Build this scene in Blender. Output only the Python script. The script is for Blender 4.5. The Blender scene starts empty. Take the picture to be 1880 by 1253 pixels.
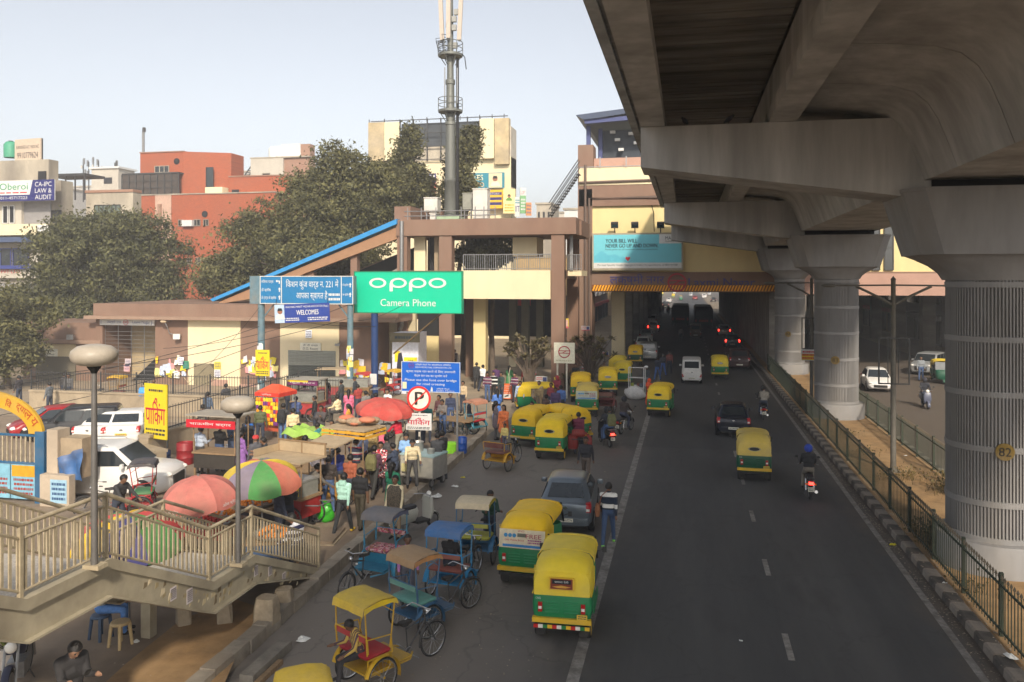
import bpy, math, random
from mathutils import Matrix, Vector
import numpy as np
R = math.radians
sc = bpy.context.scene
col = sc.collection
random.seed(7)

# ------------------------------------------------------------ camera
HC, F, VX, VY = 7.0, 1500.0, 1262.0, 511.0
TH = math.atan((VX-940)/F); CT, ST = math.cos(TH), math.sin(TH)
cam = bpy.data.cameras.new('camera'); camo = bpy.data.objects.new('camera', cam); col.objects.link(camo)
cam.sensor_width = 36; cam.lens = F/1880*36; cam.shift_y = -(626.5-VY)/1880
cam.clip_end = 6000; cam.clip_start = .1
camo.location = (0, 0, HC); camo.rotation_euler = (R(90), 0, TH)
sc.camera = camo
# ------------------------------------------------------------ sky, sun, exposure
SUN = Vector((.45, -1.22, .86)).normalized()     # towards the sun: right and behind the camera
w = bpy.data.worlds.new('World'); sc.world = w; w.use_nodes = True
nt = w.node_tree; bg = nt.nodes['Background']
sky = nt.nodes.new('ShaderNodeTexSky'); sky.sky_type = 'NISHITA'; sky.sun_disc = False
sky.sun_elevation = math.asin(SUN.z); sky.sun_rotation = math.atan2(SUN.x, SUN.y)
sky.air_density = 1.0; sky.dust_density = 2.6; sky.ozone_density = 1.0; sky.altitude = 200
hs = nt.nodes.new('ShaderNodeHueSaturation'); hs.inputs['Saturation'].default_value = .36
nt.links.new(sky.outputs[0], hs.inputs['Color']); nt.links.new(hs.outputs[0], bg.inputs[0])
bg.inputs[1].default_value = .118
sl = bpy.data.lights.new('sun', 'SUN'); sl.energy = 2.9; sl.angle = R(4); sl.color = (1, .88, .72)
slo = bpy.data.objects.new('sun', sl); col.objects.link(slo); slo.rotation_euler = SUN.to_track_quat('Z', 'Y').to_euler()
vs = sc.view_settings; vs.view_transform = 'Standard'; vs.look = 'None'; vs.gamma = 1; vs.exposure = .7
sc.render.engine = 'CYCLES'; sc.cycles.max_bounces = 8; sc.cycles.diffuse_bounces = 4; sc.cycles.use_denoising = True

# ------------------------------------------------------------ where a point of the place lies
def G(px, py, z=0.0):
    t = (HC-z)/(py-VY)
    return Vector((t*CT*(px-VX), t*((px-940)*ST+F*CT), z))
def P(px, py, Y):
    t = Y/((px-940)*ST+F*CT)
    return Vector((t*CT*(px-VX), Y, HC-t*(py-VY)))
def PXc(X, px, py):
    t = X/(CT*(px-VX))
    return Vector((X, t*((px-940)*ST+F*CT), HC-t*(py-VY)))

# ------------------------------------------------------------ materials
def lin(c):
    return tuple((x/255/12.92 if x/255 <= .04045 else ((x/255+.055)/1.055)**2.4) for x in c)
_M = {}
def mat(name, c, rough=.6, var=.15, scale=6, bump=0, metal=0, dirt=0, dcol=(.30, .24, .17), stretch=None, world=False, emit=0, trans=0, spec=.4, detail=5):
    """base colour c (linear), broken up by noise; dirt mixes dust in through a second noise"""
    if name in _M: return _M[name]
    m = bpy.data.materials.new(name); m.use_nodes = True; n = m.node_tree.nodes; l = m.node_tree.links
    b = n['Principled BSDF']; b.inputs['Roughness'].default_value = rough; b.inputs['Metallic'].default_value = metal
    b.inputs['Specular IOR Level'].default_value = spec
    if trans: b.inputs['Transmission Weight'].default_value = trans
    tc = n.new('ShaderNodeNewGeometry') if world else n.new('ShaderNodeTexCoord')
    co = tc.outputs['Position'] if world else tc.outputs['Object']
    if stretch:
        mp = n.new('ShaderNodeMapping'); mp.inputs['Scale'].default_value = stretch; l.new(co, mp.inputs[0]); co = mp.outputs[0]
    no = n.new('ShaderNodeTexNoise'); no.inputs['Scale'].default_value = scale; no.inputs['Detail'].default_value = detail
    no.inputs['Roughness'].default_value = .65
    l.new(co, no.inputs['Vector'])
    rp = n.new('ShaderNodeValToRGB'); l.new(no.outputs[0], rp.inputs[0])
    rp.color_ramp.elements[0].position = .3; rp.color_ramp.elements[1].position = .7
    rp.color_ramp.elements[0].color = (*[x*(1-var) for x in c], 1); rp.color_ramp.elements[1].color = (*[min(1, x*(1+var)) for x in c], 1)
    out = rp.outputs[0]
    if dirt:
        n2 = n.new('ShaderNodeTexNoise'); n2.inputs['Scale'].default_value = scale*.37; n2.inputs['Detail'].default_value = 6; l.new(co, n2.inputs['Vector'])
        r2 = n.new('ShaderNodeValToRGB'); l.new(n2.outputs[0], r2.inputs[0])
        r2.color_ramp.elements[0].position = .42; r2.color_ramp.elements[1].position = .72
        r2.color_ramp.elements[0].color = (0, 0, 0, 1); r2.color_ramp.elements[1].color = (dirt, dirt, dirt, 1)
        mx = n.new('ShaderNodeMixRGB'); l.new(r2.outputs[0], mx.inputs[0]); l.new(out, mx.inputs[1]); mx.inputs[2].default_value = (*dcol, 1); out = mx.outputs[0]
    l.new(out, b.inputs['Base Color'])
    if bump:
        bp = n.new('ShaderNodeBump'); bp.inputs['Strength'].default_value = bump; bp.inputs['Distance'].default_value = .02
        l.new(no.outputs[0], bp.inputs['Height']); l.new(bp.outputs[0], b.inputs['Normal'])
    if emit:
        l.new(out, b.inputs['Emission Color']); b.inputs['Emission Strength'].default_value = emit
    _M[name] = m
    return m
def pm(c255, rough=.55, **k):
    """plain painted / printed / cloth colour from an 8-bit triple"""
    nm = k.pop('name', None) or 'colour_%02x%02x%02x_%d' % (*c255, int(rough*100))
    return mat(nm, lin(c255), rough, **k)

# ------------------------------------------------------------ mesh building
class MB:
    def __init__(s): s.v = []; s.f = []; s.m = []; s.i = 0; s.T = None
    def _add(s, vs, fs):
        b = len(s.v)
        s.v += [tuple(s.T @ Vector(p)) if s.T else tuple(p) for p in vs]
        s.f += [tuple(b+i for i in f) for f in fs]; s.m += [s.i]*len(fs)
        return s
    def box(s, c, d, rz=0, rx=0, ry=0):
        h = [x/2 for x in d]
        vs = [Vector((sx*h[0], sy*h[1], sz*h[2])) for sz in (-1, 1) for sy in (-1, 1) for sx in (-1, 1)]
        if rz or rx or ry:
            r = Matrix.Rotation(rz, 3, 'Z') @ Matrix.Rotation(ry, 3, 'Y') @ Matrix.Rotation(rx, 3, 'X'); vs = [r @ p for p in vs]
        c = Vector(c)
        return s._add([p+c for p in vs], [(0, 2, 3, 1), (4, 5, 7, 6), (0, 1, 5, 4), (2, 6, 7, 3), (0, 4, 6, 2), (1, 3, 7, 5)])
    def mm(s, a, b): return s.box([(a[i]+b[i])/2 for i in range(3)], [abs(b[i]-a[i]) for i in range(3)])
    def beam(s, a, b, w, h, up=(0, 0, 1)):
        a, b = Vector(a), Vector(b); d = (b-a).normalized(); r = d.cross(Vector(up))
        if r.length < 1e-4: r = d.cross(Vector((1, 0, 0)))
        r.normalize(); u = r.cross(d); r *= w/2; u *= h/2
        return s._add([a-r-u, a+r-u, a+r+u, a-r+u, b-r-u, b+r-u, b+r+u, b-r+u],
                      [(3, 2, 1, 0), (4, 5, 6, 7), (0, 1, 5, 4), (1, 2, 6, 5), (2, 3, 7, 6), (3, 0, 4, 7)])
    def cyl(s, a, b, r0, r1=None, n=10, caps=True):
        return s.tube([a, b], [r0, r0 if r1 is None else r1], n, caps)
    def tube(s, pts, r, n=6, caps=True):
        pts = [Vector(p) for p in pts]; k = len(pts)
        rs = r if isinstance(r, (list, tuple)) else [r]*k
        vs = []; ref = None
        for i in range(k):
            d = (pts[min(i+1, k-1)]-pts[max(i-1, 0)]).normalized()
            if ref is None or abs(d.dot(ref)) > .95: ref = Vector((0, 0, 1)) if abs(d.z) < .9 else Vector((1, 0, 0))
            x = d.cross(ref).normalized(); y = x.cross(d)
            for j in range(n):
                a = 2*math.pi*j/n
                vs.append(pts[i]+(x*math.cos(a)-y*math.sin(a))*rs[i])
        fs = [(i*n+j, i*n+(j+1) % n, (i+1)*n+(j+1) % n, (i+1)*n+j) for i in range(k-1) for j in range(n)]
        if caps: fs += [tuple(range(n-1, -1, -1)), tuple((k-1)*n+j for j in range(n))]
        return s._add(vs, fs)
    def loft(s, secs, close=True, caps=True):
        n = len(secs[0]); vs = [p for q in secs for p in q]; k = len(secs)
        fs = [(i*n+j, i*n+(j+1) % n, (i+1)*n+(j+1) % n, (i+1)*n+j) for i in range(k-1) for j in range(n if close else n-1)]
        if caps and close: fs += [tuple(range(n-1, -1, -1)), tuple((k-1)*n+j for j in range(n))]
        return s._add(vs, fs)
    def lathe(s, prof, n=24, c=(0, 0, 0), ax='Z', a0=0, a1=2*math.pi):
        vs = []; c = Vector(c); full = abs(a1-a0-2*math.pi) < 1e-6; k = n if full else n+1
        for r, z in prof:
            for j in range(k):
                a = a0+(a1-a0)*j/n; x, y = r*math.cos(a), r*math.sin(a)
                vs.append(c+Vector({'Z': (x, y, z), 'Y': (x, z, -y), 'X': (z, x, y)}[ax]))
        fs = [(i*k+j, i*k+(j+1) % k, (i+1)*k+(j+1) % k, (i+1)*k+j) for i in range(len(prof)-1) for j in range(n)]
        return s._add(vs, fs)
    def torus(s, c, Rr, r, ax='X', n=20, k=6):
        return s.lathe([(Rr+r*math.cos(2*math.pi*i/k), r*math.sin(2*math.pi*i/k)) for i in range(k+1)], n, c, ax)
    def ell(s, c, r, n=10, k=6):
        c = Vector(c); vs = []; fs = []
        for i in range(k+1):
            ph = math.pi*i/k
            for j in range(n):
                a = 2*math.pi*j/n
                vs.append(c+Vector((r[0]*math.sin(ph)*math.cos(a), r[1]*math.sin(ph)*math.sin(a), -r[2]*math.cos(ph))))
        fs = [(i*n+j, i*n+(j+1) % n, (i+1)*n+(j+1) % n, (i+1)*n+j) for i in range(k) for j in range(n)]
        return s._add(vs, fs)
    def prism(s, poly, a, b, plane='XZ'):
        """polygon extruded from a to b along the third axis"""
        def q(p, t): return {'XZ': (p[0], t, p[1]), 'XY': (p[0], p[1], t), 'YZ': (t, p[0], p[1])}[plane]
        n = len(poly); area = sum(poly[i][0]*poly[(i+1) % n][1]-poly[(i+1) % n][0]*poly[i][1] for i in range(n))
        if (area < 0) != (plane == 'XZ'): poly = poly[::-1]
        if b < a: a, b = b, a
        vs = [q(p, a) for p in poly]+[q(p, b) for p in poly]
        fs = [tuple(range(n-1, -1, -1)), tuple(range(n, 2*n))]+[(i, (i+1) % n, n+(i+1) % n, n+i) for i in range(n)]
        return s._add(vs, fs)
    def quad(s, *p): return s._add(p, [tuple(range(len(p)))])
    def mesh(s, name, mats, smooth=0):
        me = bpy.data.meshes.new(name); me.from_pydata(s.v, [], s.f)
        for m in (mats if isinstance(mats, (list, tuple)) else [mats]): me.materials.append(m)
        if s.i or len(set(s.m)) > 1: me.polygons.foreach_set('material_index', s.m)
        if smooth:
            me.polygons.foreach_set('use_smooth', [True]*len(me.polygons)); me.set_sharp_from_angle(angle=R(smooth))
        me.update()
        return me
    def build(s, name, mats, parent=None, smooth=0, loc=(0, 0, 0), rz=0):
        return link(name, s.mesh(name, mats, smooth), parent, loc, rz)
def link(name, me, parent=None, loc=(0, 0, 0), rz=0):
    o = bpy.data.objects.new(name, me); col.objects.link(o); o.parent = parent; o.location = loc
    if rz: o.rotation_euler[2] = rz
    return o
def tag(o, label=None, cat=None, group=None, kind=None):
    for k, x in (('label', label), ('category', cat), ('group', group), ('kind', kind)):
        if x: o[k] = x
    return o
def thing(name, label, cat, loc=(0, 0, 0), rz=0, group=None):
    o = bpy.data.objects.new(name, None); col.objects.link(o); o.location = loc; o.rotation_euler[2] = rz; o.empty_display_size = .2
    return tag(o, label, cat, group)
_C = {}
def cached(key, fn):
    if key not in _C: _C[key] = fn()
    return _C[key]
def cpart(key, fn, name, mats, parent, smooth=0, loc=(0, 0, 0), rz=0):
    """part whose mesh is shared; the materials sit on the object so that each copy has its own"""
    mats = mats if isinstance(mats, (list, tuple)) else [mats]
    me = cached(key, lambda: fn().mesh(name, mats, smooth)); o = link(name, me, parent, loc, rz)
    for i, m in enumerate(mats):
        if me.materials[i] is not m: o.material_slots[i].link = 'OBJECT'; o.material_slots[i].material = m
    return o

# ------------------------------------------------------------ lettering and signs
def text_mesh(body, extr=0):
    def mk():
        c = bpy.data.curves.new('lettering', 'FONT'); c.body = body; c.size = 1; c.resolution_u = 3; c.extrude = extr
        c.align_x = 'LEFT'
        o = bpy.data.objects.new('lettering', c)
        me = bpy.data.meshes.new_from_object(o)
        bpy.data.objects.remove(o)
        a = np.empty(len(me.vertices)*3); me.vertices.foreach_get('co', a); a = a.reshape(-1, 3)
        mn, mx = a.min(0), a.max(0); a[:, 0] -= mn[0]; a[:, 1] -= mn[1]
        b = np.stack([a[:, 0], -a[:, 2], a[:, 1]], 1); me.vertices.foreach_set('co', b.ravel()); me.update()
        return me, mx[0]-mn[0], mx[1]-mn[1]
    return cached(('txt', body, extr), mk)
def write(body, parent, x, z, wd, ht, m, y=-.01, extr=0, centre=False, name='lettering', bold=0):
    """letters standing in the parent's XZ plane, facing -Y, fitted into wd by ht"""
    me0, tw, th = text_mesh(body, extr)
    me = me0.copy(); me.materials.clear(); me.materials.append(m)
    sx = wd/tw if wd else ht/th
    sz = ht/th if ht else sx
    o = link(name, me, parent, (x-(tw*sx/2 if centre else 0), y, z)); o.scale = (sx, 1, sz)
    if bold:
        o2 = link(name, me, parent, (o.location.x+bold, y-.0015, z+bold*.4)); o2.scale = o.scale
    return o
def rect(parent, x0, z0, x1, z1, m, y=-.005, name='printed_panel', t=.004):
    return MB().mm((x0, y-t, z0), (x1, y, z1)).build(name, m, parent)
def disc(parent, x, z, r0, r1, m, y=-.006, n=32, name='ring', a0=0, a1=2*math.pi):
    return MB().lathe([(r0, 0), (r0, -.006), (r1, -.006), (r1, 0)], n, (x, y, z), 'Y', a0, a1).build(name, m, parent)
def scribble(parent, x0, z0, x1, z1, m, lines=3, y=-.012, seed=1, name='small_print', fill=.8):
    """rows of short strokes for print too small to read"""
    rr = random.Random(seed); b = MB(); h = (z1-z0)/lines
    for i in range(lines):
        x = x0+rr.random()*.04*(x1-x0)
        while x < x1-.02*(x1-x0):
            L = min((x1-x0)*rr.uniform(.04, .16), x1-x)
            zc = z0+h*(i+.5)
            b.quad((x, y, zc-h*.26), (x+L, y, zc-h*.26), (x+L, y, zc+h*.26), (x, y, zc+h*.26)); x += L+(x1-x0)*.025/fill
    return tag(b.build(name, m, parent), kind='stuff')
def poster(parent, x0, z0, x1, z1, base, ink, y=-.006, seed=0, lines=4, t=.004):
    p = rect(parent, x0, z0, x1, z1, base, y, 'poster', t)
    dx, dz = (x1-x0)*.1, (z1-z0)*.1
    scribble(p, x0+dx, z0+dz, x1-dx, z1-dz, ink, lines, y-t-.003, seed)
    return p
# ============================================================ shared materials
CONC = mat('concrete', (.43, .42, .40), .85, .2, 2.4, .2, dirt=.7, dcol=(.21, .20, .185), stretch=(1, 1, .11), world=True, detail=8)
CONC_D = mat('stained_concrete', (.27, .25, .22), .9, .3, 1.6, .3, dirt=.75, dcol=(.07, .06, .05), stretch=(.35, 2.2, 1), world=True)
PIERM = mat('pier_concrete', (.245, .24, .238), .8, .14, 2.2, .15, dirt=.35, dcol=(.22, .18, .12), stretch=(1, 1, .2), world=True)
ASPH = None
BROWN = mat('brown_render', (.225, .137, .098), .85, .1, 1.4, .1, dirt=.3, dcol=(.30, .22, .16), stretch=(1, 1, .4), world=True)
YELLOW = mat('yellow_render', (.74, .60, .30), .8, .06, 1.2, .05, dirt=.2, dcol=(.55, .44, .25), stretch=(1, 1, .35), world=True)
CREAM = mat('cream_render', (.76, .655, .43), .85, .06, 1.0, .05, dirt=.25, dcol=(.55, .46, .32), stretch=(1, 1, .3), world=True)
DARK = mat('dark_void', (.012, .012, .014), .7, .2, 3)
STEEL = mat('grey_steel', (.32, .32, .32), .45, .15, 9, metal=.7)
IRON = mat('dark_iron', (.06, .06, .06), .6, .25, 9, metal=.3)
BLACKM = mat('black_rubber', (.018, .018, .018), .75, .2, 12, dirt=.35, dcol=(.09, .075, .06))
GLASS = mat('dark_glass', (.02, .026, .03), .06, .1, 2, spec=.8)
GREENFENCE = mat('green_fence_paint', (.032, .045, .028), .6, .3, 14, dirt=.3, dcol=(.10, .08, .05))
WHITE = mat('white_paint', (.64, .64, .62), .5, .05, 5)
SOIL = mat('dry_soil', (.30, .185, .085), .95, .3, 2.2, .6, dirt=.5, dcol=(.40, .27, .14), world=True)
PAVE = mat('dusty_pavement', (.215, .165, .12), .92, .25, 1.2, .4, dirt=.6, dcol=(.30, .225, .15), world=True)

def asphalt():
    m = bpy.data.materials.new('asphalt'); m.use_nodes = True; n = m.node_tree.nodes; l = m.node_tree.links; b = n['Principled BSDF']
    g = n.new('ShaderNodeNewGeometry'); sp = n.new('ShaderNodeSeparateXYZ'); l.new(g.outputs[0], sp.inputs[0])
    def noise(s, d=6, st=None):
        t = n.new('ShaderNodeTexNoise'); t.inputs['Scale'].default_value = s; t.inputs['Detail'].default_value = d; t.inputs['Roughness'].default_value = .7
        if st:
            mp = n.new('ShaderNodeMapping'); mp.inputs['Scale'].default_value = st; l.new(g.outputs[0], mp.inputs[0]); l.new(mp.outputs[0], t.inputs[0])
        else: l.new(g.outputs[0], t.inputs[0])
        return t.outputs[0]
    def ramp(i, a, b_, c0, c1):
        r = n.new('ShaderNodeValToRGB'); l.new(i, r.inputs[0]); e = r.color_ramp.elements
        e[0].position = a; e[1].position = b_; e[0].color = (*c0, 1); e[1].color = (*c1, 1); return r.outputs[0]
    def mix(f, a, b_, bl='MIX'):
        x = n.new('ShaderNodeMixRGB'); x.blend_type = bl
        for i, v in ((0, f), (1, a), (2, b_)):
            if hasattr(v, 'node'): l.new(v, x.inputs[i])
            else: x.inputs[i].default_value = v if i == 0 else (*v, 1)
        return x.outputs[0]
    base = ramp(noise(.7, 8, (1, .12, 1)), .3, .7, (.042, .042, .044), (.080, .078, .076))
    # wind-blown dust lies along the parking lane on the market side
    d = n.new('ShaderNodeMath'); d.operation = 'MULTIPLY_ADD'; d.inputs[1].default_value = 2.2; l.new(noise(.35, 5), d.inputs[0]); l.new(sp.outputs[0], d.inputs[2])
    mr = n.new('ShaderNodeMapRange'); mr.inputs[1].default_value = -.2; mr.inputs[2].default_value = -3.4; mr.inputs[3].default_value = 0; mr.inputs[4].default_value = .88
    l.new(d.outputs[0], mr.inputs[0])
    c = mix(mr.outputs[0], base, (.22, .19, .16))
    c = mix(ramp(noise(26, 3), .66, .74, (0, 0, 0), (.3, .3, .3)), c, (.16, .15, .14))
    c = mix(ramp(noise(.55, 4, (1, .3, 1)), .56, .66, (0, 0, 0), (.45, .45, .45)), c, (.032, .03, .03))
    # dust swept against the median kerb, an older darker surface beyond a seam, hairline cracks
    m2 = n.new('ShaderNodeMapRange'); m2.inputs[1].default_value = 5.6; m2.inputs[2].default_value = 6.9; m2.inputs[4].default_value = .8; l.new(d.outputs[0], m2.inputs[0]); c = mix(m2.outputs[0], c, (.15, .115, .085))
    m3 = n.new('ShaderNodeMapRange'); m3.inputs[1].default_value = 34.2; m3.inputs[2].default_value = 34.4; m3.inputs[3].default_value = 1; m3.inputs[4].default_value = .8; l.new(sp.outputs[1], m3.inputs[0])
    c = mix(1.0, c, m3.outputs[0], 'MULTIPLY')
    v = n.new('ShaderNodeTexVoronoi'); v.feature = 'DISTANCE_TO_EDGE'; v.inputs['Scale'].default_value = .33; wp = n.new('ShaderNodeMixRGB'); wp.inputs[0].default_value = .35; nz = n.new('ShaderNodeTexNoise'); nz.inputs['Scale'].default_value = 1.3; nz.inputs['Detail'].default_value = 6; l.new(g.outputs[0], nz.inputs[0])
    vm = n.new('ShaderNodeVectorMath'); vm.operation = 'MULTIPLY_ADD'; vm.inputs[1].default_value = (1.6, 1.6, 0); l.new(nz.outputs['Color'], vm.inputs[0]); l.new(g.outputs[0], vm.inputs[2]); l.new(vm.outputs[0], v.inputs[0])
    c = mix(ramp(v.outputs[0], .0, .012, (.28, .28, .28), (0, 0, 0)), c, (.022, .021, .02))
    c = mix(ramp(noise(2.6, 6, (1, .25, 1)), .6, .75, (0, 0, 0), (.4, .4, .4)), c, (.085, .078, .07))
    l.new(c, b.inputs['Base Color']); b.inputs['Roughness'].default_value = .82
    bp = n.new('ShaderNodeBump'); bp.inputs['Strength'].default_value = .35; bp.inputs['Distance'].default_value = .01
    l.new(noise(60, 2), bp.inputs['Height']); l.new(bp.outputs[0], b.inputs['Normal'])
    return m
ASPH = asphalt()
PAINT = mat('road_paint', (.25, .235, .215), .7, .35, 9, dirt=.95, dcol=(.10, .09, .08), world=True)
EARTH = mat('earth', (.24, .19, .13), .95, .25, .4, .3, dirt=.5, dcol=(.32, .25, .17), world=True)

# ============================================================ ground and roads
def st(name, b, m, smooth=0): return tag(b.build(name, m, None, smooth), kind='structure')
st('ground', MB().quad((-1500, -300, -.03), (1500, -300, -.03), (1500, 2500, -.03), (-1500, 2500, -.03)), EARTH)
st('road', MB().mm((-8.8, -40, -.02), (5.45, 900, 0)), ASPH)
st('far_carriageway', MB().mm((8.95, -40, -.02), (20, 900, 0)), ASPH)
lines = st('road_markings', MB().mm((-2.06, -20, 0), (-1.84, 60, .004)), PAINT)
mk = MB().mm((4.98, -20, 0), (5.13, 160, .004)); mk.build('edge_line', PAINT, lines)
for i in range(30):
    y = 7.0+i*4.35
    MB().mm((1.81, y, 0), (1.93, y+1.15, .004)).build('lane_dash', PAINT, lines)
# market pavement, raised behind its kerb
def PKX(y): return -7.5-.033*y
pav = st('pavement', MB().prism([(-40, -30), (PKX(-30)-.28, -30), (PKX(34.5)-.28, 34.5), (-40, 34.5)], -.02, .16, 'XY'), PAVE)
KERB = [mat('kerb_stone_a', (.26, .225, .18), .9, .25, 3, .4, dirt=.5, world=True), mat('kerb_stone_b', (.31, .27, .215), .9, .25, 3, .4, dirt=.5, world=True)]
rk = random.Random(3)
for i in range(52):
    y = 3+i*.62; b = MB().box((0, 0, .12), (.3, .59, .28), rx=rk.uniform(-.015, .015), rz=rk.uniform(-.03, .03))
    b.build('kerb_stone', KERB[i % 2], pav, 0, (PKX(y)-.15+rk.uniform(-.02, .02), y, rk.uniform(-.01, .03)), .033)
# dusty side street and forecourt
st('forecourt', MB().mm((-40, 34.5, -.02), (-8.7, 62, .004)), mat('forecourt_dust', (.33, .26, .18), .95, .2, .8, .3, dirt=.5, dcol=(.22, .19, .16), world=True))
soilp = G(330, 1190)
st('soil_patch', MB().quad(*[Vector((*G(*p, .164).xy, .166)) for p in ((110, 1330), (380, 1330), (440, 1190), (490, 1120), (430, 1100), (330, 1140), (230, 1220))]), SOIL)
# median: soil strip between two rows of kerb stones painted in turn
med = st('median', MB().mm((5.7, -10, -.02), (8.75, 160, .13)), SOIL)
KB = [mat('kerb_black', (.07, .062, .055), .85, .3, 6, .3, dirt=.5, dcol=(.17, .14, .11)), mat('kerb_white', (.235, .205, .175), .85, .2, 6, .3, dirt=.6, dcol=(.20, .16, .12))]
def kstone(): return MB().prism([(0, -.02), (.30, -.02), (.30, .16), (.05, .17), (.012, .14)], -.245, .245)
for s, x0, cnt in ((1, 5.42, 190), (-1, 9.03, 120)):
    for i in range(cnt):
        o = cpart(('kst', s), kstone, 'kerb_stone', KB[i % 2], med, 0, (x0, 6+i*.505, rk.uniform(-.012, .012)), 0 if s > 0 else math.pi)

# ============================================================ median railings
def fence(X, y0, y1, label, cnt, h=1.12, z0=.13, pitch=.155):
    t = thing('median_fence', label, 'fence', (X, y0, z0), 0, 'green median railings')
    n = int((y1-y0)/pitch); rest = MB()
    bar = lambda: MB().beam((0, 0, .04), (0, 0, h), .016, .016)
    finial = lambda: MB().lathe([(0, h+.10), (.022, h+.05), (.03, h+.02), (.012, h), (.02, h-.02), (0, h-.03)], 5)
    for i in range(n):
        y = i*pitch
        if i < cnt:
            b = cpart('fbar', bar, 'bar', GREENFENCE, t, 0, (0, y, 0)); cpart('ffin', finial, 'finial', IRONB, b)
        else: rest.beam((0, y, .04), (0, y, h+.08), .016, .016)
    if rest.v: tag(rest.build('distant_bars', GREENFENCE, t), kind='stuff')
    for z in (.14, h-.12): MB().beam((0, 0, z), (0, y1-y0, z), .035, .035).build('rail', GREENFENCE, t)
    k = int((y1-y0)/2.2)
    for i in range(k+1): cpart('fpost', lambda: MB().beam((.03, 0, -.1), (.03, 0, 1.22), .07, .07), 'post', GREENFENCE, t, 0, (0, i*2.2, 0))
    return t
IRONB = mat('rusty_gilt_iron', (.13, .105, .07), .6, .3, 12)
fence(5.86, 8.5, 64, 'green spiked railing on the near kerb of the median', 220)
fence(8.6, 12, 60, 'green spiked railing on the far kerb of the median behind the piers', 160)

# ============================================================ viaduct
YP = (21.8, 43.2, 62.2); XC = 7.25
vd = thing('viaduct', 'grey concrete metro viaduct with cantilever arms overhead at the right', 'viaduct', (0, 0, 0))
half = [(5.5, 9.32), (5.42, 9.55), (5.28, 9.95), (5.12, 10.35), (4.93, 10.68), (4.66, 10.92), (4.25, 11.06), (3.6, 11.14), (2.75, 11.2), (2.75, 12.9), (3.05, 12.9), (3.05, 11.5), (5.4, 11.4), (6.0, 9.75)]
prof = half+[(2*XC-x, z) for x, z in half[::-1]]
SEG = 3.05
def seg(): return MB().prism(prof, 0, SEG-.035)
for i in range(-7, 21):
    cpart('seg', seg, 'girder_segment', CONC, vd, 35, (0, .3+i*SEG, 0))
Y0, Y1 = -5, 64.4  # unseen deck end behind the camera, extended for the shadow it casts
for x0, x1 in ((-1.16, -.56), (1.97, 2.62)):
    for a, b_ in ((Y0, YP[0]-.05), (YP[0]+.05, YP[1]-.05), (YP[1]+.05, YP[2]-.05)):
        MB().prism([(x0, 10.85), (x1, 10.85), (x1, 11.2), (x1-.14, 11.4), (x1-.14, 12.15), (x0+.1, 12.15), (x0+.1, 11.4), (x0, 11.2)], a, b_).build('deck_girder', CONC, vd)
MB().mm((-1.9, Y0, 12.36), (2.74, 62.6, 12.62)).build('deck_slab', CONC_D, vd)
MB().mm((-1.95, Y0, 12.3), (-1.7, 62.6, 13.7)).build('parapet', CONC, vd)
for i in range(int((62.4-Y0)/.42)):
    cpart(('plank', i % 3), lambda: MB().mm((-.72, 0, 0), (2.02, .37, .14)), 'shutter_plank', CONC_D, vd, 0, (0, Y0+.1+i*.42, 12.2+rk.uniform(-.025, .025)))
for y in YP:
    arm = [(-1.16, 10.835), (5.0, 10.835), (6.2, 10.0), (6.2, 9.33), (5.62, 9.06), (5.0, 8.96), (-1.16, 9.82)]
    MB().prism(arm, y-.8, y+.8).build('cantilever_arm', CONC, vd)
NUM = mat('yellow_disc', (.2, .125, .015), .7, .2, 4, dirt=.5)
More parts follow.
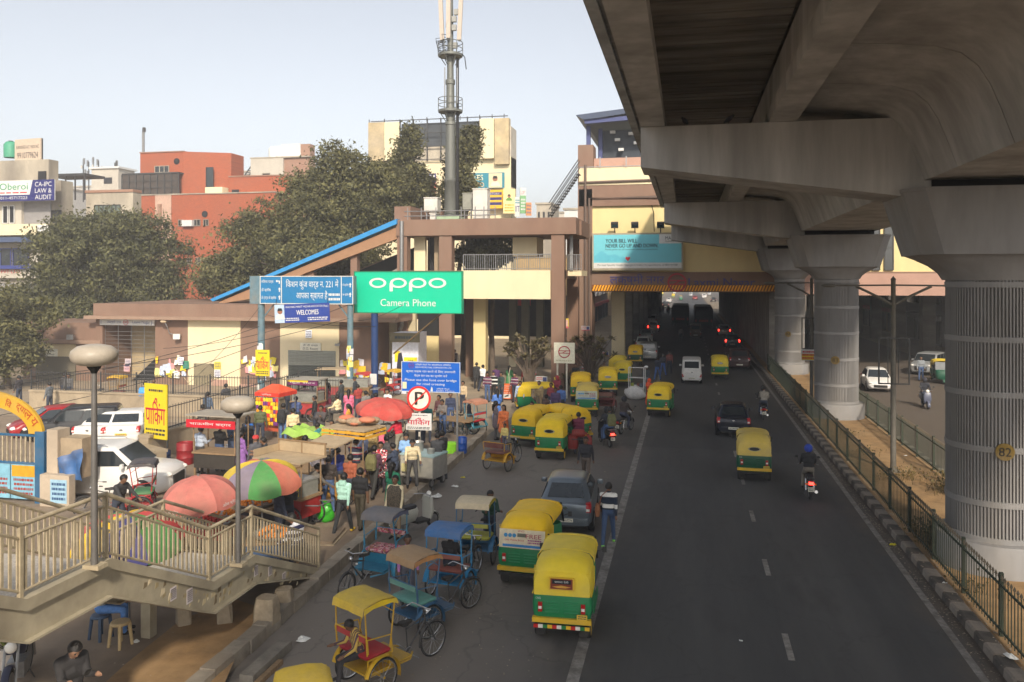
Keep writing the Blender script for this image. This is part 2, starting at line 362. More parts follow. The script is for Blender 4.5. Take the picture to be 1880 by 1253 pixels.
for k, y in enumerate(YP):
    t = thing('viaduct_pier', ['fluted grey viaduct pier numbered 82 at the right edge', 'fluted grey viaduct pier standing in the middle of the row', 'fluted grey viaduct pier closest to the station'][k], 'pier', (XC, y, 0), 0, 'fluted piers on the median')
    MB().lathe([(0, .85), (1.28, .85), (1.32, .8), (1.32, -.05)][::-1], 40).build('pedestal', PIERM, t, 40)
    n = 88; ring = []
    b = MB(); vs = []
    zs = [.86, 7.1]
    def rib(z):
        out = []
        for j in range(n):
            a0 = 2*math.pi*j/n
            for da, rr_ in ((0, 1.035), (.45, 1.035), (.5, .985), (.95, .985)):
                a = a0+da*2*math.pi/n; out.append((rr_*math.cos(a), rr_*math.sin(a), z))
        return out
    b.loft([rib(z) for z in zs], True, False).build('fluted_shaft', PIERM, t)
    for z in (.9, 1.75, 3.02, 4.3, 5.57, 6.85):
        cpart('pband', lambda: MB().lathe([(1.0, -.075), (1.05, -.07), (1.055, .06), (1.0, .075)], 48), 'band', PIERM, t, 40, (0, 0, z))
    def oct(z, wx, wy, c):
        return [(-wx+c, -wy, z), (wx-c, -wy, z), (wx, -wy+c, z), (wx, wy-c, z), (wx-c, wy, z), (-wx+c, wy, z), (-wx, wy-c, z), (-wx, -wy+c, z)]
    MB().loft([oct(6.95, 1.03, 1.03, .6), oct(7.12, 1.12, 1.1, .6), oct(7.3, 1.32, 1.16, .55), oct(7.45, 1.6, 1.2, .5), oct(7.55, 1.82, 1.25, .45)]).build('capital_neck', PIERM, t, 50)
    MB().loft([oct(7.551, 1.86, 1.3, .4), oct(9.0, 2.28, 1.45, .4), oct(9.02, 2.3, 1.46, .4), oct(9.1, 2.3, 1.46, .4)]).build('capital', PIERM, t)
    MB().box((0, 0, 9.2), (3.2, 1.7, .24)).build('dark_bearing_gap', DARK, t)  # dark block stands in for the shaded gap around the bearings
    r = Matrix.Rotation(R(-14), 4, 'Z')
    d = bpy.data.objects.new('number_plate', MB().lathe([(0, -.02), (.2, -.02), (.2, 0)], 28, (0, 0, 0), 'Y').mesh('number_plate', NUM)); col.objects.link(d); d.parent = t
    a = R(-102+[6, 0, 0][k]); d.location = (1.055*math.cos(a), 1.055*math.sin(a), 3.0); d.rotation_euler[2] = a+math.pi/2
    if k == 0: write('82', d, 0, -.1, .25, .2, DARK, -.026, centre=True)
    else: write(['', '83', '84'][k], d, 0, -.1, .25, .2, DARK, -.026, centre=True)
# pigeons on the arm and a pier cap
def pigeon(loc, rz, label):
    t = thing('pigeon', label, 'bird', loc, rz, 'pigeons on the viaduct')
    m = mat('pigeon_grey', (.05, .05, .06), .8, .3, 20)
    b = MB(); b.T = Matrix.Rotation(R(38), 4, 'X')
    b.loft([[(r*math.cos(a), y, .0+r*1.05*math.sin(a)) for a in [k*math.pi/4 for k in range(8)]] for y, r in ((-.15, .012), (-.08, .035), (0, .062), (.07, .055), (.12, .03), (.15, .028), (.17, .03), (.195, .02), (.21, .004))])
    b.T = Matrix.Translation((0, 0, .12)) @ Matrix.Rotation(R(30), 4, 'X')
    for i in range(len(b.v)): b.v[i] = (b.v[i][0], b.v[i][1], b.v[i][2]+.13)
    b.build('body', m, t, 60)
    for s in (-1, 1): MB().cyl((s*.025, 0, 0), (s*.025, .01, .09), .006, n=4).build('leg', m, t)
pigeon((-.05, 21.15, 10.84), .6, 'dark pigeon perched on the concrete arm close to its tip')
pigeon((1.0, 21.15, 10.84), -1.2, 'dark pigeon on the concrete arm between the two deck girders')
# ============================================================ buildings
class Facade:
    """a building face at distance Y; photo columns and rows give real positions on that plane"""
    def __init__(s, t, Y, ref): s.t = t; s.Y = Y; s.ref = ref; s.off = -Vector(t.location)
    def x(s, px): return P(px, VY, s.Y).x
    def z(s, py): return P(s.ref, py, s.Y).z
    def box(s, name, x0, y0, x1, y1, m, d=.3, y=0.0, parent=None, smooth=0):
        b = MB().mm((s.x(x0), s.Y+y, s.z(y1)), (s.x(x1), s.Y+y+d, s.z(y0)))
        return b.build(name, m, parent or s.t, smooth, s.off if parent is None else (0, 0, 0))
    def poly(s, name, pts, m, d=.3, y=0.0):
        return MB().prism([(s.x(a), s.z(b)) for a, b in pts], s.Y+y, s.Y+y+d).build(name, m, s.t, 0, s.off)
    def window(s, x0, y0, x1, y1, fm, y=0.0, bars=1, gm=None, rows=0):
        o = s.box('window', x0, y0, x1, y1, gm or GLASS, .06, y-.03)
        b = MB(); X0, X1, Z0, Z1 = s.x(x0), s.x(x1), s.z(y1), s.z(y0); f = .07
        for i in range(bars+2):
            x = X0+(X1-X0)*i/(bars+1); b.mm((x-f/2, s.Y+y-.09, Z0), (x+f/2, s.Y+y-.031, Z1))
        b.build('frame', fm, o)
        for i in range(rows+2):
            z = Z0+(Z1-Z0)*i/(rows+1); MB().mm((X0, s.Y+y-.1, z-f/2), (X1, s.Y+y-.0312, z+f/2)).build('frame', fm, o)
        return o
    def panel(s, x0, y0, x1, y1, m, name='signboard', y=-.1, d=.08):
        """child empty at lower left corner in the plane, for prints"""
        e = s.box(name, x0, y0, x1, y1, m, d, y)
        e2 = (Vector((s.x(x0), s.Y+y, s.z(y1))), s.x(x1)-s.x(x0), s.z(y0)-s.z(y1))
        return e, e2

# ---------------------------------------------------------- metro station over the road
YS = 64.6
stn = thing('metro_station', 'yellow and brown elevated metro station bridging the road', 'station', (0, YS, 0))
S = Facade(stn, YS, 1200)
S.box('corner_column', 1061, 262, 1089, 345, BROWN, 2, .01)
S.box('corner_column', 1061, 345, 1087, 690, BROWN, 2)
S.box('wall', 1087, 345, 1440, 500, YELLOW, .4, .25)
S.box('wall', 1440, 400, 1760, 500, YELLOW, .4, .25)
S.box('upper_band', 1063, 305, 1440, 338, CREAM, 1.0, -.05)
S.box('brown_band', 1063, 338.2, 1440, 377, BROWN, 1.0, 0)
S.box('beam', 1087.2, 500, 1800, 536.5, BROWN, 1.2, -.1)
PINK = mat('pinkish_render', (.44, .27, .21), .85, .08, 1.2, .05, world=True)
S.box('beam_cladding', 1470, 503, 1760, 541, PINK, .1, -.24)
S.box('upper_storey', 1440, 300, 1900, 400, YELLOW, 1, .3)
MB().mm((S.x(1061), YS+1.3, 6.2), (30, 172, 6.9)).build('concourse_slab', CONC_D, stn, 0, S.off)
MB().mm((S.x(1061), YS+2, 6.95), (30, 172, 15.2)).build('concourse_box', YELLOW, stn, 0, S.off)
MB().mm((6.2, YS+1.5, .13), (8.4, 170, 6.2)).build('median_wall', CONC_D, stn, 0, S.off)
for i in range(11):
    y = YS+6+i*10.5
    for x in (S.x(1124), 21.5): cpart('stcol', lambda: MB().box((0, 0, 3.1), (1.1, 1.1, 6.2)), 'column', CREAM if i == 0 else CONC_D, stn, 0, Vector((x, y, 0))+S.off)
MB().mm((S.x(1098), YS+14, 0), (S.x(1102), 170, 3.4)).build('added_shade_wall', CONC_D, stn, 0, S.off)  # added wall, blocks side light so the underpass stays dark
# pipes and joints on the face
PIPE = mat('brown_pipe', (.13, .09, .07), .6, .2, 8)
for pts in ([(1082, 690), (1082, 362), (1216, 362)], [(1075, 690), (1075, 300)], [(1064, 333), (1214, 331)]):
    MB().tube([Vector((S.x(a), YS-.14, S.z(b))) for a, b in pts], .1, 8).build('pipe', PIPE, stn, 40, S.off)
MB().tube([Vector((S.x(a), YS+.2, S.z(b))) for a, b in [(1192, 362), (1200, 390), (1201, 425)]], .025, 5).build('cable', DARK, stn, 40, S.off)
# hazard stripe
ORANGE = mat('orange_stripe', (.88, .40, .02), .6, .1, 4); 
hz = S.box('hazard_board', 1087.4, 523.5, 1426, 535, mat('dark_orange', (.20, .06, .008), .6, .1, 4), .05, -.16)
x0, x1, z0, z1 = S.x(1087.4), S.x(1426), S.z(535), S.z(523.5); n = 62; dx = (x1-x0)/n
for i in range(n):
    xa = x0+i*dx
    MB().prism([(xa, z0+.02), (xa+dx*.55, z0+.02), (min(x1, xa+dx*1.35), z1-.02), (xa+dx*.8, z1-.02)], YS-.172, YS-.161).build('stripe', ORANGE, hz)
# name board letters
NAVY = mat('navy_letters', (.05, .055, .22), .5, .1, 4); RED = mat('metro_red', (.42, .02, .035), .5, .1, 5)
nb = bpy.data.objects.new('name_board', None); col.objects.link(nb); nb.parent = stn; nb.location = (0, -.12, 0)
write('लक्ष्मी नगर', nb, S.x(1120), S.z(526), S.x(1220)-S.x(1120), .98, NAVY, 0, .04)
write('Laxmi Nagar', nb, S.x(1264), S.z(530), S.x(1386)-S.x(1264), .8, NAVY, 0, .04)
def metro_logo(parent, x, z, r, m, y=-.01, back=None):
    if back: MB().lathe([(0, 0), (r, 0), (r, .02)], 30, (x, y, z), 'Y').build('logo_disc', back, parent)
    disc(parent, x, z, r*.84, r, m, y-.003, name='logo_ring')
    for s in (-1, 1): rect(parent, x-r*.86, z+s*r*.2-r*.06, x+r*.86, z+s*r*.2+r*.06, m, y-.003, 'logo_bar')
    MB().prism([(x-r*.38, z-r*.17), (x-r*.16, z-r*.17), (x+r*.38, z+r*.17), (x+r*.16, z+r*.17)], y-.012, y-.003).build('logo_bar', m, parent)
metro_logo(nb, S.x(1243), S.z(519), .72, RED, -.1)
# platform level: railing wall, hall, blue canopy
S.box('platform_wall', 1086, 286, 1440, 304.9, PINK, .3, .6)
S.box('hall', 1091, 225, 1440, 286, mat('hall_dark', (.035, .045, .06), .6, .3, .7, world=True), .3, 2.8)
BLUEP = mat('blue_steel', (.06, .075, .2), .5, .15, 3); BLUER = mat('blue_roof', (.05, .07, .12), .5, .15, 3)
for px in (1077, 1096): S.box('canopy_column', px-3.5, 222, px+4, 304, BLUEP, .35, 1.0+(px-1077)*.08)
cv = [(S.x(1058), S.z(207)), (S.x(1100), S.z(203)), (S.x(1180), S.z(196)), (S.x(1320), S.z(187)), (S.x(1320), S.z(194)), (S.x(1180), S.z(204)), (S.x(1100), S.z(214)), (S.x(1072), S.z(216))]
MB().prism(cv, YS-.3, YS+60).build('canopy_roof', BLUER, stn, 0, S.off)
MB().prism([(S.x(1072), S.z(216)), (S.x(1300), S.z(203)), (S.x(1300), S.z(212)), (S.x(1074), S.z(223))], YS-.1, YS+.3).build('canopy_beam', BLUEP, stn, 0, S.off)
for (a, b_) in ((1115, 228), (1124, 243), (1131, 262), (1150, 232), (1160, 250)): S.box('strip_lamp', a, b_, a+10, b_+5, WHITE, .3, 2.2)
for px in (1101, 1149): S.box('rail_post', px, 286, px+2, 306, STEEL, .06, -.2)
MB().beam((S.x(1063), YS-.1, S.z(304)), (S.x(1180), YS-.1, S.z(304)), .05, .05).build('rail', STEEL, stn, 0, S.off)
# access ladder between the two roofs
L0, L1 = P(1008, 398, 63), P(1062, 318, 63)
lad = thing('roof_stairway', 'black steel stair climbing from tower roof to station platform', 'stairway', L0)
for dy in (0, .9):
    for dz in (0, .55, 1.05): MB().tube([(0, dy, dz), Vector((0, dy, dz))+L1-L0], .04, 5).build('stringer' if dz == 0 else 'handrail', IRON, lad)
for i in range(16): MB().box((L1-L0)*(i+.5)/16+Vector((0, .45, .02)), (.3, .9, .05)).build('tread', IRON, lad)
# right side windows of the station wall
for a in (1583, 1600): S.window(a+2, 425, a+16, 497, IRON, .2, 0, rows=1)
S.window(1625, 420, 1641, 497, IRON, .2, 0, rows=1)
# floodlit hoarding
FRAME = mat('weathered_frame', (.36, .31, .22), .7, .2, 6); CYAN = mat('pale_cyan_print', (.16, .55, .64), .5, .04, 2)
hb = thing('billboard', 'light blue hospital billboard with wooden frame on the station wall', 'billboard', P(1087, 497, YS-.5))
u = (S.x(1253)-S.x(1087))/166.0
MB().mm((0, 0, 0), (166*u, .2, 69*u)).build('frame', FRAME, hb)
def hp(px, py): return ((px-1087)*u, (497-py)*u)
def hrect(a, b_, c, d, m, y=-.004): p, q = hp(a, d), hp(c, b_); return rect(hb, *p, *q, m, y)
hrect(1090, 431, 1250, 483, CYAN); hrect(1090, 482.9, 1250, 493, WHITE, -.005); hrect(1210, 431, 1250, 448, WHITE, -.009)
TEALD = pm((20, 48, 60)); REDP = pm((190, 30, 45))
write('YOUR BILL WILL', hb, *hp(1112, 446), 58*u, 7*u, TEALD, -.012, bold=.02); write('NEVER GO UP AND DOWN.', hb, *hp(1112, 455), 96*u, 7*u, TEALD, -.012, bold=.02)
write('Fixed price on all common cardiac procedures.', hb, *hp(1112, 460.5), 96*u, 3.8*u, TEALD, -.012)
write('MAX', hb, *hp(1221, 441), 16*u, 6*u, TEALD, -.018); write('Healthcare', hb, *hp(1221, 445), 15*u, 2.6*u, TEALD, -.018)
MB().box((*[hp(1245, 438)[0]], -.02, hp(1245, 438)[1]), (9*u, .006, 3*u)).build('cross_bar', pm((30, 150, 160)), hb)
MB().box((*[hp(1245, 438)[0]], -.022, hp(1245, 438)[1]), (3*u, .006, 9*u)).build('cross_bar', pm((30, 150, 160)), hb)
write('Max Super Speciality Hospital, Patparganj & Vaishali | For appointments, call 8860 444 888', hb, *hp(1097, 489.5), 146*u, 4.2*u, pm((40, 60, 70)), -.012)
bars = MB()
for i in range(28):
    h = 10+12*math.exp(-((i-6)/5)**2)+5*math.exp(-((i-17)/4)**2); x, z = hp(1092+i*2.1, 481)
    MB().mm((x, -.011, z), (x+.9*u, -.0045, z+h*u*.9)).build('chart_line', pm((70, 165, 195)), hb)
hx, hz_ = hp(1153, 476)
MB().prism([(hx, hz_-4*u), (hx+4.5*u, hz_+1*u), (hx+3.6*u, hz_+4*u), (hx+1.5*u, hz_+4.2*u), (hx, hz_+2.4*u), (hx-1.5*u, hz_+4.2*u), (hx-3.6*u, hz_+4*u), (hx-4.5*u, hz_+1*u)], -.012, -.005).build('heart', REDP, hb)
for i, px in enumerate((1129, 1166, 1213)):
    f = thing('floodlight', ['floodlight over the left end of the light blue billboard', 'middle floodlight above the light blue billboard', 'floodlight above the right end of the light blue billboard'][i], 'floodlight', P(px, 428, YS-.4), 0, 'billboard floodlights')
    MB().tube([(0, .1, 0), (0, -.2, .15), (0, -.3, .45)], .04, 6).build('bracket', IRON, f)
    MB().box((0, -.3, .6), (.55, .3, .42), rx=.5).build('housing', IRON, f); MB().box((0, -.42, .5), (.45, .05, .3), rx=.9).build('lens', GLASS, f)
# lamp arm beside the far pier
sl_ = thing('street_light', 'curved arm street light beside the far pier under the station sign', 'street light', P(1424, 515, YS-.9))
MB().tube([(0, 0, 0), (-.4, 0, .9), (-1.0, -.2, 2.2), (-1.35, -.3, 2.45)], .05, 6).build('arm', STEEL, sl_, 40)
MB().ell((-1.6, -.35, 2.45), (.4, .2, .13), 10, 6).build('lamp_head', STEEL, sl_, 60)

# ---------------------------------------------------------- tower building with the mast
YT = 50.0
tw = thing('tower_building', 'brown framed open building with yellow balcony band below the mast', 'building', (P(890, 700, YT).x, YT, 0))
T = Facade(tw, YT, 880)
T.box('parapet', 728, 402, 1058, 432, BROWN, 7, -.1)
T.box('roof_upstand', 718, 375, 748, 402, BROWN, 5, .6)
T.box('roof_upstand', 748, 378, 800, 402, BROWN, .4, 3.6)
for a, b_ in ((729, 747), (806, 829), (1012, 1036)):
    T.box('column', a, 432, b_, 497, BROWN, .7); T.box('column', a, 497, b_, 715, BROWN, .7)
    T.box('column', a+3, 432, b_+2, 715, BROWN, .7, 6.0)
T.box('balcony_band', 850, 497, 1011, 549, CREAM, .35, -.12)
T.box('balcony_band', 747, 497, 850, 549, BROWN, .3, -.05)
T.box('floor_slab', 729, 497, 1036, 512, BROWN, 7, .24)
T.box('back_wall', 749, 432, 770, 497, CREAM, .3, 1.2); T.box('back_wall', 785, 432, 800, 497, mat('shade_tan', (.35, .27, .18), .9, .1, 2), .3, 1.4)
T.box('back_wall', 929, 434, 975, 470, CREAM, 2.4, 2.0)
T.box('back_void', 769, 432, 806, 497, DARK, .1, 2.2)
T.box('yellow_column', 853, 549, 876, 690, YELLOW, .7, 2.2)
for a in (900, 925, 955, 985): T.box('column', a, 549, a+14, 690, mat('olive_grey', (.12, .11, .08), .85, .15, 2), .6, 5.5)
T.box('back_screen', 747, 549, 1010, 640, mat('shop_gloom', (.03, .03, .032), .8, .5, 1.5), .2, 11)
T.box('shop_sign', 905, 555, 935, 568, REDP, .1, 7)
T.box('corridor', 1036, 405, 1062, 432, BROWN, 3, 1.5); T.box('corridor_floor', 1036, 497, 1062, 507, CREAM, 3, 1.5)
T.box('corridor_column', 1040, 432, 1046, 497, STEEL, .1, 1.4)
# stair wall at the foot
T.box('stair_wall', 690, 549, 760, 715, mat('old_cream', (.55, .47, .30), .9, .12, 1.2, .1, dirt=.4, dcol=(.3, .25, .17), world=True), .3, .3)
T.box('stair_wall', 760, 620, 806, 715, YELLOW, .3, .5)
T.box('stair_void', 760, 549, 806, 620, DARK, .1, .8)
def railing(parent, a, b_, h, n, m, off=Vector((0, 0, 0)), mid=True, r=.022):
    a, b_ = Vector(a)+off, Vector(b_)+off; up = Vector((0, 0, h))
    MB().tube([a+up, b_+up], r*1.4, 6).build('handrail', m, parent, 40)
    MB().tube([a+up*.12, b_+up*.12], r, 5).build('rail', m, parent, 40)
    for i in range(n+1):
        p = a+(b_-a)*i/n; MB().tube([p, p+up], r*(1.5 if i % 5 == 0 else .8), 5).build('post' if i % 5 == 0 else 'baluster', m, parent)
railing(tw, (T.x(850), YT+.1, T.z(497)), (T.x(1011), YT+.1, T.z(497)), 1.0, 40, STEEL, T.off)
railing(tw, (T.x(1037), YT+1.4, T.z(497)), (T.x(1062), YT+1.4, T.z(497)), 1.0, 8, STEEL, T.off)
MB().tube([(T.x(740), YT-.25, T.z(405)), (T.x(740), YT-.25, T.z(600)), (T.x(736), YT-.2, T.z(608))], .13, 10).build('drain_pipe', STEEL, tw, 40, T.off)
# roof equipment
EQ = mat('cabinet_white', (.62, .60, .55), .6, .1, 3, dirt=.3)
def cab(px0, py0, px1, py1, label, m=EQ, d=.8, y=1.5):
    t = thing('equipment_cabinet', label, 'cabinet', (T.x((px0+px1)/2), YT+y, T.z(402)), 0, 'telecom equipment on the tower roof')
    hw = (T.x(px1)-T.x(px0))/2; z0, z1 = T.z(py1)-T.z(402), T.z(py0)-T.z(402)
    MB().mm((-hw, 0, z0), (hw, d, z1-.06)).build('case', m, t); MB().mm((-hw-.04, -.04, z1-.06), (hw+.04, d+.04, z1)).build('lid', m, t)
    MB().mm((-hw*.8, -.02, z0+.12), (hw*.8, -.001, z1-.2)).build('door', m, t)
    for s in (-1, 1):
        MB().mm((s*hw*.7-.04, .1, 0), (s*hw*.7+.04, .2, max(z0, .03))).build('leg', STEEL, t)
cab(765, 356, 790, 384, 'white equipment cabinet on legs beside the mast base')
cab(830, 346, 848, 378, 'grey equipment box just behind the mast on the roof', pm((150, 150, 140)), y=2.5)
cab(857, 341, 884, 398, 'tall white equipment cabinet on the tower roof')
cab(776, 386, 788, 402, 'small white box under the roof frame beside mast')
fr_ = thing('roof_rack', 'low grey steel pipe rack around the cabinets on the tower roof', 'rack', (T.x(830), YT+.6, T.z(402)))
for py in (385, 394):
    MB().tube([(T.x(737)-T.x(830), 0, T.z(py)-T.z(402)), (T.x(905)-T.x(830), 0, T.z(py)-T.z(402))], .035, 5).build('rail', STEEL, fr_)
for px in (743, 768, 795, 842, 868, 884, 905): MB().tube([(T.x(px)-T.x(830), 0, 0), (T.x(px)-T.x(830), 0, T.z(378)-T.z(402))], .035, 5).build('post', STEEL, fr_)
# mast
MASTM = mat('mast_grey_green', (.155, .16, .145), .55, .12, 2.5, metal=.3, stretch=(1, 1, .2))
ms = thing('telecom_mast', 'tall grey telecom mast with ring platforms and panel antennas', 'mast', (T.x(817), YT+1.2, T.z(402)))
mz = lambda py: T.z(py)-T.z(402)
MB().box((0, 0, .12), (1.5, 1.2, .26)).build('base_plate', pm((150, 170, 140)), ms)
MB().lathe([(.4, 0), (.37, mz(330)), (.41, mz(329)), (.41, mz(324)), (.35, mz(323)), (.31, mz(222)), (.36, mz(221)), (.36, mz(216)), (.28, mz(214)), (.26, mz(145)), (.31, mz(144)), (.31, mz(136)), (.22, mz(134)), (.19, mz(30)), (.17, mz(-60))], 16).build('pole', MASTM, ms, 50)
MB().box((.47, .05, mz(250)), (.14, .2, mz(90)-mz(400))).build('cable_tray', DARK, ms)
for py, w_ in ((196, .78), (90, .8)):
    z = mz(py)
    MB().lathe([(.3, z-.05), (w_, z-.05), (w_, z+.1), (.3, z+.1)], 28).build('platform', MASTM, ms, 40)
    for k in range(6):
        a = k*math.pi/3+.3; MB().tube([(w_*.9*math.cos(a), w_*.9*math.sin(a), z), (.3*math.cos(a), .3*math.sin(a), z-.62)], .03, 5).build('bracket', MASTM, ms)
        MB().tube([(w_*math.cos(a), w_*math.sin(a), z), (w_*math.cos(a), w_*math.sin(a), z+.85)], .025, 5).build('rail_post', MASTM, ms)
    for dz in (.45, .85): MB().torus((0, 0, z+dz), w_, .025, 'Z', 28, 5).build('guard_ring', MASTM, ms, 50)
ANT = mat('antenna_cream', (.50, .43, .36), .5, .06, 3)
for k, (x, y, tilt, z0, z1) in enumerate(((-.55, -.25, -.045, 62, -40), (.0, -.45, 0, 60, -40), (.72, -.15, .05, 62, -40), (-.72, .3, -.03, 62, 12), (.55, .4, .03, 60, 10), (-.35, -.1, 0, 175, 112), (.5, -.1, 0, 180, 114))):
    w_ = .27 if k < 3 else .17 if k < 5 else .07
    MB().box((x, y, (mz(z0)+mz(z1))/2), (w_, w_*.5, mz(z1)-mz(z0)), ry=tilt).build('antenna', ANT if k < 3 else STEEL, ms)
for k, (x, y, py) in enumerate(((.35, -.3, 24), (.35, -.3, 40), (-.2, .2, 30), (.45, -.2, 10), (.3, .1, 70))): MB().box((x, y, mz(py)), (.28, .22, .36)).build('radio_unit', pm((150, 150, 145)), ms)
rr = random.Random(5)
for k in range(9):
    a = rr.uniform(2.4, 4.6); z = mz(rr.uniform(62, 80))
    MB().tube([(.3*math.cos(a), .3*math.sin(a), z+.4), (.95*math.cos(a), .9*math.sin(a), z+.3), (.8*math.cos(a), .8*math.sin(a), z-.35), (.3*math.cos(a+.4), .3*math.sin(a+.4), z-.3)], .022, 4).build('feeder_cable', DARK, ms)
MB().tube([(.8, -.1, mz(88)), (1.0, -.1, mz(95)), (1.1, -.1, mz(118))], .03, 4).build('feeder_cable', DARK, ms)

# covered stair with blue roof edge
cs = thing('covered_stair', 'sloping covered stairway with bright blue roof edge rising to the tower', 'stairway', (P(560, 700, YT).x, YT, 0))
C = Facade(cs, YT, 600)
BLUEE = mat('blue_edge', (.03, .25, .55), .5, .1, 2)
C.poly('roof_edge', [(390, 551), (395, 555), (731, 414), (731, 405)], BLUEE, 4.5, -.3)
C.poly('roof_beam', [(402, 556), (730, 418.5), (730, 440), (560, 502), (470, 548), (402, 560)], mat('orange_brown', (.33, .185, .105), .85, .1, 2, world=True), .35, 0)
C.poly('rear_beam', [(470, 552), (728, 450), (728, 470), (520, 552)], BROWN, .35, 4)
C.box('strut', 555, 500, 572, 560, BROWN, .5, .3); C.box('strut', 640, 465, 652, 560, BROWN, .5, .3)
C.poly('stair_side', [(600, 560), (728, 488), (728, 560)], CONC_D, .3, 1.0)
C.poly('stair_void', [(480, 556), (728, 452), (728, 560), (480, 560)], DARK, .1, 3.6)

# ---------------------------------------------------------- low station building with shutters
YL = 48.0
lb = thing('entrance_building', 'low brown station building with cream panels and roller shutter', 'building', (P(430, 700, YL).x, YL, 0))
B = Facade(lb, YL, 430)
B.box('wall', 285, 588, 690, 716, BROWN, 3)
B.box('wall', 176, 588, 188, 716, BROWN, 3); B.box('gate_head', 188, 588, 285, 600, BROWN, 2.6, .2)
B.box('fascia', 178, 559, 735, 582, BROWN, 12, -.35)
B.box('cornice', 168, 582, 735, 588, mat('brown_cornice', (.30, .2, .145), .85, .1, 2, world=True), 12.6, -.75)
B.box('gate_back', 188, 600, 285, 716, mat('gate_wall', (.48, .38, .23), .9, .15, 1.2, world=True), .2, 3)
B.poly('inner_stair', [(210, 716), (285, 640), (285, 716)], DARK, 1.2, 1.5)
B.box('low_wing', 30, 617, 178, 716, BROWN, 4, .6)
B.box('low_wing_fascia', 20, 597, 185, 630, BROWN, 9, .2); B.box('low_wing_cornice', 14, 630, 185, 637, mat('brown_cornice', (0, 0, 0)), 9.2, -.05)
B.box('wing_panel', 42, 640, 128, 664, CREAM, .1, .52); B.box('wing_opening', 55, 664, 128, 716, mat('mesh_shade', (.16, .14, .10), .8, .2, 40), .1, .5)
B.box('cream_panel', 346, 588.5, 442, 716, CREAM, .1, -.06); B.box('cream_panel', 515, 588.5, 623, 716, CREAM, .1, -.06)
SHUT = mat('shutter_grey', (.34, .35, .31), .5, .08, 6, metal=.4)
sh = B.box('roller_shutter', 530, 641, 617, 716, SHUT, .1, -.075)
for i in range(26):
    z = B.z(716)+(B.z(642)-B.z(716))*(i+.5)/26
    cpart('slat', lambda: MB().prism([(0, -.05), (-.03, -.02), (-.03, .02), (0, .05)], B.x(531), B.x(616), 'YZ'), 'slat', SHUT if not 9 < i < 17 else mat('mesh_slat', (.09, .1, .09), .6, .5, 60), sh, 0, (0, YL-.076, z))
gr = B.box('grille', 357, 669, 394, 716, DARK, .02, -.08)
gb = MB(); x0, x1, z0, z1 = B.x(357), B.x(394), B.z(716), B.z(669)
for s in (1, -1):
    for k in range(-10, 22):
        a = x0+k*.13; pts = []
        for x in (a, a+s*(z1-z0)): pts.append((x, z0 if x == a else z1))
        (xa, za), (xb, zb) = pts
        if s < 0: xa += .0
        for _ in (0,):
            def cl(xa, za, xb, zb):
                ts = [0, 1]
                for lim, sg in ((x0, 1), (x1, -1)):
                    da, db = (xa-lim)*sg, (xb-lim)*sg
                    if da < 0 and db < 0: return None
                    if da*db < 0:
                        t_ = da/(da-db)
                        if da < 0: ts[0] = max(ts[0], t_)
                        else: ts[1] = min(ts[1], t_)
                if ts[0] >= ts[1]: return None
                return [(xa+(xb-xa)*q, za+(zb-za)*q) for q in ts]
            r_ = cl(xa, za, xb, zb)
            if r_: gb.beam((r_[0][0], YL-.1-.006*s, r_[0][1]), (r_[1][0], YL-.1-.006*s, r_[1][1]), .01, .03, (0, 1, 0))
tag(gb.build('lattice', CREAM, gr), kind='stuff')
B.box('dado', 388, 698, 420, 716, PINK, .06, -.11); B.box('door', 414, 671, 441, 716, CREAM, .05, -.1); B.box('dado', 440, 705, 518, 716, PINK, .08, -.09)
# gate name board and grille bars
gs = B.box('name_board', 186, 588.5, 286, 600, WHITE, .1, -.15)
def bsign(a, b_, c, d, txt, parent=lb):
    e = B.box('room_sign', a, b_, c, d, pm((225, 222, 205)), .06, -.16)
    for i, s in enumerate(txt):
        hgt = (B.z(b_)-B.z(d))/(len(txt)+.4)
        write(s, e, (B.x(a)+B.x(c))/2, B.z(d)+hgt*(len(txt)-1-i+.3), (B.x(c)-B.x(a))*.72, hgt*.72, pm((40, 40, 60)), YL-.165, centre=True)
bsign(553, 627, 591, 641, ['डी जी कक्ष', 'D.G. Room']); bsign(72, 648, 108, 662, ['पम्प कक्ष', 'Pump Room'])
write('लक्ष्मी नगर', gs, B.x(199), B.z(598), B.x(225)-B.x(199), .26, NAVY, YL-.155); write('Laxmi Nagar', gs, B.x(246), B.z(598), B.x(278)-B.x(246), .24, NAVY, YL-.155)
metro_logo(gs, B.x(234), B.z(594.3), .19, RED, YL-.16)
write('1', gs, B.x(188), B.z(598), 0, .24, NAVY, YL-.155); write('1', gs, B.x(281), B.z(598), 0, .24, NAVY, YL-.155)
for i in range(15): MB().beam((B.x(188), YL+.25, B.z(716)+i*.26), (B.x(285), YL+.25, B.z(716)+i*.26), .02, .02).build('gate_bar', STEEL, lb, 0, B.off)
for i in range(5): MB().beam((B.x(188+i*24), YL+.28, B.z(716)), (B.x(188+i*24), YL+.28, B.z(600)), .03, .03).build('gate_bar', STEEL, lb, 0, B.off)
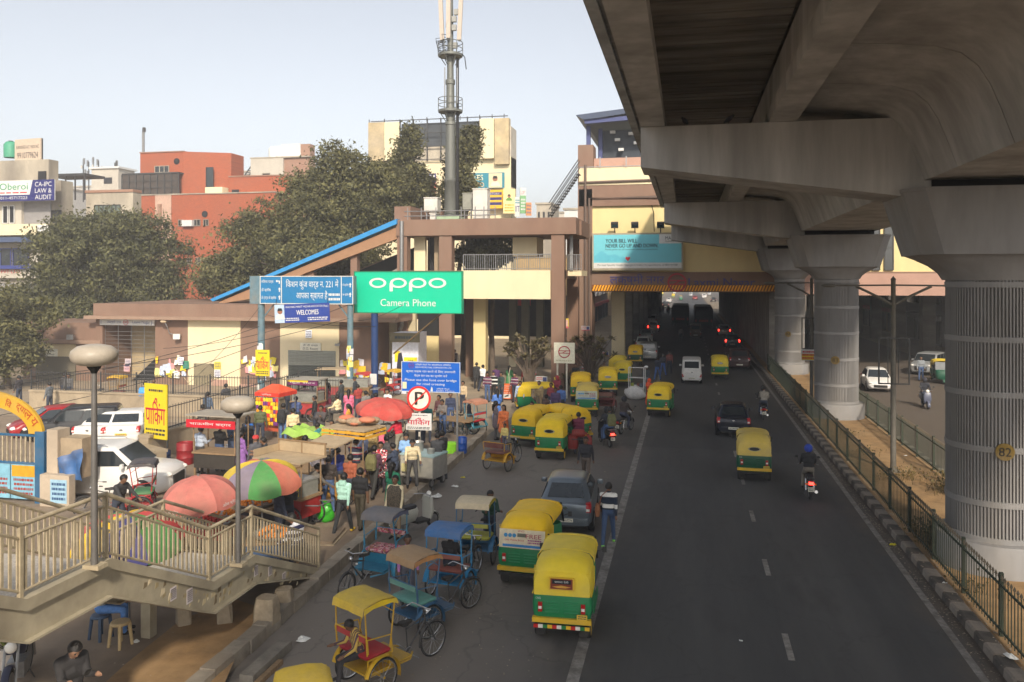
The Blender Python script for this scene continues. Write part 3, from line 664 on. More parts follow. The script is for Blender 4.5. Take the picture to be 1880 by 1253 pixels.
# floodlights on the fascia
for i, (px, py) in enumerate(((327, 618), (132, 619), (621, 633))):
    f = thing('wall_floodlight', ['white floodlight on gooseneck arm on the brown wall beside the gate', 'small floodlight on the low wing above the pump room', 'small camera light beside the roller shutter'][i], 'floodlight', P(px, py, YL-.25), 0, 'wall lights')
    if i == 0: MB().tube([(-.75, .2, 1.0), (-.8, -.3, .95), (-.55, -.4, .7), (-.5, -.2, .2), (-.1, -.1, .1)], .03, 6).build('arm', STEEL, f, 40); MB().ell((-.85, -.35, .98), (.25, .12, .1), 8, 5).build('lamp_head', pm((190, 170, 140)), f, 60)
    MB().box((0, -.15, 0), (.42, .2, .34) if i < 2 else (.3, .4, .12), rz=.4).build('housing', WHITE if i == 0 else STEEL, f); MB().box((.0, .1, .05), (.08, .3, .08)).build('bracket', STEEL, f)
# torn posters along the wall foot
tp = bpy.data.objects.new('wall_posters', None); col.objects.link(tp); tp.parent = lb; tp.location = (0, -.12, 0)
tp.location = Vector((0, YL-.13, 0))+B.off
rp_ = random.Random(11); PC = [(235, 235, 225), (225, 205, 60), (240, 225, 140), (215, 210, 215), (235, 190, 40), (190, 200, 220), (225, 150, 150)]
for a, b_, cnt in ((442, 470, 16), (478, 516, 16), (622, 676, 26), (285, 345, 22), (690, 730, 9)):
    for k in range(cnt):
        px, py = rp_.uniform(a+2, b_-6), rp_.uniform(664, 700); w_, h_ = rp_.uniform(.15, .5), rp_.uniform(.2, .5)
        x, z = B.x(px), B.z(py); j = lambda: rp_.uniform(-.07, .07)
        MB().prism([(x+j(), z+j()), (x+w_+j(), z+j()), (x+w_+j(), z+h_+j()), (x+w_*.5, z+h_+j()), (x+j(), z+h_+j())], -.02-k*.0015, -.018-k*.0015).build('poster', pm(rp_.choice(PC), .8), tp)
for px, py, c in ((569, 611, (225, 230, 240)), (402, 672, (220, 205, 60)), (402, 686, (225, 225, 230)), (335, 665, (235, 235, 240)), (344, 672, (60, 150, 110)), (236, 680, (220, 175, 175)), (238, 670, (205, 190, 190))):
    poster(tp, B.x(px)-.22, B.z(py)-.25, B.x(px)+.22, B.z(py)+.25, pm(c), pm((70, 70, 110)), -.05, px)
# ============================================================ houses behind
def brickmat(name, c1, c2, mortar, scale=1.0, dirt=.4):
    m = bpy.data.materials.new(name); m.use_nodes = True; n = m.node_tree.nodes; l = m.node_tree.links; b = n['Principled BSDF']; b.inputs['Roughness'].default_value = .9
    tc = n.new('ShaderNodeTexCoord'); mp = n.new('ShaderNodeMapping'); mp.inputs['Rotation'].default_value = (R(90), 0, 0); l.new(tc.outputs['Object'], mp.inputs[0])
    br = n.new('ShaderNodeTexBrick'); br.inputs['Scale'].default_value = scale; br.inputs['Color1'].default_value = (*c1, 1); br.inputs['Color2'].default_value = (*c2, 1); br.inputs['Mortar'].default_value = (*mortar, 1)
    br.inputs['Mortar Size'].default_value = .012; br.inputs['Brick Width'].default_value = .24; br.inputs['Row Height'].default_value = .09; l.new(mp.outputs[0], br.inputs[0])
    no = n.new('ShaderNodeTexNoise'); no.inputs['Scale'].default_value = .45; no.inputs['Detail'].default_value = 8; l.new(tc.outputs['Object'], no.inputs[0])
    rp = n.new('ShaderNodeValToRGB'); rp.color_ramp.elements[0].position = .35; rp.color_ramp.elements[1].position = .75; rp.color_ramp.elements[0].color = (0, 0, 0, 1); rp.color_ramp.elements[1].color = (dirt,)*3+(1,); l.new(no.outputs[0], rp.inputs[0])
    mx = n.new('ShaderNodeMixRGB'); l.new(rp.outputs[0], mx.inputs[0]); l.new(br.outputs[0], mx.inputs[1]); mx.inputs[2].default_value = (.26, .10, .055, 1); l.new(mx.outputs[0], b.inputs['Base Color'])
    return m
BRICK = brickmat('red_brick', (.42, .085, .028), (.33, .062, .022), (.32, .12, .065))
BRICK2 = brickmat('old_brick', (.36, .19, .13), (.30, .15, .10), (.34, .25, .18))
OLD = mat('weathered_plaster', (.42, .37, .29), .9, .25, .8, .1, dirt=.8, dcol=(.15, .13, .11), stretch=(1, 1, .4), world=True)
PALE = mat('pale_plaster', (.50, .46, .39), .9, .1, .7, dirt=.4, dcol=(.35, .30, .24), world=True)

# red brick building
rb = thing('brick_building', 'red brick building with flat roofs behind the trees', 'building', (P(350, 700, 84).x, 84, 0)); A = Facade(rb, 84, 350)
A.box('main_block', 195, 357, 505, 720, BRICK, 4)
A.box('coping', 194, 355.5, 506, 357.5, OLD, 4.2, -.1)
A.box('upper_block', 242, 274, 322, 357, BRICK, 4, 1.5); A.box('coping', 241, 272.5, 323, 274.2, BRICK2, 4.2, 1.4)
MB().prism([(A.x(322)+.01, 0), (A.x(392), 2.2), (A.x(392), 5), (A.x(322)+.01, 4)], A.z(357), A.z(274), 'XY').build('upper_wing', BRICK, rb, 0, A.off+Vector((0, 85.5, 0)))
A.box('rear_block', 393, 321, 506, 357, BRICK, 2, 3); A.box('rear_parapet', 393, 319, 507, 321, BRICK2, 2, 2.9)
A.box('pale_strip', 286, 358, 315, 720, mat('pink_plaster', (.50, .33, .25), .9, .15, .8, world=True), .3, -.12)
A.box('downpipe', 292, 374, 298, 560, BRICK2, .2, -.3)
for a, b_, c, d in ((304, 405, 315, 427), (328, 404, 337, 415), (356, 404, 368, 415), (374, 404, 383, 415), (344, 474, 352, 485), (360, 474, 368, 485), (374, 474, 384, 485), (330, 540, 338, 550)): A.window(a, b_, c, d, OLD, 0, 1, gm=DARK)
A.window(270, 300, 296, 312, OLD, 1.48, 2); A.window(356, 303, 369, 341, IRON, 2.5, 0); A.box('doorway', 400, 345, 413, 356, DARK, .1, 2.9)
A.box('step_block', 358, 341, 390, 357, CREAM, 1.5, 2)
for px, py in ((376, 394), (348, 463), (310, 292)):
    MB().lathe([(0, -.04), (.38, -.04), (.38, .1)], 16, (A.x(px), 84 if px > 315 else 85.5, A.z(py)), 'Y').build('round_vent', DARK, rb, 0, A.off)
ac = A.box('air_conditioner', 338, 405, 357, 416, WHITE, .5, -.5)
# rooftop cage and flue
cg = thing('rooftop_cage', 'dark glazed metal enclosure on the red brick roof', 'enclosure', (A.x(270), 84.5, A.z(357)))
CGL = mat('cage_mesh', (.07, .055, .045), .4, .3, 3)
cw = (A.x(323)-A.x(218))/2; chh = A.z(314)-A.z(357)
MB().mm((-cw, 0, chh-.15), (cw, 1.9, chh)).build('roof', IRON, cg)
MB().mm((-cw+.05, .12, .05), (cw-.05, .16, chh-.16)).build('mesh_screen', CGL, cg)
for i in range(9): MB().mm((-cw+i*cw/4-.05, 0, 0), (-cw+i*cw/4+.05, .1, chh-.16)).build('post', IRON, cg)
for z in (.9, 1.7): MB().mm((-cw, -.02, z), (cw, .0, z+.07)).build('rail', IRON, cg)
fl = thing('flue_pipe', 'thin steel flue pipe rising over the brick building', 'pipe', (A.x(242)-.1, 86.2, A.z(357))); MB().tube([(0, 0, 0), (0, 0, A.z(232)-A.z(357)), (.15, 0, A.z(229)-A.z(357))], .16, 8).build('shaft', STEEL, fl, 40); MB().lathe([(.2, 0), (.2, .5), (0, .6)], 8, (.1, 0, A.z(232)-A.z(357))).build('cowl', IRON, fl)
# pale building at the back
pb = thing('rooftop_house', 'pale unfinished house with brick side and white roof tank above the trees', 'building', (P(510, 700, 105).x, 105, 0)); D = Facade(pb, 105, 510)
D.box('front_wall', 460, 290, 520, 420, PALE, 2); D.box('brick_side', 520, 290, 566, 420, BRICK2, 2, .3)
D.box('parapet', 459, 288, 567, 290.3, OLD, 2, -.05); D.box('stair_head', 513, 264, 548, 290, WHITE, 1.5, .6); D.box('brick_return', 548.1, 265, 565, 288, BRICK2, 1.5, .7)
D.window(482, 318, 496, 332, OLD, 0, 0, gm=DARK); D.box('balcony', 484, 344, 520, 352, OLD, .8, -.8)
for px in (492, 503): MB().lathe([(.9, 0), (.9, 1.6), (.6, 1.9), (0, 2)], 14, (D.x(px), 107, D.z(290))).build('water_tank', WHITE, pb, 50, D.off)
ld = thing('roof_ladder', 'slanting black steel ladder beside the pale rooftop house', 'ladder', (D.x(440), 106, D.z(322)))
for dx in (0, .7): MB().beam((dx, 0, 0), (dx+D.x(457)-D.x(440), 0, D.z(298)-D.z(322)), .12, .12).build('rail', IRON, ld)
for i in range(6): MB().beam(((D.x(457)-D.x(440))*i/6, 0, (D.z(298)-D.z(322))*i/6), (.7+(D.x(457)-D.x(440))*i/6, 0, (D.z(298)-D.z(322))*i/6), .1, .1).build('rung', IRON, ld)
# left building with adverts
lo = thing('office_building', 'weathered office building with advertisement boards at the left edge', 'building', (P(50, 700, 64).x, 64, 0)); E_ = Facade(lo, 64, 50)
E_.box('wall', -40, 331, 100, 720, OLD, 1.5, .8); E_.box('roof_room', -40, 292, 80, 331, OLD, 1.2, .6); E_.box('roof_door', 62, 314, 76, 332, DARK, .1, .5)
E_.box('annexe', 100, 348, 190, 600, OLD, 1.2, 4); E_.box('annexe_parapet', 99, 343, 191, 348, BRICK2, 1.3, 3.9)
AN = E_.window(117, 372, 166, 392, IRON, 4, 5, gm=mat('green_glass', (.13, .16, .14), .3, .3, 3)); E_.window(174, 385, 181, 392, OLD, 4, 0, gm=DARK)
E_.box('balcony_recess', 32, 368, 82, 412, mat('recess_grey', (.25, .24, .24), .8, .1, 2), .1, .7); E_.box('recess_door', 83, 386, 101, 413, DARK, .1, .68)
E_.box('balcony_slab', -40, 412, 105, 432, CREAM, 1.4, -.2); E_.box('upper_wall', -40, 365, 33, 412, PALE, .3, .4)
for a in (0, 12): E_.window(a, 377, a+9, 409, WHITE, .38, 0, gm=DARK)
E_.box('blue_canopy', -40, 436, 106, 445, mat('blue_grey_band', (.06, .085, .16), .6, .1, 2), 1.8, -.5)
BLUEF = mat('blue_frame', (.04, .055, .22), .5, .1, 3)
for a, b_ in ((-10, 9), (13, 42), (66, 98)): E_.window(a, 456, b_, 488, BLUEF, .72, 0)
E_.box('pale_panel', 47, 457, 65, 487, PALE, .1, .7); E_.box('blue_sill', -40, 488, 102, 494, BLUEF, 1.2, -.1)
E_.box('lower_band', -40, 495, 62, 511, PALE, .5, .3); E_.box('lower_void', -20, 520, 78, 570, mat('recess_grey', (0, 0, 0)), .1, .6); E_.box('column', 25, 520, 37, 600, PALE, .4, .2)
write('PVT LTD.', lo, E_.x(-2)+E_.off.x, E_.z(502), (E_.x(34)-E_.x(-2)), .33, REDP, .25)
for a in (84, 94): E_.box('air_conditioner', a-4, 415, a+5, 428, WHITE, .5, -.75)
def adboard(px0, py0, px1, py1, Y, ref, name, label, m, tilt=0, d=.12):
    a, b_ = P(px0, py1, Y), P(px1, py0, Y)
    t = thing(name, label, 'sign', (a.x, Y, P((px0+px1)/2, py1, Y).z), tilt)
    w_, h_ = b_.x-a.x, P((px0+px1)/2, py0, Y).z-P((px0+px1)/2, py1, Y).z
    MB().mm((0, 0, 0), (w_, d, h_)).build('board', m, t)
    return t, w_, h_
GREENT = pm((20, 140, 90)); NAVYB = pm((38, 40, 105)); INK = pm((60, 55, 60))
t, w_, h_ = adboard(-60, 332, 100, 370, 63.4, 50, 'advertisement_board', 'green and navy law and audit advertisement board on the office building', WHITE)
X = lambda px: (px+60)/160*w_
rect(t, X(-60), 0, X(62), h_*.3, NAVYB); MB().prism([(X(53), .0), (X(100), 0), (X(100), h_), (X(61), h_)], -.012, -.006).build('printed_panel', NAVYB, t)
write('Ankit Oberoi', t, X(-45), h_*.55, X(52)-X(-45), h_*.32, GREENT); write('670, ADCC. 011-45717223', t, X(-44), h_*.07, X(51)-X(-44), h_*.16, WHITE, -.012); scribble(t, X(-40), h_*.36, X(52), h_*.46, REDP, 1)
for i, s in enumerate(('CA-IPC', 'LAW &', 'AUDIT')): write(s, t, X(65), h_*(.68-.31*i), X(95)-X(65), h_*.22, WHITE, -.016)
t, w_, h_ = adboard(27, 256, 81, 298, 65, 50, 'rooftop_signboard', 'faded beige rooftop signboard with a phone number', pm((196, 178, 158)), -.12)
write('FURNISHED A/C / NON A/C', t, w_*.07, h_*.58, w_*.86, h_*.14, INK); write('9910779624', t, w_*.1, h_*.16, w_*.8, h_*.26, INK)
for x in (.1, w_-.1): MB().mm((x-.05, .2, -1.8), (x+.05, .3, h_)).build('post', IRON, t)
t = thing('water_tank', 'green water tank behind the beige rooftop signboard', 'tank', P(20, 290, 66)); MB().lathe([(.6, 0), (.62, 1.2), (.4, 1.5), (0, 1.55)], 14).build('shell', pm((70, 150, 120)), t, 50); MB().lathe([(.2, 1.52), (.2, 1.6), (0, 1.62)], 10).build('lid', DARK, t)
# small roof clutter between the two buildings
t = thing('roof_pergola', 'dark steel pergola on the flat roof behind the law board', 'pergola', P(120, 350, 72)); a = P(85, 322, 72)-t.location; b_ = P(155, 326, 72)-t.location
MB().mm((a.x, 0, a.z-.15), (b_.x, 3, a.z+.1)).build('roof', IRON, t)
for i in range(5): MB().mm((a.x+(b_.x-a.x)*i/4-.06, 0, -1), (a.x+(b_.x-a.x)*i/4+.06, .1, a.z-.16)).build('post', IRON, t)
rr = random.Random(8)
for i, px in enumerate((153, 163, 171, 181, 184, 211, 213)):
    t = thing('antenna_pole', ['short pole with panel antenna, first of the rooftop row', 'thin latticed antenna pole, second of the rooftop row', 'forked antenna pole, third of the rooftop row', 'antenna pole with white drum, fourth of the rooftop row', 'slim antenna pole, fifth of the rooftop row', 'antenna pole on the white rooftop hut', 'bent antenna pole beside the white rooftop hut'][i], 'antenna', P(px, 350, 120), 0, 'rooftop antenna poles')
    h_ = P(px, [304, 308, 302, 306, 320, 310, 308][i], 120).z-t.location.z+1
    MB().tube([(0, 0, -2), (0, 0, h_)], .1, 5).build('pole', IRON, t)
    for k in range(4): MB().box((rr.uniform(-.4, .4), 0, h_*(.4+.18*k)), (.25, .2, 1.0 if k % 2 else .5)).build('antenna', STEEL if k % 2 else EQ, t)
t = thing('rooftop_hut', 'white rooftop hut beside the red brick building', 'building', P(208, 357, 118)); MB().box((0, 0, 1.5), (5, 4, 5)).build('wall', PALE, t); MB().box((0, 0, 4.1), (5.6, 4.6, .3)).build('roof', WHITE, t); MB().box((.6, -2.02, 2), (1.5, .1, 1)).build('window', DARK, t)

# building with big rooftop hoarding
hbld = thing('hoarding_building', 'tall cream building carrying an empty dark rooftop hoarding', 'building', (P(800, 700, 92).x, 92, 0)); H = Facade(hbld, 92, 808)
TAN = mat('rusty_tan', (.48, .38, .22), .85, .3, .8, dirt=.5, dcol=(.30, .27, .24), world=True)
H.box('wall', 676, 290, 936, 720, CREAM, 3, .6)
H.box('side_pier', 676, 220, 705, 292, TAN, 1, 0); H.box('white_panel', 706, 221, 733, 292, CREAM, .6, -.1)
H.box('hoarding_back', 733, 223, 881, 294, mat('slate_hoarding', (.055, .065, .075), .6, .3, .5, world=True), .4, .8)
H.box('white_panel', 881, 222, 907, 294, CREAM, .6, -.1); H.box('side_pier', 908, 222, 934, 305, TAN, 1, 0); H.box('return_wall', 934, 235, 936, 345, PALE, 3, .7)
H.box('lower_hoarding', 733, 268, 881, 294, OLD, .2, .55)
FB = [(x, y) for x in (733, 757, 783, 808, 833, 857, 880) for y in (0,)]
for x, _ in FB: H.box('frame_post', x-.8, 216, x+.8, 294, IRON, .2, .2)
for y in (218, 243, 268, 292): H.box('frame_rail', 680, y-.6, 932, y+.6, IRON, .15, .05)
for px in (677, 705, 757, 783, 844, 880, 903, 925): H.box('roof_spike', px-.6, 214, px+.6, 222, IRON, .1, .1)
def hsign(px0, py0, px1, py1, m, label, dy=-.4, tilt=0): return adboard(px0, py0, px1, py1, 92+dy, 808, 'shop_signboard', label, m, tilt)
YEL = pm((236, 180, 40)); TEAL = pm((40, 130, 150)); PEACH = pm((225, 190, 150))
t, w_, h_ = hsign(842, 318, 926, 346, TEAL, 'teal TAXES signboard with a portrait'); write('TAXES', t, w_*.1, h_*.52, w_*.44, h_*.36, pm((235, 225, 190)))
write('LANGO', t, w_*.12, h_*.08, w_*.44, h_*.3, PEACH); rect(t, w_*.66, h_*.02, w_*.95, h_*.96, pm((215, 200, 165)), -.004)
def portrait(t, x, z, s, shirt, y=-.012):
    MB().lathe([(0, -.004), (s*.3, -.004), (s*.3, 0)], 14, (x, y, z+s*.25), 'Y').build('portrait_head', pm((150, 100, 75)), t)
    MB().prism([(x-s*.31, z+s*.3), (x+s*.31, z+s*.3), (x+s*.2, z+s*.6), (x-s*.2, z+s*.6)], y-.006, y-.0045).build('portrait_hair', DARK, t)
    MB().prism([(x-s*.6, z-s*.6), (x+s*.6, z-s*.6), (x+s*.45, z-s*.15), (x, z), (x-s*.45, z-s*.15)], y-.004, y).build('portrait_shirt', shirt, t)
portrait(t, w_*.8, h_*.45, h_*.55, pm((225, 215, 190)))
t, w_, h_ = hsign(887, 349, 925, 383, YEL, 'yellow course signboard below the teal signboard')
for i in range(3): rect(t, w_*.1, h_*(.72-.27*i), w_*.9, h_*(.87-.27*i), NAVYB, -.005)
write('HISTORY', t, w_*.2, h_*.74, w_*.6, h_*.1, WHITE, -.012)
t, w_, h_ = hsign(924, 347, 945, 392, pm((232, 215, 150)), 'cream signboard with a small portrait beside the yellow board', -1.2, .25); portrait(t, w_*.5, h_*.65, h_*.22, pm((90, 140, 60))); scribble(t, w_*.1, h_*.06, w_*.9, h_*.4, pm((190, 150, 30)), 3)
t, w_, h_ = hsign(945, 362, 955, 398, WHITE, 'white and blue signboard leaning out past the cream one', -.6, .5); write('IIT', t, w_*.1, h_*.25, w_*.8, h_*.3, NAVYB); scribble(t, w_*.1, h_*.65, w_*.9, h_*.9, TEAL, 2)
t, w_, h_ = hsign(955, 345, 966, 392, pm((120, 170, 120)), 'tall green signboard with a red top', -.6, .5); rect(t, 0, h_*.7, w_, h_, WHITE); write('LOFT', t, w_*.1, h_*.74, w_*.8, h_*.14, REDP, -.013); scribble(t, w_*.1, h_*.1, w_*.9, h_*.6, WHITE, 4)
t, w_, h_ = hsign(966, 372, 976, 396, pm((205, 140, 90)), 'small orange signboard at the end of the sign row', -.6, .5); scribble(t, w_*.1, h_*.1, w_*.9, h_*.9, pm((120, 110, 120)), 3)
t, w_, h_ = hsign(776, 319, 800, 336, NAVYB, 'blue and red signboard half hidden by the tree', -.3); scribble(t, w_*.05, h_*.5, w_*.95, h_*.9, WHITE, 1); rect(t, 0, -h_*1.1, w_, 0, pm((215, 90, 80))); 
t, w_, h_ = hsign(718, 330, 736, 352, pm((210, 190, 60)), 'yellow and pink signboard seen through the tree crown', -.3); rect(t, w_*.3, h_*.4, w_*.8, h_, pm((215, 90, 110)))
# hazy rows of flats further off
FAR = mat('far_plaster', (.45, .43, .40), .9, .15, .1, world=True)
for i, (px0, px1, py, Y) in enumerate(((985, 1012, 376, 130), (1022, 1040, 392, 150), (1036, 1062, 386, 125), (120, 200, 345, 150), (560, 680, 330, 140), (40, 120, 350, 140), (400, 470, 318, 150))):
    a = P(px0, py, Y); b_ = P(px1, py, Y)
    t = thing('far_block', ['dark rooftop block behind the black roof stairway', 'pale block under the roof stairway', 'white block between tower and station', 'distant flat block behind the antenna row', 'distant flat block behind the big tree', 'distant block behind the law board', 'distant block behind the red brick roof'][i], 'building', (a.x, Y, 0), 0, 'distant blocks')
    MB().mm((0, 0, 0), (b_.x-a.x, 8, a.z)).build('wall', [OLD, PALE, WHITE, FAR, FAR, FAR, FAR][i], t); MB().mm((-.2, -.2, a.z), (b_.x-a.x+.2, 8.2, a.z+.3)).build('roof', OLD, t)
    for k in range(3): MB().mm(((b_.x-a.x)*(k+.3)/3, -.05, a.z-2.5), ((b_.x-a.x)*(k+.7)/3, .0, a.z-1.2)).build('window', DARK, t)
# right-hand row of shops beyond the far carriageway and left-hand row beyond the station
rr = random.Random(21); SHOPC = [(170, 150, 120), (150, 140, 135), (190, 160, 110), (160, 120, 100), (130, 130, 140)]
def shop(x, y, w_, d, h_, s, i, label, grp):
    t = thing('shop_building', label, 'building', (x, y, 0), 0, grp); m = pm(SHOPC[i % 5], .85, dirt=.4)
    MB().mm((0, 0, 0), (s*d, w_, h_)).build('wall', m, t); MB().mm((-s*.3, -.1, h_), (s*d, w_+.1, h_+.4)).build('roof', OLD, t)
    for f in range(int(h_/3.2)):
        for k in range(3):
            MB().mm((-s*.06, w_*(k+.15)/3, f*3.2+(.2 if f == 0 else 1.0)), (s*.02, w_*(k+.85)/3, f*3.2+2.5)).build('shopfront' if f == 0 else 'window', DARK if f == 0 else GLASS, t)
        MB().mm((-s*.25, .2, f*3.2+2.6), (-s*.02, w_-.2, f*3.2+3.1)).build('signboard', pm(rr.choice([(190, 40, 40), (230, 180, 40), (40, 90, 170), (220, 220, 220), (40, 140, 90)])), t)
ORD = ['nearest', 'second', 'third', 'fourth', 'fifth', 'sixth', 'seventh']
for i in range(7): shop(24.5+rr.uniform(0, 1), 30+i*15, 14, 10, rr.choice([9.6, 12.8]), 1, i, ORD[i]+' shop building in the row beyond the far carriageway', 'shops beyond the far carriageway')
for i in range(7): shop(-13.5-rr.uniform(0, 1), 104+i*16, 15, 12, rr.choice([9.6, 12.8, 9.6]), -1, i+2, ORD[i]+' shop building in the row beside the road under the station', 'shops beyond the station')

# ============================================================ trees
def leafmat(name, c, var):
    m = bpy.data.materials.new(name); m.use_nodes = True; n = m.node_tree.nodes; l = m.node_tree.links; b = n['Principled BSDF']; b.inputs['Roughness'].default_value = .7
    g = n.new('ShaderNodeNewGeometry'); rp = n.new('ShaderNodeValToRGB'); e = rp.color_ramp.elements; l.new(g.outputs['Random Per Island'], rp.inputs[0])
    e = rp.color_ramp.elements; e[0].color = (*[x*(1-var) for x in c], 1); e[1].color = (c[0]*(1+var*1.3), c[1]*(1+var), c[2]*(1+var), 1)
    k = rp.color_ramp.elements.new(.92); k.color = (c[0]*1.6, c[1]*1.4, c[2]*1.1, 1)
    no = n.new('ShaderNodeTexNoise'); no.inputs['Scale'].default_value = .85; no.inputs['Detail'].default_value = 3; l.new(g.outputs['Position'], no.inputs[0]); mr = n.new('ShaderNodeMapRange'); mr.inputs[1].default_value = .35; mr.inputs[2].default_value = .65; mr.inputs[3].default_value = .62; mr.inputs[4].default_value = 1.4; l.new(no.outputs[0], mr.inputs[0])
    mm_ = n.new('ShaderNodeMixRGB'); mm_.blend_type = 'MULTIPLY'; mm_.inputs[0].default_value = 1; l.new(rp.outputs[0], mm_.inputs[1]); l.new(mr.outputs[0], mm_.inputs[2]); rp = mm_
    l.new(rp.outputs[0], b.inputs['Base Color']); tr = n.new('ShaderNodeBsdfTranslucent'); l.new(rp.outputs[0], tr.inputs[0])
    ms_ = n.new('ShaderNodeMixShader'); ms_.inputs[0].default_value = .25; l.new(b.outputs[0], ms_.inputs[1]); l.new(tr.outputs[0], ms_.inputs[2]); l.new(ms_.outputs[0], n['Material Output'].inputs[0])
    return m
LEAF = leafmat('dusty_leaf', (.09, .10, .046), .34); LEAF2 = leafmat('olive_leaf', (.108, .114, .052), .36); LEAF3 = leafmat('frangipani_leaf', (.16, .15, .09), .35)
BARK = mat('bark', (.13, .10, .075), .95, .3, 5, .5)
def leaves(pts, nrm, size, rng, asp=.45):
    n = len(pts); a = rng.normal(size=(n, 3)); a /= np.linalg.norm(a, axis=1)[:, None]
    d = nrm*.5+a*.9; d /= np.linalg.norm(d, axis=1)[:, None]
    u_ = np.cross(d, rng.normal(size=(n, 3))); u_ /= np.linalg.norm(u_, axis=1)[:, None]
    v_ = np.cross(d, u_); s = (size*rng.uniform(.6, 1.3, n))[:, None]
    V = np.stack([pts-u_*s, pts+v_*s*asp, pts+u_*s, pts-v_*s*asp], 1).reshape(-1, 3)
    me = bpy.data.meshes.new('crown'); me.vertices.add(4*n); me.vertices.foreach_set('co', V.ravel())
    me.loops.add(4*n); me.loops.foreach_set('vertex_index', np.arange(4*n)); me.polygons.add(n)
    me.polygons.foreach_set('loop_start', np.arange(n)*4); me.polygons.foreach_set('loop_total', np.full(n, 4)); me.update(calc_edges=True)
    return me
def tree(loc, blobs, trunk_h, label, n=26000, size=.14, m=LEAF, seed=1, r0=.3, name='street_tree', grp='trees behind the entrance building', clump=.75):
    """blobs: big lobes (x, y, z, rx, rz) from the base; each carries many small leaf clumps"""
    rng = np.random.default_rng(seed); t = thing(name, label, 'tree', loc, 0, grp)
    tot = sum(b_[3]**2 for b_ in blobs); P_, N_ = [], []; tips = []
    for (x, y, z, rx, rz) in blobs:
        k = max(6, int(n*rx*rx/tot/70))
        d = rng.normal(size=(k, 3)); d /= np.linalg.norm(d, axis=1)[:, None]; rad = rng.uniform(.35, 1.16, k)**.6
        cc = np.array([x, y, z])+d*rad[:, None]*np.array([rx, rx, rz])
        for i, c in enumerate(cc):
            q = rng.normal(size=(70, 3))*np.array([1, 1, .6])*clump*rng.uniform(.32, .8); P_.append(c+q); N_.append(np.tile(d[i]+np.array([0, 0, .4]), (70, 1)))
        tips += [Vector((x, y, z))]+[Vector(c) for c in cc[:4]]
    me = leaves(np.concatenate(P_), np.concatenate(N_), size, rng); me.materials.append(m); link('crown', me, t)
    rr = random.Random(seed); b = MB(); pts = [(0, 0, -.1)]
    for i in range(1, 5): pts.append((rr.uniform(-.12, .12)*i, rr.uniform(-.12, .12)*i, trunk_h*i/4))
    b.tube(pts, [r0*1.25, r0, r0*.9, r0*.8, r0*.7], 9).build('trunk', BARK, t, 60)
    top = Vector(pts[-1])
    for q in tips: 
        mid = top.lerp(q, .5)+Vector((rr.uniform(-.4, .4), rr.uniform(-.4, .4), .3)); MB().tube([top-Vector((0, 0, .3)), mid, q], [r0*.4, r0*.22, r0*.06], 5).build('limb', BARK, t, 60)
    return t
def TB(Y, *bl):
    """lobes given as photo centre and half extents (px, py, half width, half height, depth offset)"""
    base = P(bl[0][0], VY, Y); base.z = 0; s = Y/((bl[0][0]-940)*ST+F*CT)
    return base, [(P(a, b_, Y).x-base.x, dy, P(a, b_, Y).z, hw*s, hh*s) for a, b_, hw, hh, dy in bl]
base, bl = TB(58, (205, 500, 100, 95, 0), (150, 470, 70, 70, -1), (270, 480, 60, 80, 1), (120, 560, 55, 60, -2), (215, 430, 60, 45, 0), (290, 560, 55, 60, 0), (100, 430, 28, 40, 2), (180, 590, 70, 40, -3))
tree(base, bl, 5, 'broad dusty green tree at the left in front of the brick building', 80000, .15, LEAF, 3)
base, bl = TB(58, (560, 420, 90, 90, 0), (480, 460, 75, 70, 0), (640, 400, 80, 90, 1), (620, 310, 42, 45, 0), (690, 360, 45, 70, 0), (440, 510, 60, 45, -1), (562, 352, 40, 44, 1), (610, 480, 90, 50, -1), (700, 330, 30, 40, 1))
tree(base, bl, 6, 'largest tree, olive crown rising over the blue roof edge', 110000, .15, LEAF2, 4, .4)
base, bl = TB(62, (745, 330, 32, 62, 0), (755, 260, 18, 30, 0), (740, 390, 30, 30, 0), (768, 350, 22, 40, 1))
tree(base, bl, 10, 'slender tree growing just to the left of the mast', 20000, .15, LEAF2, 5, .22, clump=.55)
base, bl = TB(60, (850, 300, 25, 55, 0), (840, 350, 25, 45, 0), (862, 260, 14, 28, 0))
tree(base, bl, 10, 'slender tree growing just to the right of the mast', 15000, .15, LEAF2, 6, .22, clump=.55)
base, bl = TB(44, (15, 590, 45, 70, 0), (40, 640, 35, 40, 0), (0, 650, 45, 50, -1), (60, 575, 22, 25, 1))
tree(base, bl, 3, 'small dusty tree cut by the left edge beside the pump room', 20000, .13, LEAF2, 7, .2, clump=.5)
base, bl = TB(60, (40, 560, 60, 30, 0), (95, 600, 40, 40, 0))
tree(base, bl, 3, 'low pale bush behind the pump room wing', 8000, .14, LEAF, 17, .2, clump=.6)
base, bl = TB(55, (905, 460, 40, 28, 0), (870, 470, 30, 22, 0)); 
tree(base, bl, 7, 'tree seen through the open upper floor of the tower building', 8000, .15, LEAF, 18, .2, clump=.6)
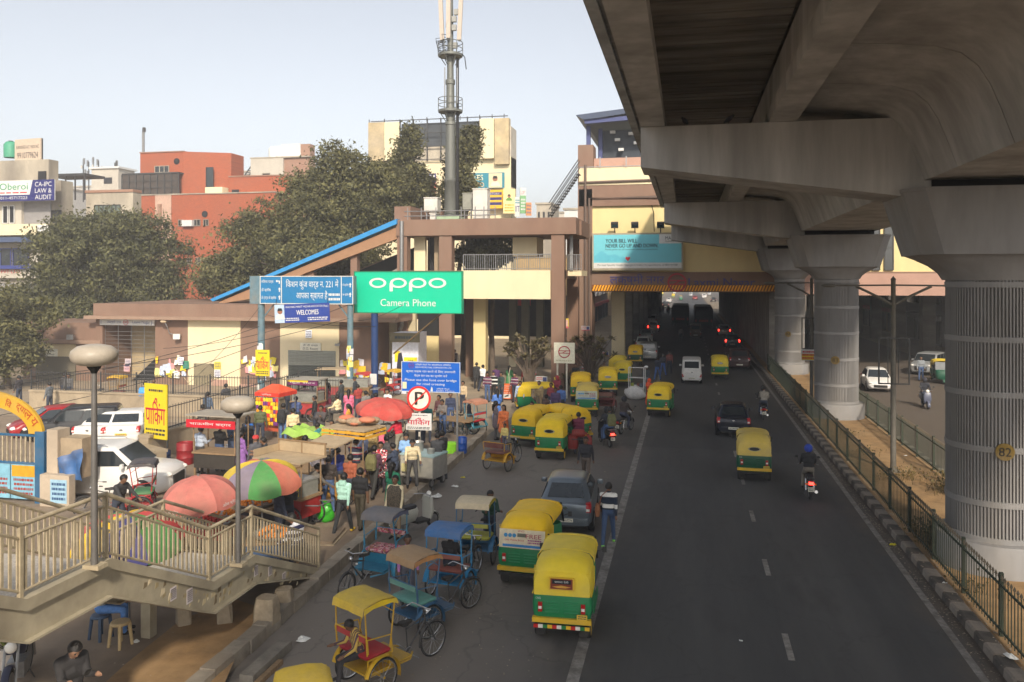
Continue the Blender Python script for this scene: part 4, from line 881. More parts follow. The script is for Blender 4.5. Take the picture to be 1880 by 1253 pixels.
# two frangipani bushes by the station entrance
def frangipani(px, py, Y, rad, label, seed):
    t = thing('frangipani_bush', label, 'bush', P(px, 690, Y)*1.0, 0, 'frangipani by the entrance'); t.location.z = 0
    rng = random.Random(seed); top = P(px, py, Y).z; b = MB()
    for i in range(38):
        a = rng.uniform(0, 6.3); r_ = rad*math.sqrt(rng.random()); z = top+rng.uniform(-.6, .7)*rad*(1-(r_/rad)**2*.5)
        c = Vector((r_*math.cos(a)*1.25, r_*math.sin(a)*.8, z))
        MB().tube([(0, 0, 0), (c.x*.3, c.y*.3, z*.6), c], [.07, .05, .025], 5).build('branch', BARK, t)
        for k in range(17):
            th, ph = rng.uniform(0, 6.3), rng.uniform(-.25, 1.1); d = Vector((math.cos(th)*math.cos(ph), math.sin(th)*math.cos(ph), math.sin(ph))); L = rng.uniform(.28, .42); s = d.cross(Vector((0, 0, 1))).normalized()*.075
            b.quad(c, c+d*L*.5+s, c+d*L-Vector((0, 0, .05)), c+d*L*.5-s)
    b.build('crown', LEAF3, t)
frangipani(972, 640, 47, 1.15, 'frangipani bush beside the station entrance behind the side-on autorickshaw', 1)
frangipani(1083, 640, 52, 1.35, 'frangipani bush to the right of the square metro logo sign', 2)
frangipani(1062, 700, 50, .8, 'small frangipani bush low behind the metro logo sign', 3)
# ============================================================ vehicles
def head(p, q):
    """heading from ground pixel p to ground pixel q"""
    a, b = G(*p), G(*q); return math.atan2(-(b.x-a.x), b.y-a.y)
CHROME = mat('chrome', (.55, .55, .55), .25, .1, 5, metal=.9); REDL = mat('tail_lamp_red', (.42, .01, .012), .3, .1, 5); WHL = mat('lamp_white', (.8, .78, .72), .2, .05, 5)
LIT = mat('lit_brake_lamp', (.9, .03, .02), .3, .1, 5, emit=6); AMBER = mat('amber_lamp', (.7, .25, .02), .3, .1, 5)
AGREEN = mat('auto_green', (.008, .21, .075), .45, .12, 3, dirt=.3, dcol=(.12, .12, .07)); AGREEN2 = mat('auto_dark_green', (.006, .085, .045), .45, .12, 3, dirt=.3, dcol=(.08, .09, .06))
HOODS = [mat('hood_yellow_%d' % i, c, .55, .07, 3.0, .6, dirt=d, dcol=(.42, .33, .14)) for i, (c, d) in enumerate((((.88, .60, .012), .25), ((.86, .54, .01), .15), ((.68, .50, .10), .7), ((.80, .60, .03), .4)))]
AYEL = mat('auto_trim_yellow', (.72, .45, .02), .5, .1, 4, dirt=.3); PLATE = pm((225, 190, 70)); PLATEW = pm((225, 222, 205))
SEATM = mat('seat_vinyl', (.03, .028, .03), .6, .3, 6); TRANSP = mat('clear_vinyl', (.18, .19, .19), .25, .1, 3)

def rrect(y0, y1, hw, z, c=.12, k=3):
    """rounded rectangle ring in XY"""
    o = []
    for cx, cy, a in ((hw-c, y1-c, 0), (-hw+c, y1-c, 90), (-hw+c, y0+c, 180), (hw-c, y0+c, 270)):
        for i in range(k+1):
            t = R(a+90*i/k); o.append((cx+c*math.cos(t), cy+c*math.sin(t), z))
    return o
def wheel(r, w, key, spokes=0):
    def tyre(): return MB().lathe([(r*.72, -w*.42), (r*.9, -w/2), (r, -w*.3), (r, w*.3), (r*.9, w/2), (r*.72, w*.42)], 22, ax='X')
    def rim(): return MB().lathe([(0, -w*.46), (r*.2, -w*.46), (r*.3, -w*.38), (r*.6, -w*.4), (r*.74, -w*.44), (r*.74, w*.44), (r*.6, w*.4), (r*.3, w*.38), (r*.2, w*.46), (0, w*.46)], 18, ax='X')
    return tyre, rim
def put_wheel(t, loc, r, w, key, rimm=None, nm='wheel'):
    ty, ri = wheel(r, w, key)
    o = cpart((key, 'tyre'), ty, nm, BLACKM, t, 50, loc); cpart((key, 'rim'), ri, 'rim', rimm or STEEL, o, 40)
    return o
def auto(loc, rz, label, hood=0, green=AGREEN, banner=0, stripe=False, dirty=False, rwin=0, lit=False, grp='green and yellow autorickshaws'):
    t = thing('autorickshaw', label, 'autorickshaw', loc, rz, grp); t.scale = (.9,)*3; HM = HOODS[hood]
    def lower():
        b = MB(); b.loft([rrect(.06, .8, .5, .36, .08), rrect(.03, .82, .6, .46, .1), rrect(.01, .84, .635, .62, .1), rrect(.0, .84, .64, .8, .1), rrect(.02, .84, .62, .985, .1)])
        return b
    lo_ = cpart('alow', lower, 'rear_body', green, t, 40)
    def cowl():
        b = MB(); b.loft([rrect(1.95, 2.52, .46, .36, .2), rrect(1.93, 2.58, .54, .5, .26), rrect(1.93, 2.56, .56, .75, .26), rrect(1.93, 2.46, .55, 1.0, .2), rrect(1.95, 2.40, .53, 1.06, .18)]); return b
    cpart('acowl', cowl, 'front_cowl', green, t, 40)
    cpart('afloor', lambda: MB().mm((-.58, .8, .3), (.58, 2.1, .36)), 'floor', DARK, t)
    for s in (-1, 1):
        cpart(('askirt', s), lambda: MB().prism([(.84, .32), (1.95, .32), (1.95, .52), (1.5, .5), (1.2, .55), (1.0, .72), (.84, .92)], s*.6, s*.635, 'YZ'), 'side_panel', green, t)
        cpart(('apill', s), lambda: MB().tube([(s*.58, 2.4, 1.04), (s*.56, 2.12, 1.62)], .028, 6), 'windscreen_pillar', DARK, t)
        cpart(('agrab', s), lambda: MB().tube([(s*.6, .86, .98), (s*.6, 1.2, 1.0), (s*.6, 1.22, .5)], .016, 5), 'grab_rail', STEEL, t)
        cpart(('amir', s), lambda: MB().tube([(s*.56, 2.35, 1.2), (s*.72, 2.4, 1.25)], .012, 4).box((s*.76, 2.4, 1.25), (.1, .03, .13)), 'mirror', IRON, t)
    def hood_():
        b = MB()
        def sec(y, zb, zt, hw, yb=None):
            h = zt-zb; yb = y if yb is None else yb
            pr = [(hw, zb, yb), (hw*1.01, zb+h*.45, yb+(y-yb)*.4), (hw*.97, zb+h*.72, yb+(y-yb)*.75), (hw*.84, zb+h*.9, y), (hw*.5, zt-.015, y), (0, zt, y)]
            return [(x, yy, z) for x, z, yy in pr]+[(-x, yy, z) for x, z, yy in pr[-2::-1]]
        secs = [sec(.07, .985, 1.5, .59, .015), sec(.15, .985, 1.60, .61, .06), sec(.28, .985, 1.68, .625, .14), sec(.5, .985, 1.72, .63), sec(.78, .985, 1.735, .63)]
        b.loft(secs, False, False)
        b._add([p for p in secs[0]], [tuple(range(len(secs[0])))])
        b.loft([[(x, y, z) for x, z in [(.63*q, 1.735-d) for q, d in ((1, .30), (1.0, .22), (.97, .15), (.84, .06), (.5, .015), (0, 0))]+[(-.63*q, 1.735-d) for q, d in ((.5, .015), (.84, .06), (.97, .15), (1.0, .22), (1, .30))]] for y, d0 in ((.78, 0), (1.3, 0), (1.8, 0))]+
               [[(x, 2.14, z-.05) for x, z in [(.6*q, 1.735-d) for q, d in ((1, .22), (1.0, .17), (.97, .12), (.84, .05), (.5, .015), (0, 0))]+[(-.6*q, 1.735-d) for q, d in ((.5, .015), (.84, .05), (.97, .12), (1.0, .17), (1, .22))]]], False, False)
        return b
    h = cpart('ahood', hood_, 'hood', HM, t, 50)
    cpart('ahoodt', lambda: MB().tube([(-.615, .17, 1.5), (-.6, .1, 1.46), (0, .065, 1.47), (.6, .1, 1.46), (.615, .17, 1.5)], .012, 5), 'seam', HM, h)
    for ky, (yy, w_) in enumerate(((.8, .631), (1.86, .63))):
        cpart(('arib', ky), lambda: MB().tube([(w_*q*s_, yy, 1.733-d_) for s_, q, d_ in ((-1, 1.01, .24), (-1, .985, .15), (-1, .85, .058), (-1, .5, .01), (1, 0, -.004), (1, .5, .01), (1, .85, .058), (1, .985, .15), (1, 1.01, .24))], .009, 5), 'hood_rib', HM, h)
    for s in (-1, 1): cpart(('aside', s), lambda: MB().tube([(s*.636, .04, 1.0), (s*.636, .78, 1.0), (s*.637, .8, 1.4)], .012, 5), 'hem', HM, h)
    cpart('ainner', lambda: MB().mm((-.56, .5, .5), (.56, .62, 1.2)).mm((-.56, .62, .5), (.56, 1.1, .66)), 'seat', SEATM, t)
    cpart('adrv', lambda: MB().mm((-.25, 1.5, .36), (.25, 1.85, .68)), 'driver_seat', SEATM, t)
    cpart('awind', lambda: MB().quad((-.55, 2.395, 1.05), (.55, 2.395, 1.05), (.53, 2.13, 1.6), (-.53, 2.13, 1.6)), 'windscreen', TRANSP, t)
    # rear window, lamps, louvres, bumper
    if rwin == 0:
        w_ = cpart('arw', lambda: MB().lathe([(0, -.012), (.085, -.012), (.085, .02)], 16, (0, 0, 0), 'Y'), 'rear_window', GLASS, t, 0, (0, .02, 1.24)); w_.scale = (2.2, 1, .75); w_.rotation_euler[0] = -.08
        f_ = cpart('arwf', lambda: MB().lathe([(.085, -.016), (.105, -.02), (.108, .02)], 16, (0, 0, 0), 'Y'), 'frame', pm((170, 160, 130)), w_)
    elif rwin == 1:
        w_ = MB().mm((-.24, 0, -.11), (.24, .04, .11)).build('rear_window', pm((120, 45, 20)), t, 0, (0, -.012, 1.25)); w_.rotation_euler[0] = -.08
        for a, b_ in (((-.27, -.13), (.27, -.11)), ((-.27, .11), (.27, .13)), ((-.27, -.11), (-.24, .11)), ((.24, -.11), (.27, .11))): MB().mm((a[0], -.012, a[1]), (b_[0], .02, b_[1])).build('frame', AYEL, w_)
        MB().mm((-.2, -.008, 0), (.2, -.001, .085)).build('glass', GLASS, w_); write('कमला देवी', w_, 0, .02, .3, .05, WHITE, -.012, centre=True)
        MB().prism([(-.2, -.06), (0, -.03), (.2, -.06), (.08, -.085), (-.08, -.085)], -.008, -.001).build('ornament', pm((200, 150, 60)), w_)
    for s in (-1, 1):
        l_ = cpart('alamp', lambda: MB().mm((-.045, -.03, -.1), (.045, .03, .1)), 'tail_lamp', LIT if lit else REDL, t, 0, (s*.46, .0, .74)); cpart('alampw', lambda: MB().mm((-.035, -.036, -.04), (.035, -.031, .02)), 'reverse_lens', WHL, l_)
        for k in range(4): cpart('alouv', lambda: MB().prism([(0, -.018), (-.02, -.006), (0, .018)], -.15, .15, 'YZ'), 'louvre', green, t, 0, (s*.2, .008, .64+k*.07))
        put_wheel(t, (s*.55, .36, .2), .2, .12, 'awh', AYEL)
        cpart(('amud', s), lambda: MB().mm((s*.46-.1, .1, .1), (s*.46+.1, .115, .36)), 'mud_flap', BLACKM, t)
    put_wheel(t, (0, 2.35, .2), .2, .11, 'awf', STEEL)
    cpart('afend', lambda: MB().lathe([(.23, -.07), (.25, -.05), (.25, .05), (.23, .07)], 12, (0, 2.35, .2), 'X', -.2, math.pi+.2), 'front_mudguard', green, t)
    cpart('abump', lambda: MB().mm((-.63, -.05, .42), (.63, .06, .52)), 'bumper', AYEL, t)
    MB().mm((-.6, -.03, .3), (.6, .0, .38)).build('lower_bar', BLACKM, t)
    if stripe:
        for i in range(12): MB().mm((-.6+i*.1, -.045, .3), (-.5+i*.1, -.031, .375)).build('painted_block', pm([(190, 35, 30), (225, 220, 210), (40, 120, 60), (225, 180, 40)][i % 4]), t)
    p_ = cpart('aplate', lambda: MB().mm((-.11, -.012, -.055), (.11, 0, .055)), 'number_plate', PLATE, t, 0, (.44, -.03, .57))
    scribble(p_, -.09, -.04, .09, .045, INK, 2, -.016, 3)
    if banner:
        e = MB().mm((-.59, -.012, 0), (.59, .0, .46)).build('rear_banner', pm([(0, 0, 0), (222, 208, 178), (190, 195, 175)][banner]), t, 0, (0, .005, .99)); e.rotation_euler[0] = -.08
        rect(e, -.5, .03, .5, .09, pm((50, 130, 195)), -.016)
        write('IMO', e, -.1, .4, .16, .045, REDP, -.016); write('FREE', e, .1, .26, .4, .1, pm((170, 50, 80)), -.018)
        for k in range(3): MB().lathe([(0, -.004), (.05, -.004), (.05, 0)], 12, (-.42+k*.11, -.016, .31), 'Y').build('round_logo', pm((60, 140, 190)), e)
        write('Only Mobile Brand', e, -.45, .16, .5, .06, REDP, -.016); rect(e, -.12, .28, .1, .37, pm((110, 110, 95)), -.016); scribble(e, .15, .12, .5, .24, pm((160, 60, 130)), 2, -.017, 4)
    else:
        write('CNG', t, -.56, .9, .11, .045, WHITE, -.005)
    return t

def bench(t): pass
def body_sec(w, zb, zt, y):
    h = [(0, zb), (w*.82, zb), (w*.96, zb+.1), (w, zb+(zt-zb)*.45), (w*.985, zb+(zt-zb)*.72), (w*.93, zt-.035), (w*.84, zt), (0, zt+.012)]
    return [(x, y, z) for x, z in h]+[(-x, y, z) for x, z in h[-2:0:-1]]
CARS = dict(
    hatch=dict(L=3.8, W=.845, H=1.5, belt=.95, hood=.92, wb=(.62, 3.05), gb=(.14, 3.0), gt=(.78, 2.2), back=.93, wt=.6),
    sedan=dict(L=4.2, W=.85, H=1.48, belt=.94, hood=.9, wb=(.75, 3.4), gb=(.62, 3.2), gt=(1.15, 2.45), back=.96, wt=.69),
    suv=dict(L=4.3, W=.9, H=1.7, belt=1.05, hood=1.03, wb=(.8, 3.45), gb=(.1, 3.35), gt=(.35, 2.65), back=1.0, wt=.77),
    van=dict(L=3.68, W=.74, H=1.79, belt=1.02, hood=.9, wb=(.7, 2.9), gb=(.06, 3.4), gt=(.18, 2.95), back=1.0, wt=.66))
def car(loc, rz, label, paint, kind='hatch', lit=False, plate=PLATEW, name='car', cat='car', rack=False, lamps='normal', text='', grp='cars in the street'):
    d = CARS[kind]; t = thing(name, label, cat, loc, rz, grp); t.scale = (.9,)*3; L, W, H, be, ho = d['L'], d['W'], d['H'], d['belt'], d['hood']
    (gb0, gb1), (gt0, gt1) = d['gb'], d['gt']; wt = d['wt']
    def low():
        S_ = [(.0, .82, .42, be*.86), (.03, .9, .34, be*.95), (.12, .95, .26, d['back']), (.45, .99, .2, be), (1.2, 1, .19, be), (L*.5, 1, .19, be), (gb1-.15, 1, .19, be), (gb1+.1, .99, .2, ho), (L-.35, .96, .22, ho*(.95 if kind == 'suv' else .88)), (L-.12, .89, .27, ho*(.88 if kind == 'suv' else .76)), (L-.02, .78, .33, ho*(.78 if kind == 'suv' else .62))]
        return MB().loft([body_sec(W*a, zb, zt, y) for y, a, zb, zt in S_])
    cpart(('clow', kind), low, 'body', paint, t, 42)
    z0, z1 = be-.03, H-.07
    def green():
        def ring(y0, y1, hw, z): return rrect(y0, y1, hw, z, .24 if kind == 'hatch' else .16, 3)
        return MB().loft([ring(gb0, gb1, W*.93, z0), ring(gb0+(gt0-gb0)*.55, gb1+(gt1-gb1)*.5, (W*.93+wt)*.505, (z0+z1)/2), ring(gt0, gt1, wt, z1), ring(gt0+.06, gt1-.08, wt-.07, H-.02), ring(gt0+.25, gt1-.3, wt-.25, H)])
    cpart(('cgr', kind), green, 'cabin', paint, t, 42)
    A_, B_, C_, D_ = (-W*.93, gb0), (W*.93, gb0), (W*.93, gb1), (-W*.93, gb1)
    a_, b_, c_, d_ = (-wt, gt0), (wt, gt0), (wt, gt1), (-wt, gt1)
    def patch(p, q, p1, q1, u0, u1, v0, v1, off=.02, u0t=None, u1t=None):
        def at(u, v):
            lo_ = Vector((*[p[i]+(q[i]-p[i])*u for i in (0, 1)], z0)); hi = Vector((*[p1[i]+(q1[i]-p1[i])*u for i in (0, 1)], z1)); return lo_.lerp(hi, v)
        pts = [at(u0, v0), at(u1, v0), at(u1 if u1t is None else u1t, v1), at(u0 if u0t is None else u0t, v1)]
        n = (pts[1]-pts[0]).cross(pts[3]-pts[0]).normalized()
        return MB()._add([x-n*.01 for x in pts]+[x+n*off for x in pts], [(4, 5, 6, 7), (0, 1, 5, 4), (1, 2, 6, 5), (2, 3, 7, 6), (3, 0, 4, 7)])
    cpart(('crw', kind), lambda: patch(A_, B_, a_, b_, .12, .88, .26, .9), 'rear_window', GLASS, t)
    cpart(('cfw', kind), lambda: patch(C_, D_, c_, d_, .06, .94, .1, .95), 'windscreen', GLASS, t)
    for s in (0, 1):
        e = ((B_, C_, b_, c_), (D_, A_, d_, a_))[s]
        for u0, u1 in ((.08, .2), (.23, .55), (.58, .93)):
            if s: u0, u1 = 1-u1, 1-u0
            cpart(('csw', kind, s, u0), lambda: patch(*e, u0, u1, .14, .9, .015), 'side_window', GLASS, t)
    for s in (-1, 1):
        for y in d['wb']:
            cpart(('carch', kind), lambda: MB().lathe([(0, -.005), (.36, -.005), (.37, .01)], 20, (0, 0, 0), 'X'), 'wheel_arch', DARK, t, 0, (s*(W-.005), y, .33)).scale = (s, 1, 1)
            put_wheel(t, (s*(W-.085), y, .3), .3, .2, 'cwh', STEEL)
        m_ = LIT if lit else REDL
        tl = cpart(('ctl', kind), lambda: MB().loft([rrect(-.03, .24, .085, be-.26 if kind != 'van' else be-.5, .04, 1), rrect(-.01, .3, .1, be-.08 if kind != 'van' else be-.3, .04, 1), rrect(.06, .3, .07, be-.0 if kind != 'van' else be-.28, .03, 1)]), 'tail_lamp', m_, t, 40, (s*W*.83, .02, 0))
        cpart(('ctlw', kind), lambda: MB().mm((-.05, -.045, be-.22), (.05, -.02, be-.15)), 'reverse_lens', WHL, tl)
        cpart(('chl', kind), lambda: MB().ell((0, 0, 0), (.17, .2, .1), 12, 6), 'headlamp', WHL, t, 50, (s*W*.7, L-(.16 if kind == 'suv' else .2), ho*(.76 if kind == 'suv' else .7)))
        mi = cpart(('cmir', s), lambda: MB().loft([rrect(-.05, .05, .09, -.07, .03, 1), rrect(-.06, .06, .1, .0, .04, 1), rrect(-.04, .05, .08, .07, .03, 1)]), 'mirror', paint, t, 40, (s*(W+.09), gb1-.45, be+.08))
    cpart(('cbump', kind), lambda: MB().loft([rrect(-.05, .3, W*.86, .3, .1), rrect(-.07, .3, W*.9, .4, .12), rrect(-.055, .3, W*.88, .52, .12)]), 'rear_bumper', paint, t, 40)
    cpart(('cbumpb', kind), lambda: MB().mm((-W*.7, -.045, .24), (W*.7, .1, .3)), 'lower_bumper', BLACKM, t)
    pl = cpart('cplate', lambda: MB().mm((-.25, -.01, -.055), (.25, 0, .055)), 'number_plate', plate, t, 0, (0, -.075, .45 if kind in ('van',) else .6 if kind == 'sedan' else .46))
    if text: write(text, pl, 0, -.035, .44, .07, INK, -.013, centre=True)
    else: scribble(pl, -.22, -.03, .22, .03, INK, 1, -.013, 2)
    cpart(('cgrl', kind), lambda: MB().mm((-W*.5, L-.06, ho*.4), (W*.5, L+.02, ho*(.7 if kind == 'suv' else .58))), 'grille', BLACKM, t)
    cpart(('cfpl', kind), lambda: MB().mm((-.25, L, .38), (.25, L+.012, .48)), 'number_plate', plate, t)
    cpart(('cbadge', kind), lambda: MB().lathe([(0, -.02), (.06, -.015), (.06, 0)], 12, (0, 0, 0), 'Y'), 'badge', CHROME, t, 0, (0, -.0, be-.14)).scale = (1.3, 1, .8)
    if rack:
        for s in (-1, 1): MB().tube([(s*(wt-.06), gt0+.2, H), (s*(wt-.06), gt0+.3, H+.06), (s*(wt-.06), gt1-.4, H+.06), (s*(wt-.06), gt1-.3, H)], .02, 5).build('roof_rail', STEEL, t)
    return t

def cyclewheel(t, loc, r=.36, nm='wheel'):
    w_ = cpart(('cyw', r), lambda: MB().torus((0, 0, 0), r-.018, .02, 'X', 28, 6), nm, BLACKM, t, 60, loc)
    cpart(('cyr', r), lambda: MB().torus((0, 0, 0), r-.045, .012, 'X', 28, 5), 'rim', CHROME, w_, 60)
    def spk():
        b = MB().cyl((-.05, 0, 0), (.05, 0, 0), .025, n=8)
        for k in range(16):
            a = k*math.pi/8; b.tube([(.03*(-1)**k, 0, 0), (0, (r-.05)*math.cos(a), (r-.05)*math.sin(a))], .004, 3, False)
        return b
    tag(cpart(('cys', r), spk, 'spokes', STEEL, w_), kind='stuff')
    return w_
def rickshaw(loc, rz, label, frame, canopy, seat, canopy2=None, hood=True, board=None, grp='cycle rickshaws'):
    t = thing('cycle_rickshaw', label, 'rickshaw', loc, rz, grp); t.scale = (.89,)*3; fm = pm(frame, .5, dirt=.3, name='rframe_%d_%d_%d' % frame)
    for s in (-1, 1): cyclewheel(t, (s*.5, 0, .36))
    cyclewheel(t, (0, 1.75, .36), nm='front_wheel')
    def tb(nm, *pts, r=.016, m=None): return MB().tube(pts, r, 6).build(nm, m or fm, t, 40)
    tb('axle', (-.56, 0, .36), (.56, 0, .36), r=.022)
    for s in (-1, 1):
        tb('chassis_tube', (s*.42, -.35, .42), (s*.42, .75, .42), (s*.2, 1.0, .4), r=.022)
        tb('seat_post', (s*.44, -.3, .42), (s*.44, -.3, .74)); tb('seat_post', (s*.44, .22, .42), (s*.44, .22, .74)); tb('side_rail', (s*.45, -.3, .74), (s*.45, .25, .74))
        tb('armrest', (s*.47, -.32, .88), (s*.5, -.36, 1.16), (s*.5, .2, 1.1), (s*.46, .27, .74))
        m_ = MB().lathe([(.4, -.06), (.42, 0), (.4, .06)], 14, (s*.5, 0, .36), 'X', R(-15), R(165)).build('mudguard', fm, t)
    MB().loft([rrect(-.32, .25, .43, .74, .06, 2), rrect(-.34, .27, .45, .79, .06, 2), rrect(-.3, .24, .42, .82, .06, 2)]).build('seat', seat, t, 40)
    MB().mm((-.43, -.37, 1.08 if hood else .98), (.43, -.33, 1.2)).build('backrest', seat if hood else canopy, t); tb('back_rail', (-.48, -.36, 1.2), (.48, -.36, 1.2))
    MB().mm((-.44, .27, .46), (.44, .78, .49)).build('footboard', board or fm, t); MB().mm((-.44, .25, .49), (.44, .27, .73)).build('front_panel', board or fm, t)
    MB().mm((-.43, -.33, .44), (.43, .24, .47)).build('luggage_shelf', board or fm, t)
    # cycle part
    K = IRON
    tb('frame_tube', (0, .55, .4), (0, 1.05, .34), (0, 1.0, .88), m=K); tb('frame_tube', (0, 1.05, .34), (0, 1.5, .82), r=.02, m=K); tb('frame_tube', (0, 1.0, .78), (0, 1.48, .92), r=.02, m=K)
    tb('steering_tube', (0, 1.46, 1.08), (0, 1.54, .75), r=.02, m=K)
    for s in (-1, 1): tb('fork', (s*.02, 1.53, .78), (s*.06, 1.6, .66), (s*.06, 1.75, .36), r=.014, m=K); tb('mudguard_stay', (s*.05, 1.75, .36), (s*.03, 1.62, .74), r=.006, m=K)
    MB().lathe([(.38, -.03), (.40, 0), (.38, .03)], 10, (0, 1.75, .36), 'X', R(40), R(190)).build('front_mudguard', K, t)
    tb('handlebar', (-.3, 1.25, 1.1), (-.27, 1.42, 1.14), (0, 1.47, 1.1), (.27, 1.42, 1.14), (.3, 1.25, 1.1), r=.013, m=CHROME)
    for s in (-1, 1): tb('grip', (s*.3, 1.27, 1.1), (s*.305, 1.15, 1.09), r=.02, m=BLACKM)
    MB().ell((0, 1.56, 1.0), (.06, .05, .06), 10, 6).build('headlamp', CHROME, t, 60)
    MB().loft([[(x*w_, .86+y, z) for x, z in ((-1, .9), (1, .9), (.8, .96), (-.8, .96))] for y, w_ in ((0, .1), (.1, .11), (.2, .05), (.29, .025))]).build('saddle', BLACKM, t, 40)
    MB().lathe([(.09, -.006), (.1, -.006), (.1, .006), (.09, .006)], 16, (.04, 1.05, .34), 'X').build('chainring', STEEL, t)
    for s in (-1, 1): tb('crank', (s*.05, 1.05, .34), (s*.08, 1.05+s*.12, .34-s*.12), (s*.2, 1.05+s*.12, .34-s*.12), r=.012, m=STEEL)
    if hood:
        for s in (-1, 1):
            tb('hood_pole', (s*.47, -.34, .85), (s*.45, -.38, 1.74)); tb('hood_pole', (s*.47, .2, .85), (s*.45, .34, 1.74)); tb('hood_brace', (s*.46, .3, 1.5), (s*.45, -.1, 1.78), r=.01)
        def can():
            b = MB(); pr = [(-.44, 1.62), (-.41, 1.75), (-.28, 1.8), (.05, 1.82), (.3, 1.79), (.4, 1.72), (.42, 1.62)]
            o = [[(x, y+(.01 if i % 2 else -.01), z-(abs(x)/.55)**4*.03) for y, z in pr] for i, x in enumerate((-.47, -.4, -.2, 0, .2, .4, .47))]
            b.loft(o, False, False); b.loft([[(x, y, z-.018) for x, y, z in q] for q in o][::-1], False, False)
            for i in (0, 6): b.quad(*[(o[i][k][0], o[i][k][1], o[i][k][2]) for k in range(7)], (o[i][0][0]*1.0, .55, 1.52), (o[i][0][0], -.48, 1.5)) if False else None
            return b
        cpart('rcan', can, 'canopy', canopy, t, 50)
        for s in (-1, 1): cpart(('rval', s), lambda: MB().quad(*[(s*.472, y, z) for y, z in ((-.43, 1.62), (-.41, 1.74), (0, 1.795), (.36, 1.74), (.42, 1.62), (.25, 1.68), (-.2, 1.685))]), 'valance', canopy2 or canopy, t)
    return t
def bike(loc, rz, label, kind, paint, box=False, lit=True, grp='two-wheelers'):
    """motorcycle or scooter; origin under the rear wheel, nose towards +Y"""
    t = thing('scooter' if kind == 's' else 'motorcycle', label, 'scooter' if kind == 's' else 'motorcycle', loc, rz, grp); t.scale = (.94,)*3
    r = .22 if kind == 's' else .3; wb = 1.25; tw = .1 if kind == 's' else .09
    put_wheel(t, (0, .0, r), r, tw, 'b'+kind); put_wheel(t, (0, wb, r), r, tw, 'b'+kind, nm='front_wheel')
    def b_(nm, mb, m, sm=40): return mb.build(nm, m, t, sm)
    if kind == 's':
        b_('tail_body', MB().loft([rrect(-.28, .5, .1, .36, .08), rrect(-.36, .56, .17, .5, .12), rrect(-.36, .58, .19, .64, .14), rrect(-.3, .55, .15, .74, .12)]), paint)
        b_('footboard', MB().mm((-.18, .5, .26), (.18, .98, .33)), BLACKM, 0); b_('front_apron', MB().loft([rrect(.96, 1.1, .16, .3, .05), rrect(1.0, 1.14, .22, .55, .06), rrect(.98, 1.12, .19, .9, .05), rrect(.94, 1.06, .12, .98, .04)]), paint)
        b_('seat', MB().loft([rrect(-.3, .5, .13, .73, .1), rrect(-.33, .53, .15, .78, .1), rrect(-.25, .5, .12, .83, .08)]), SEATM)
        b_('grab_rail', MB().tube([(-.14, -.1, .8), (-.15, -.34, .84), (.15, -.34, .84), (.14, -.1, .8)], .014, 6), STEEL); b_('front_mudguard', MB().lathe([(.24, -.07), (.26, 0), (.24, .07)], 12, (0, wb, r), 'X', -.3, 2.9), paint)
        hb_ = (0, .98, 1.02)
    else:
        b_('engine', MB().mm((-.14, .42, .24), (.14, .82, .52)), STEEL, 0); b_('tank', MB().loft([[(x*w_, y, z0+z*h_) for x, z in ((-1, 0), (-1.1, .5), (-.6, 1), (.6, 1), (1.1, .5), (1, 0))] for y, w_, z0, h_ in ((.5, .09, .68, .16), (.65, .14, .66, .24), (.85, .15, .68, .26), (1.0, .09, .74, .2))]), paint)
        b_('seat', MB().loft([rrect(-.3, .55, .1, .68, .06), rrect(-.32, .56, .13, .74, .08), rrect(-.28, .52, .11, .79, .06)]), SEATM); b_('tail_cowl', MB().loft([rrect(-.42, .3, .08, .56, .06), rrect(-.48, .3, .12, .66, .08), rrect(-.44, .25, .09, .72, .06)]), paint)
        for s in (-1, 1): b_('fork', MB().tube([(s*.1, 1.02, .92), (s*.1, wb, r)], .025, 6), STEEL); b_('shock', MB().tube([(s*.12, .0, r), (s*.12, .12, .66)], .03, 6), CHROME)
        b_('exhaust', MB().tube([(.1, .7, .25), (.17, .3, .24), (.18, -.25, .32)], [.025, .04, .055], 8), CHROME); b_('frame_tube', MB().tube([(0, 1.02, .9), (0, .75, .5), (0, .1, .34)], .03, 6), IRON)
        b_('front_mudguard', MB().lathe([(.33, -.06), (.35, 0), (.33, .06)], 12, (0, wb, r), 'X', .2, 2.6), paint); b_('rear_mudguard', MB().lathe([(.33, -.06), (.35, 0), (.33, .06)], 12, (0, 0, r), 'X', .6, 3.3), BLACKM)
        hb_ = (0, .98, .98)
    b_('handlebar', MB().tube([(-.34, .8, 1.0), (-.2, .95, 1.02), hb_, (.2, .95, 1.02), (.34, .8, 1.0)], .014, 6), STEEL)
    b_('headlamp', MB().ell((0, 1.1, .9 if kind == 'm' else 1.0), (.1, .07, .1), 10, 6), WHL)
    for s in (-1, 1):
        b_('mirror', MB().tube([(s*.25, .92, 1.03), (s*.34, .93, 1.2)], .008, 4).ell((s*.36, .92, 1.24), (.06, .02, .045), 8, 5), IRON); b_('indicator', MB().box((s*.14, -.38, .6), (.07, .04, .05)), AMBER, 0)
    b_('tail_lamp', MB().box((0, -.45 if kind == 'm' else -.37, .64), (.16, .06, .09)), LIT if lit else REDL, 0)
    pl = b_('number_plate', MB().box((0, -.47 if kind == 'm' else -.38, .44), (.2, .012, .14)), PLATEW, 0); scribble(pl, -.08, .39, .08, .49, INK, 2, -.48 if kind == 'm' else -.39, 5)
    b_('stand', MB().tube([(-.1, .4, .25), (-.2, .35, .02)], .012, 5), IRON)
    return t
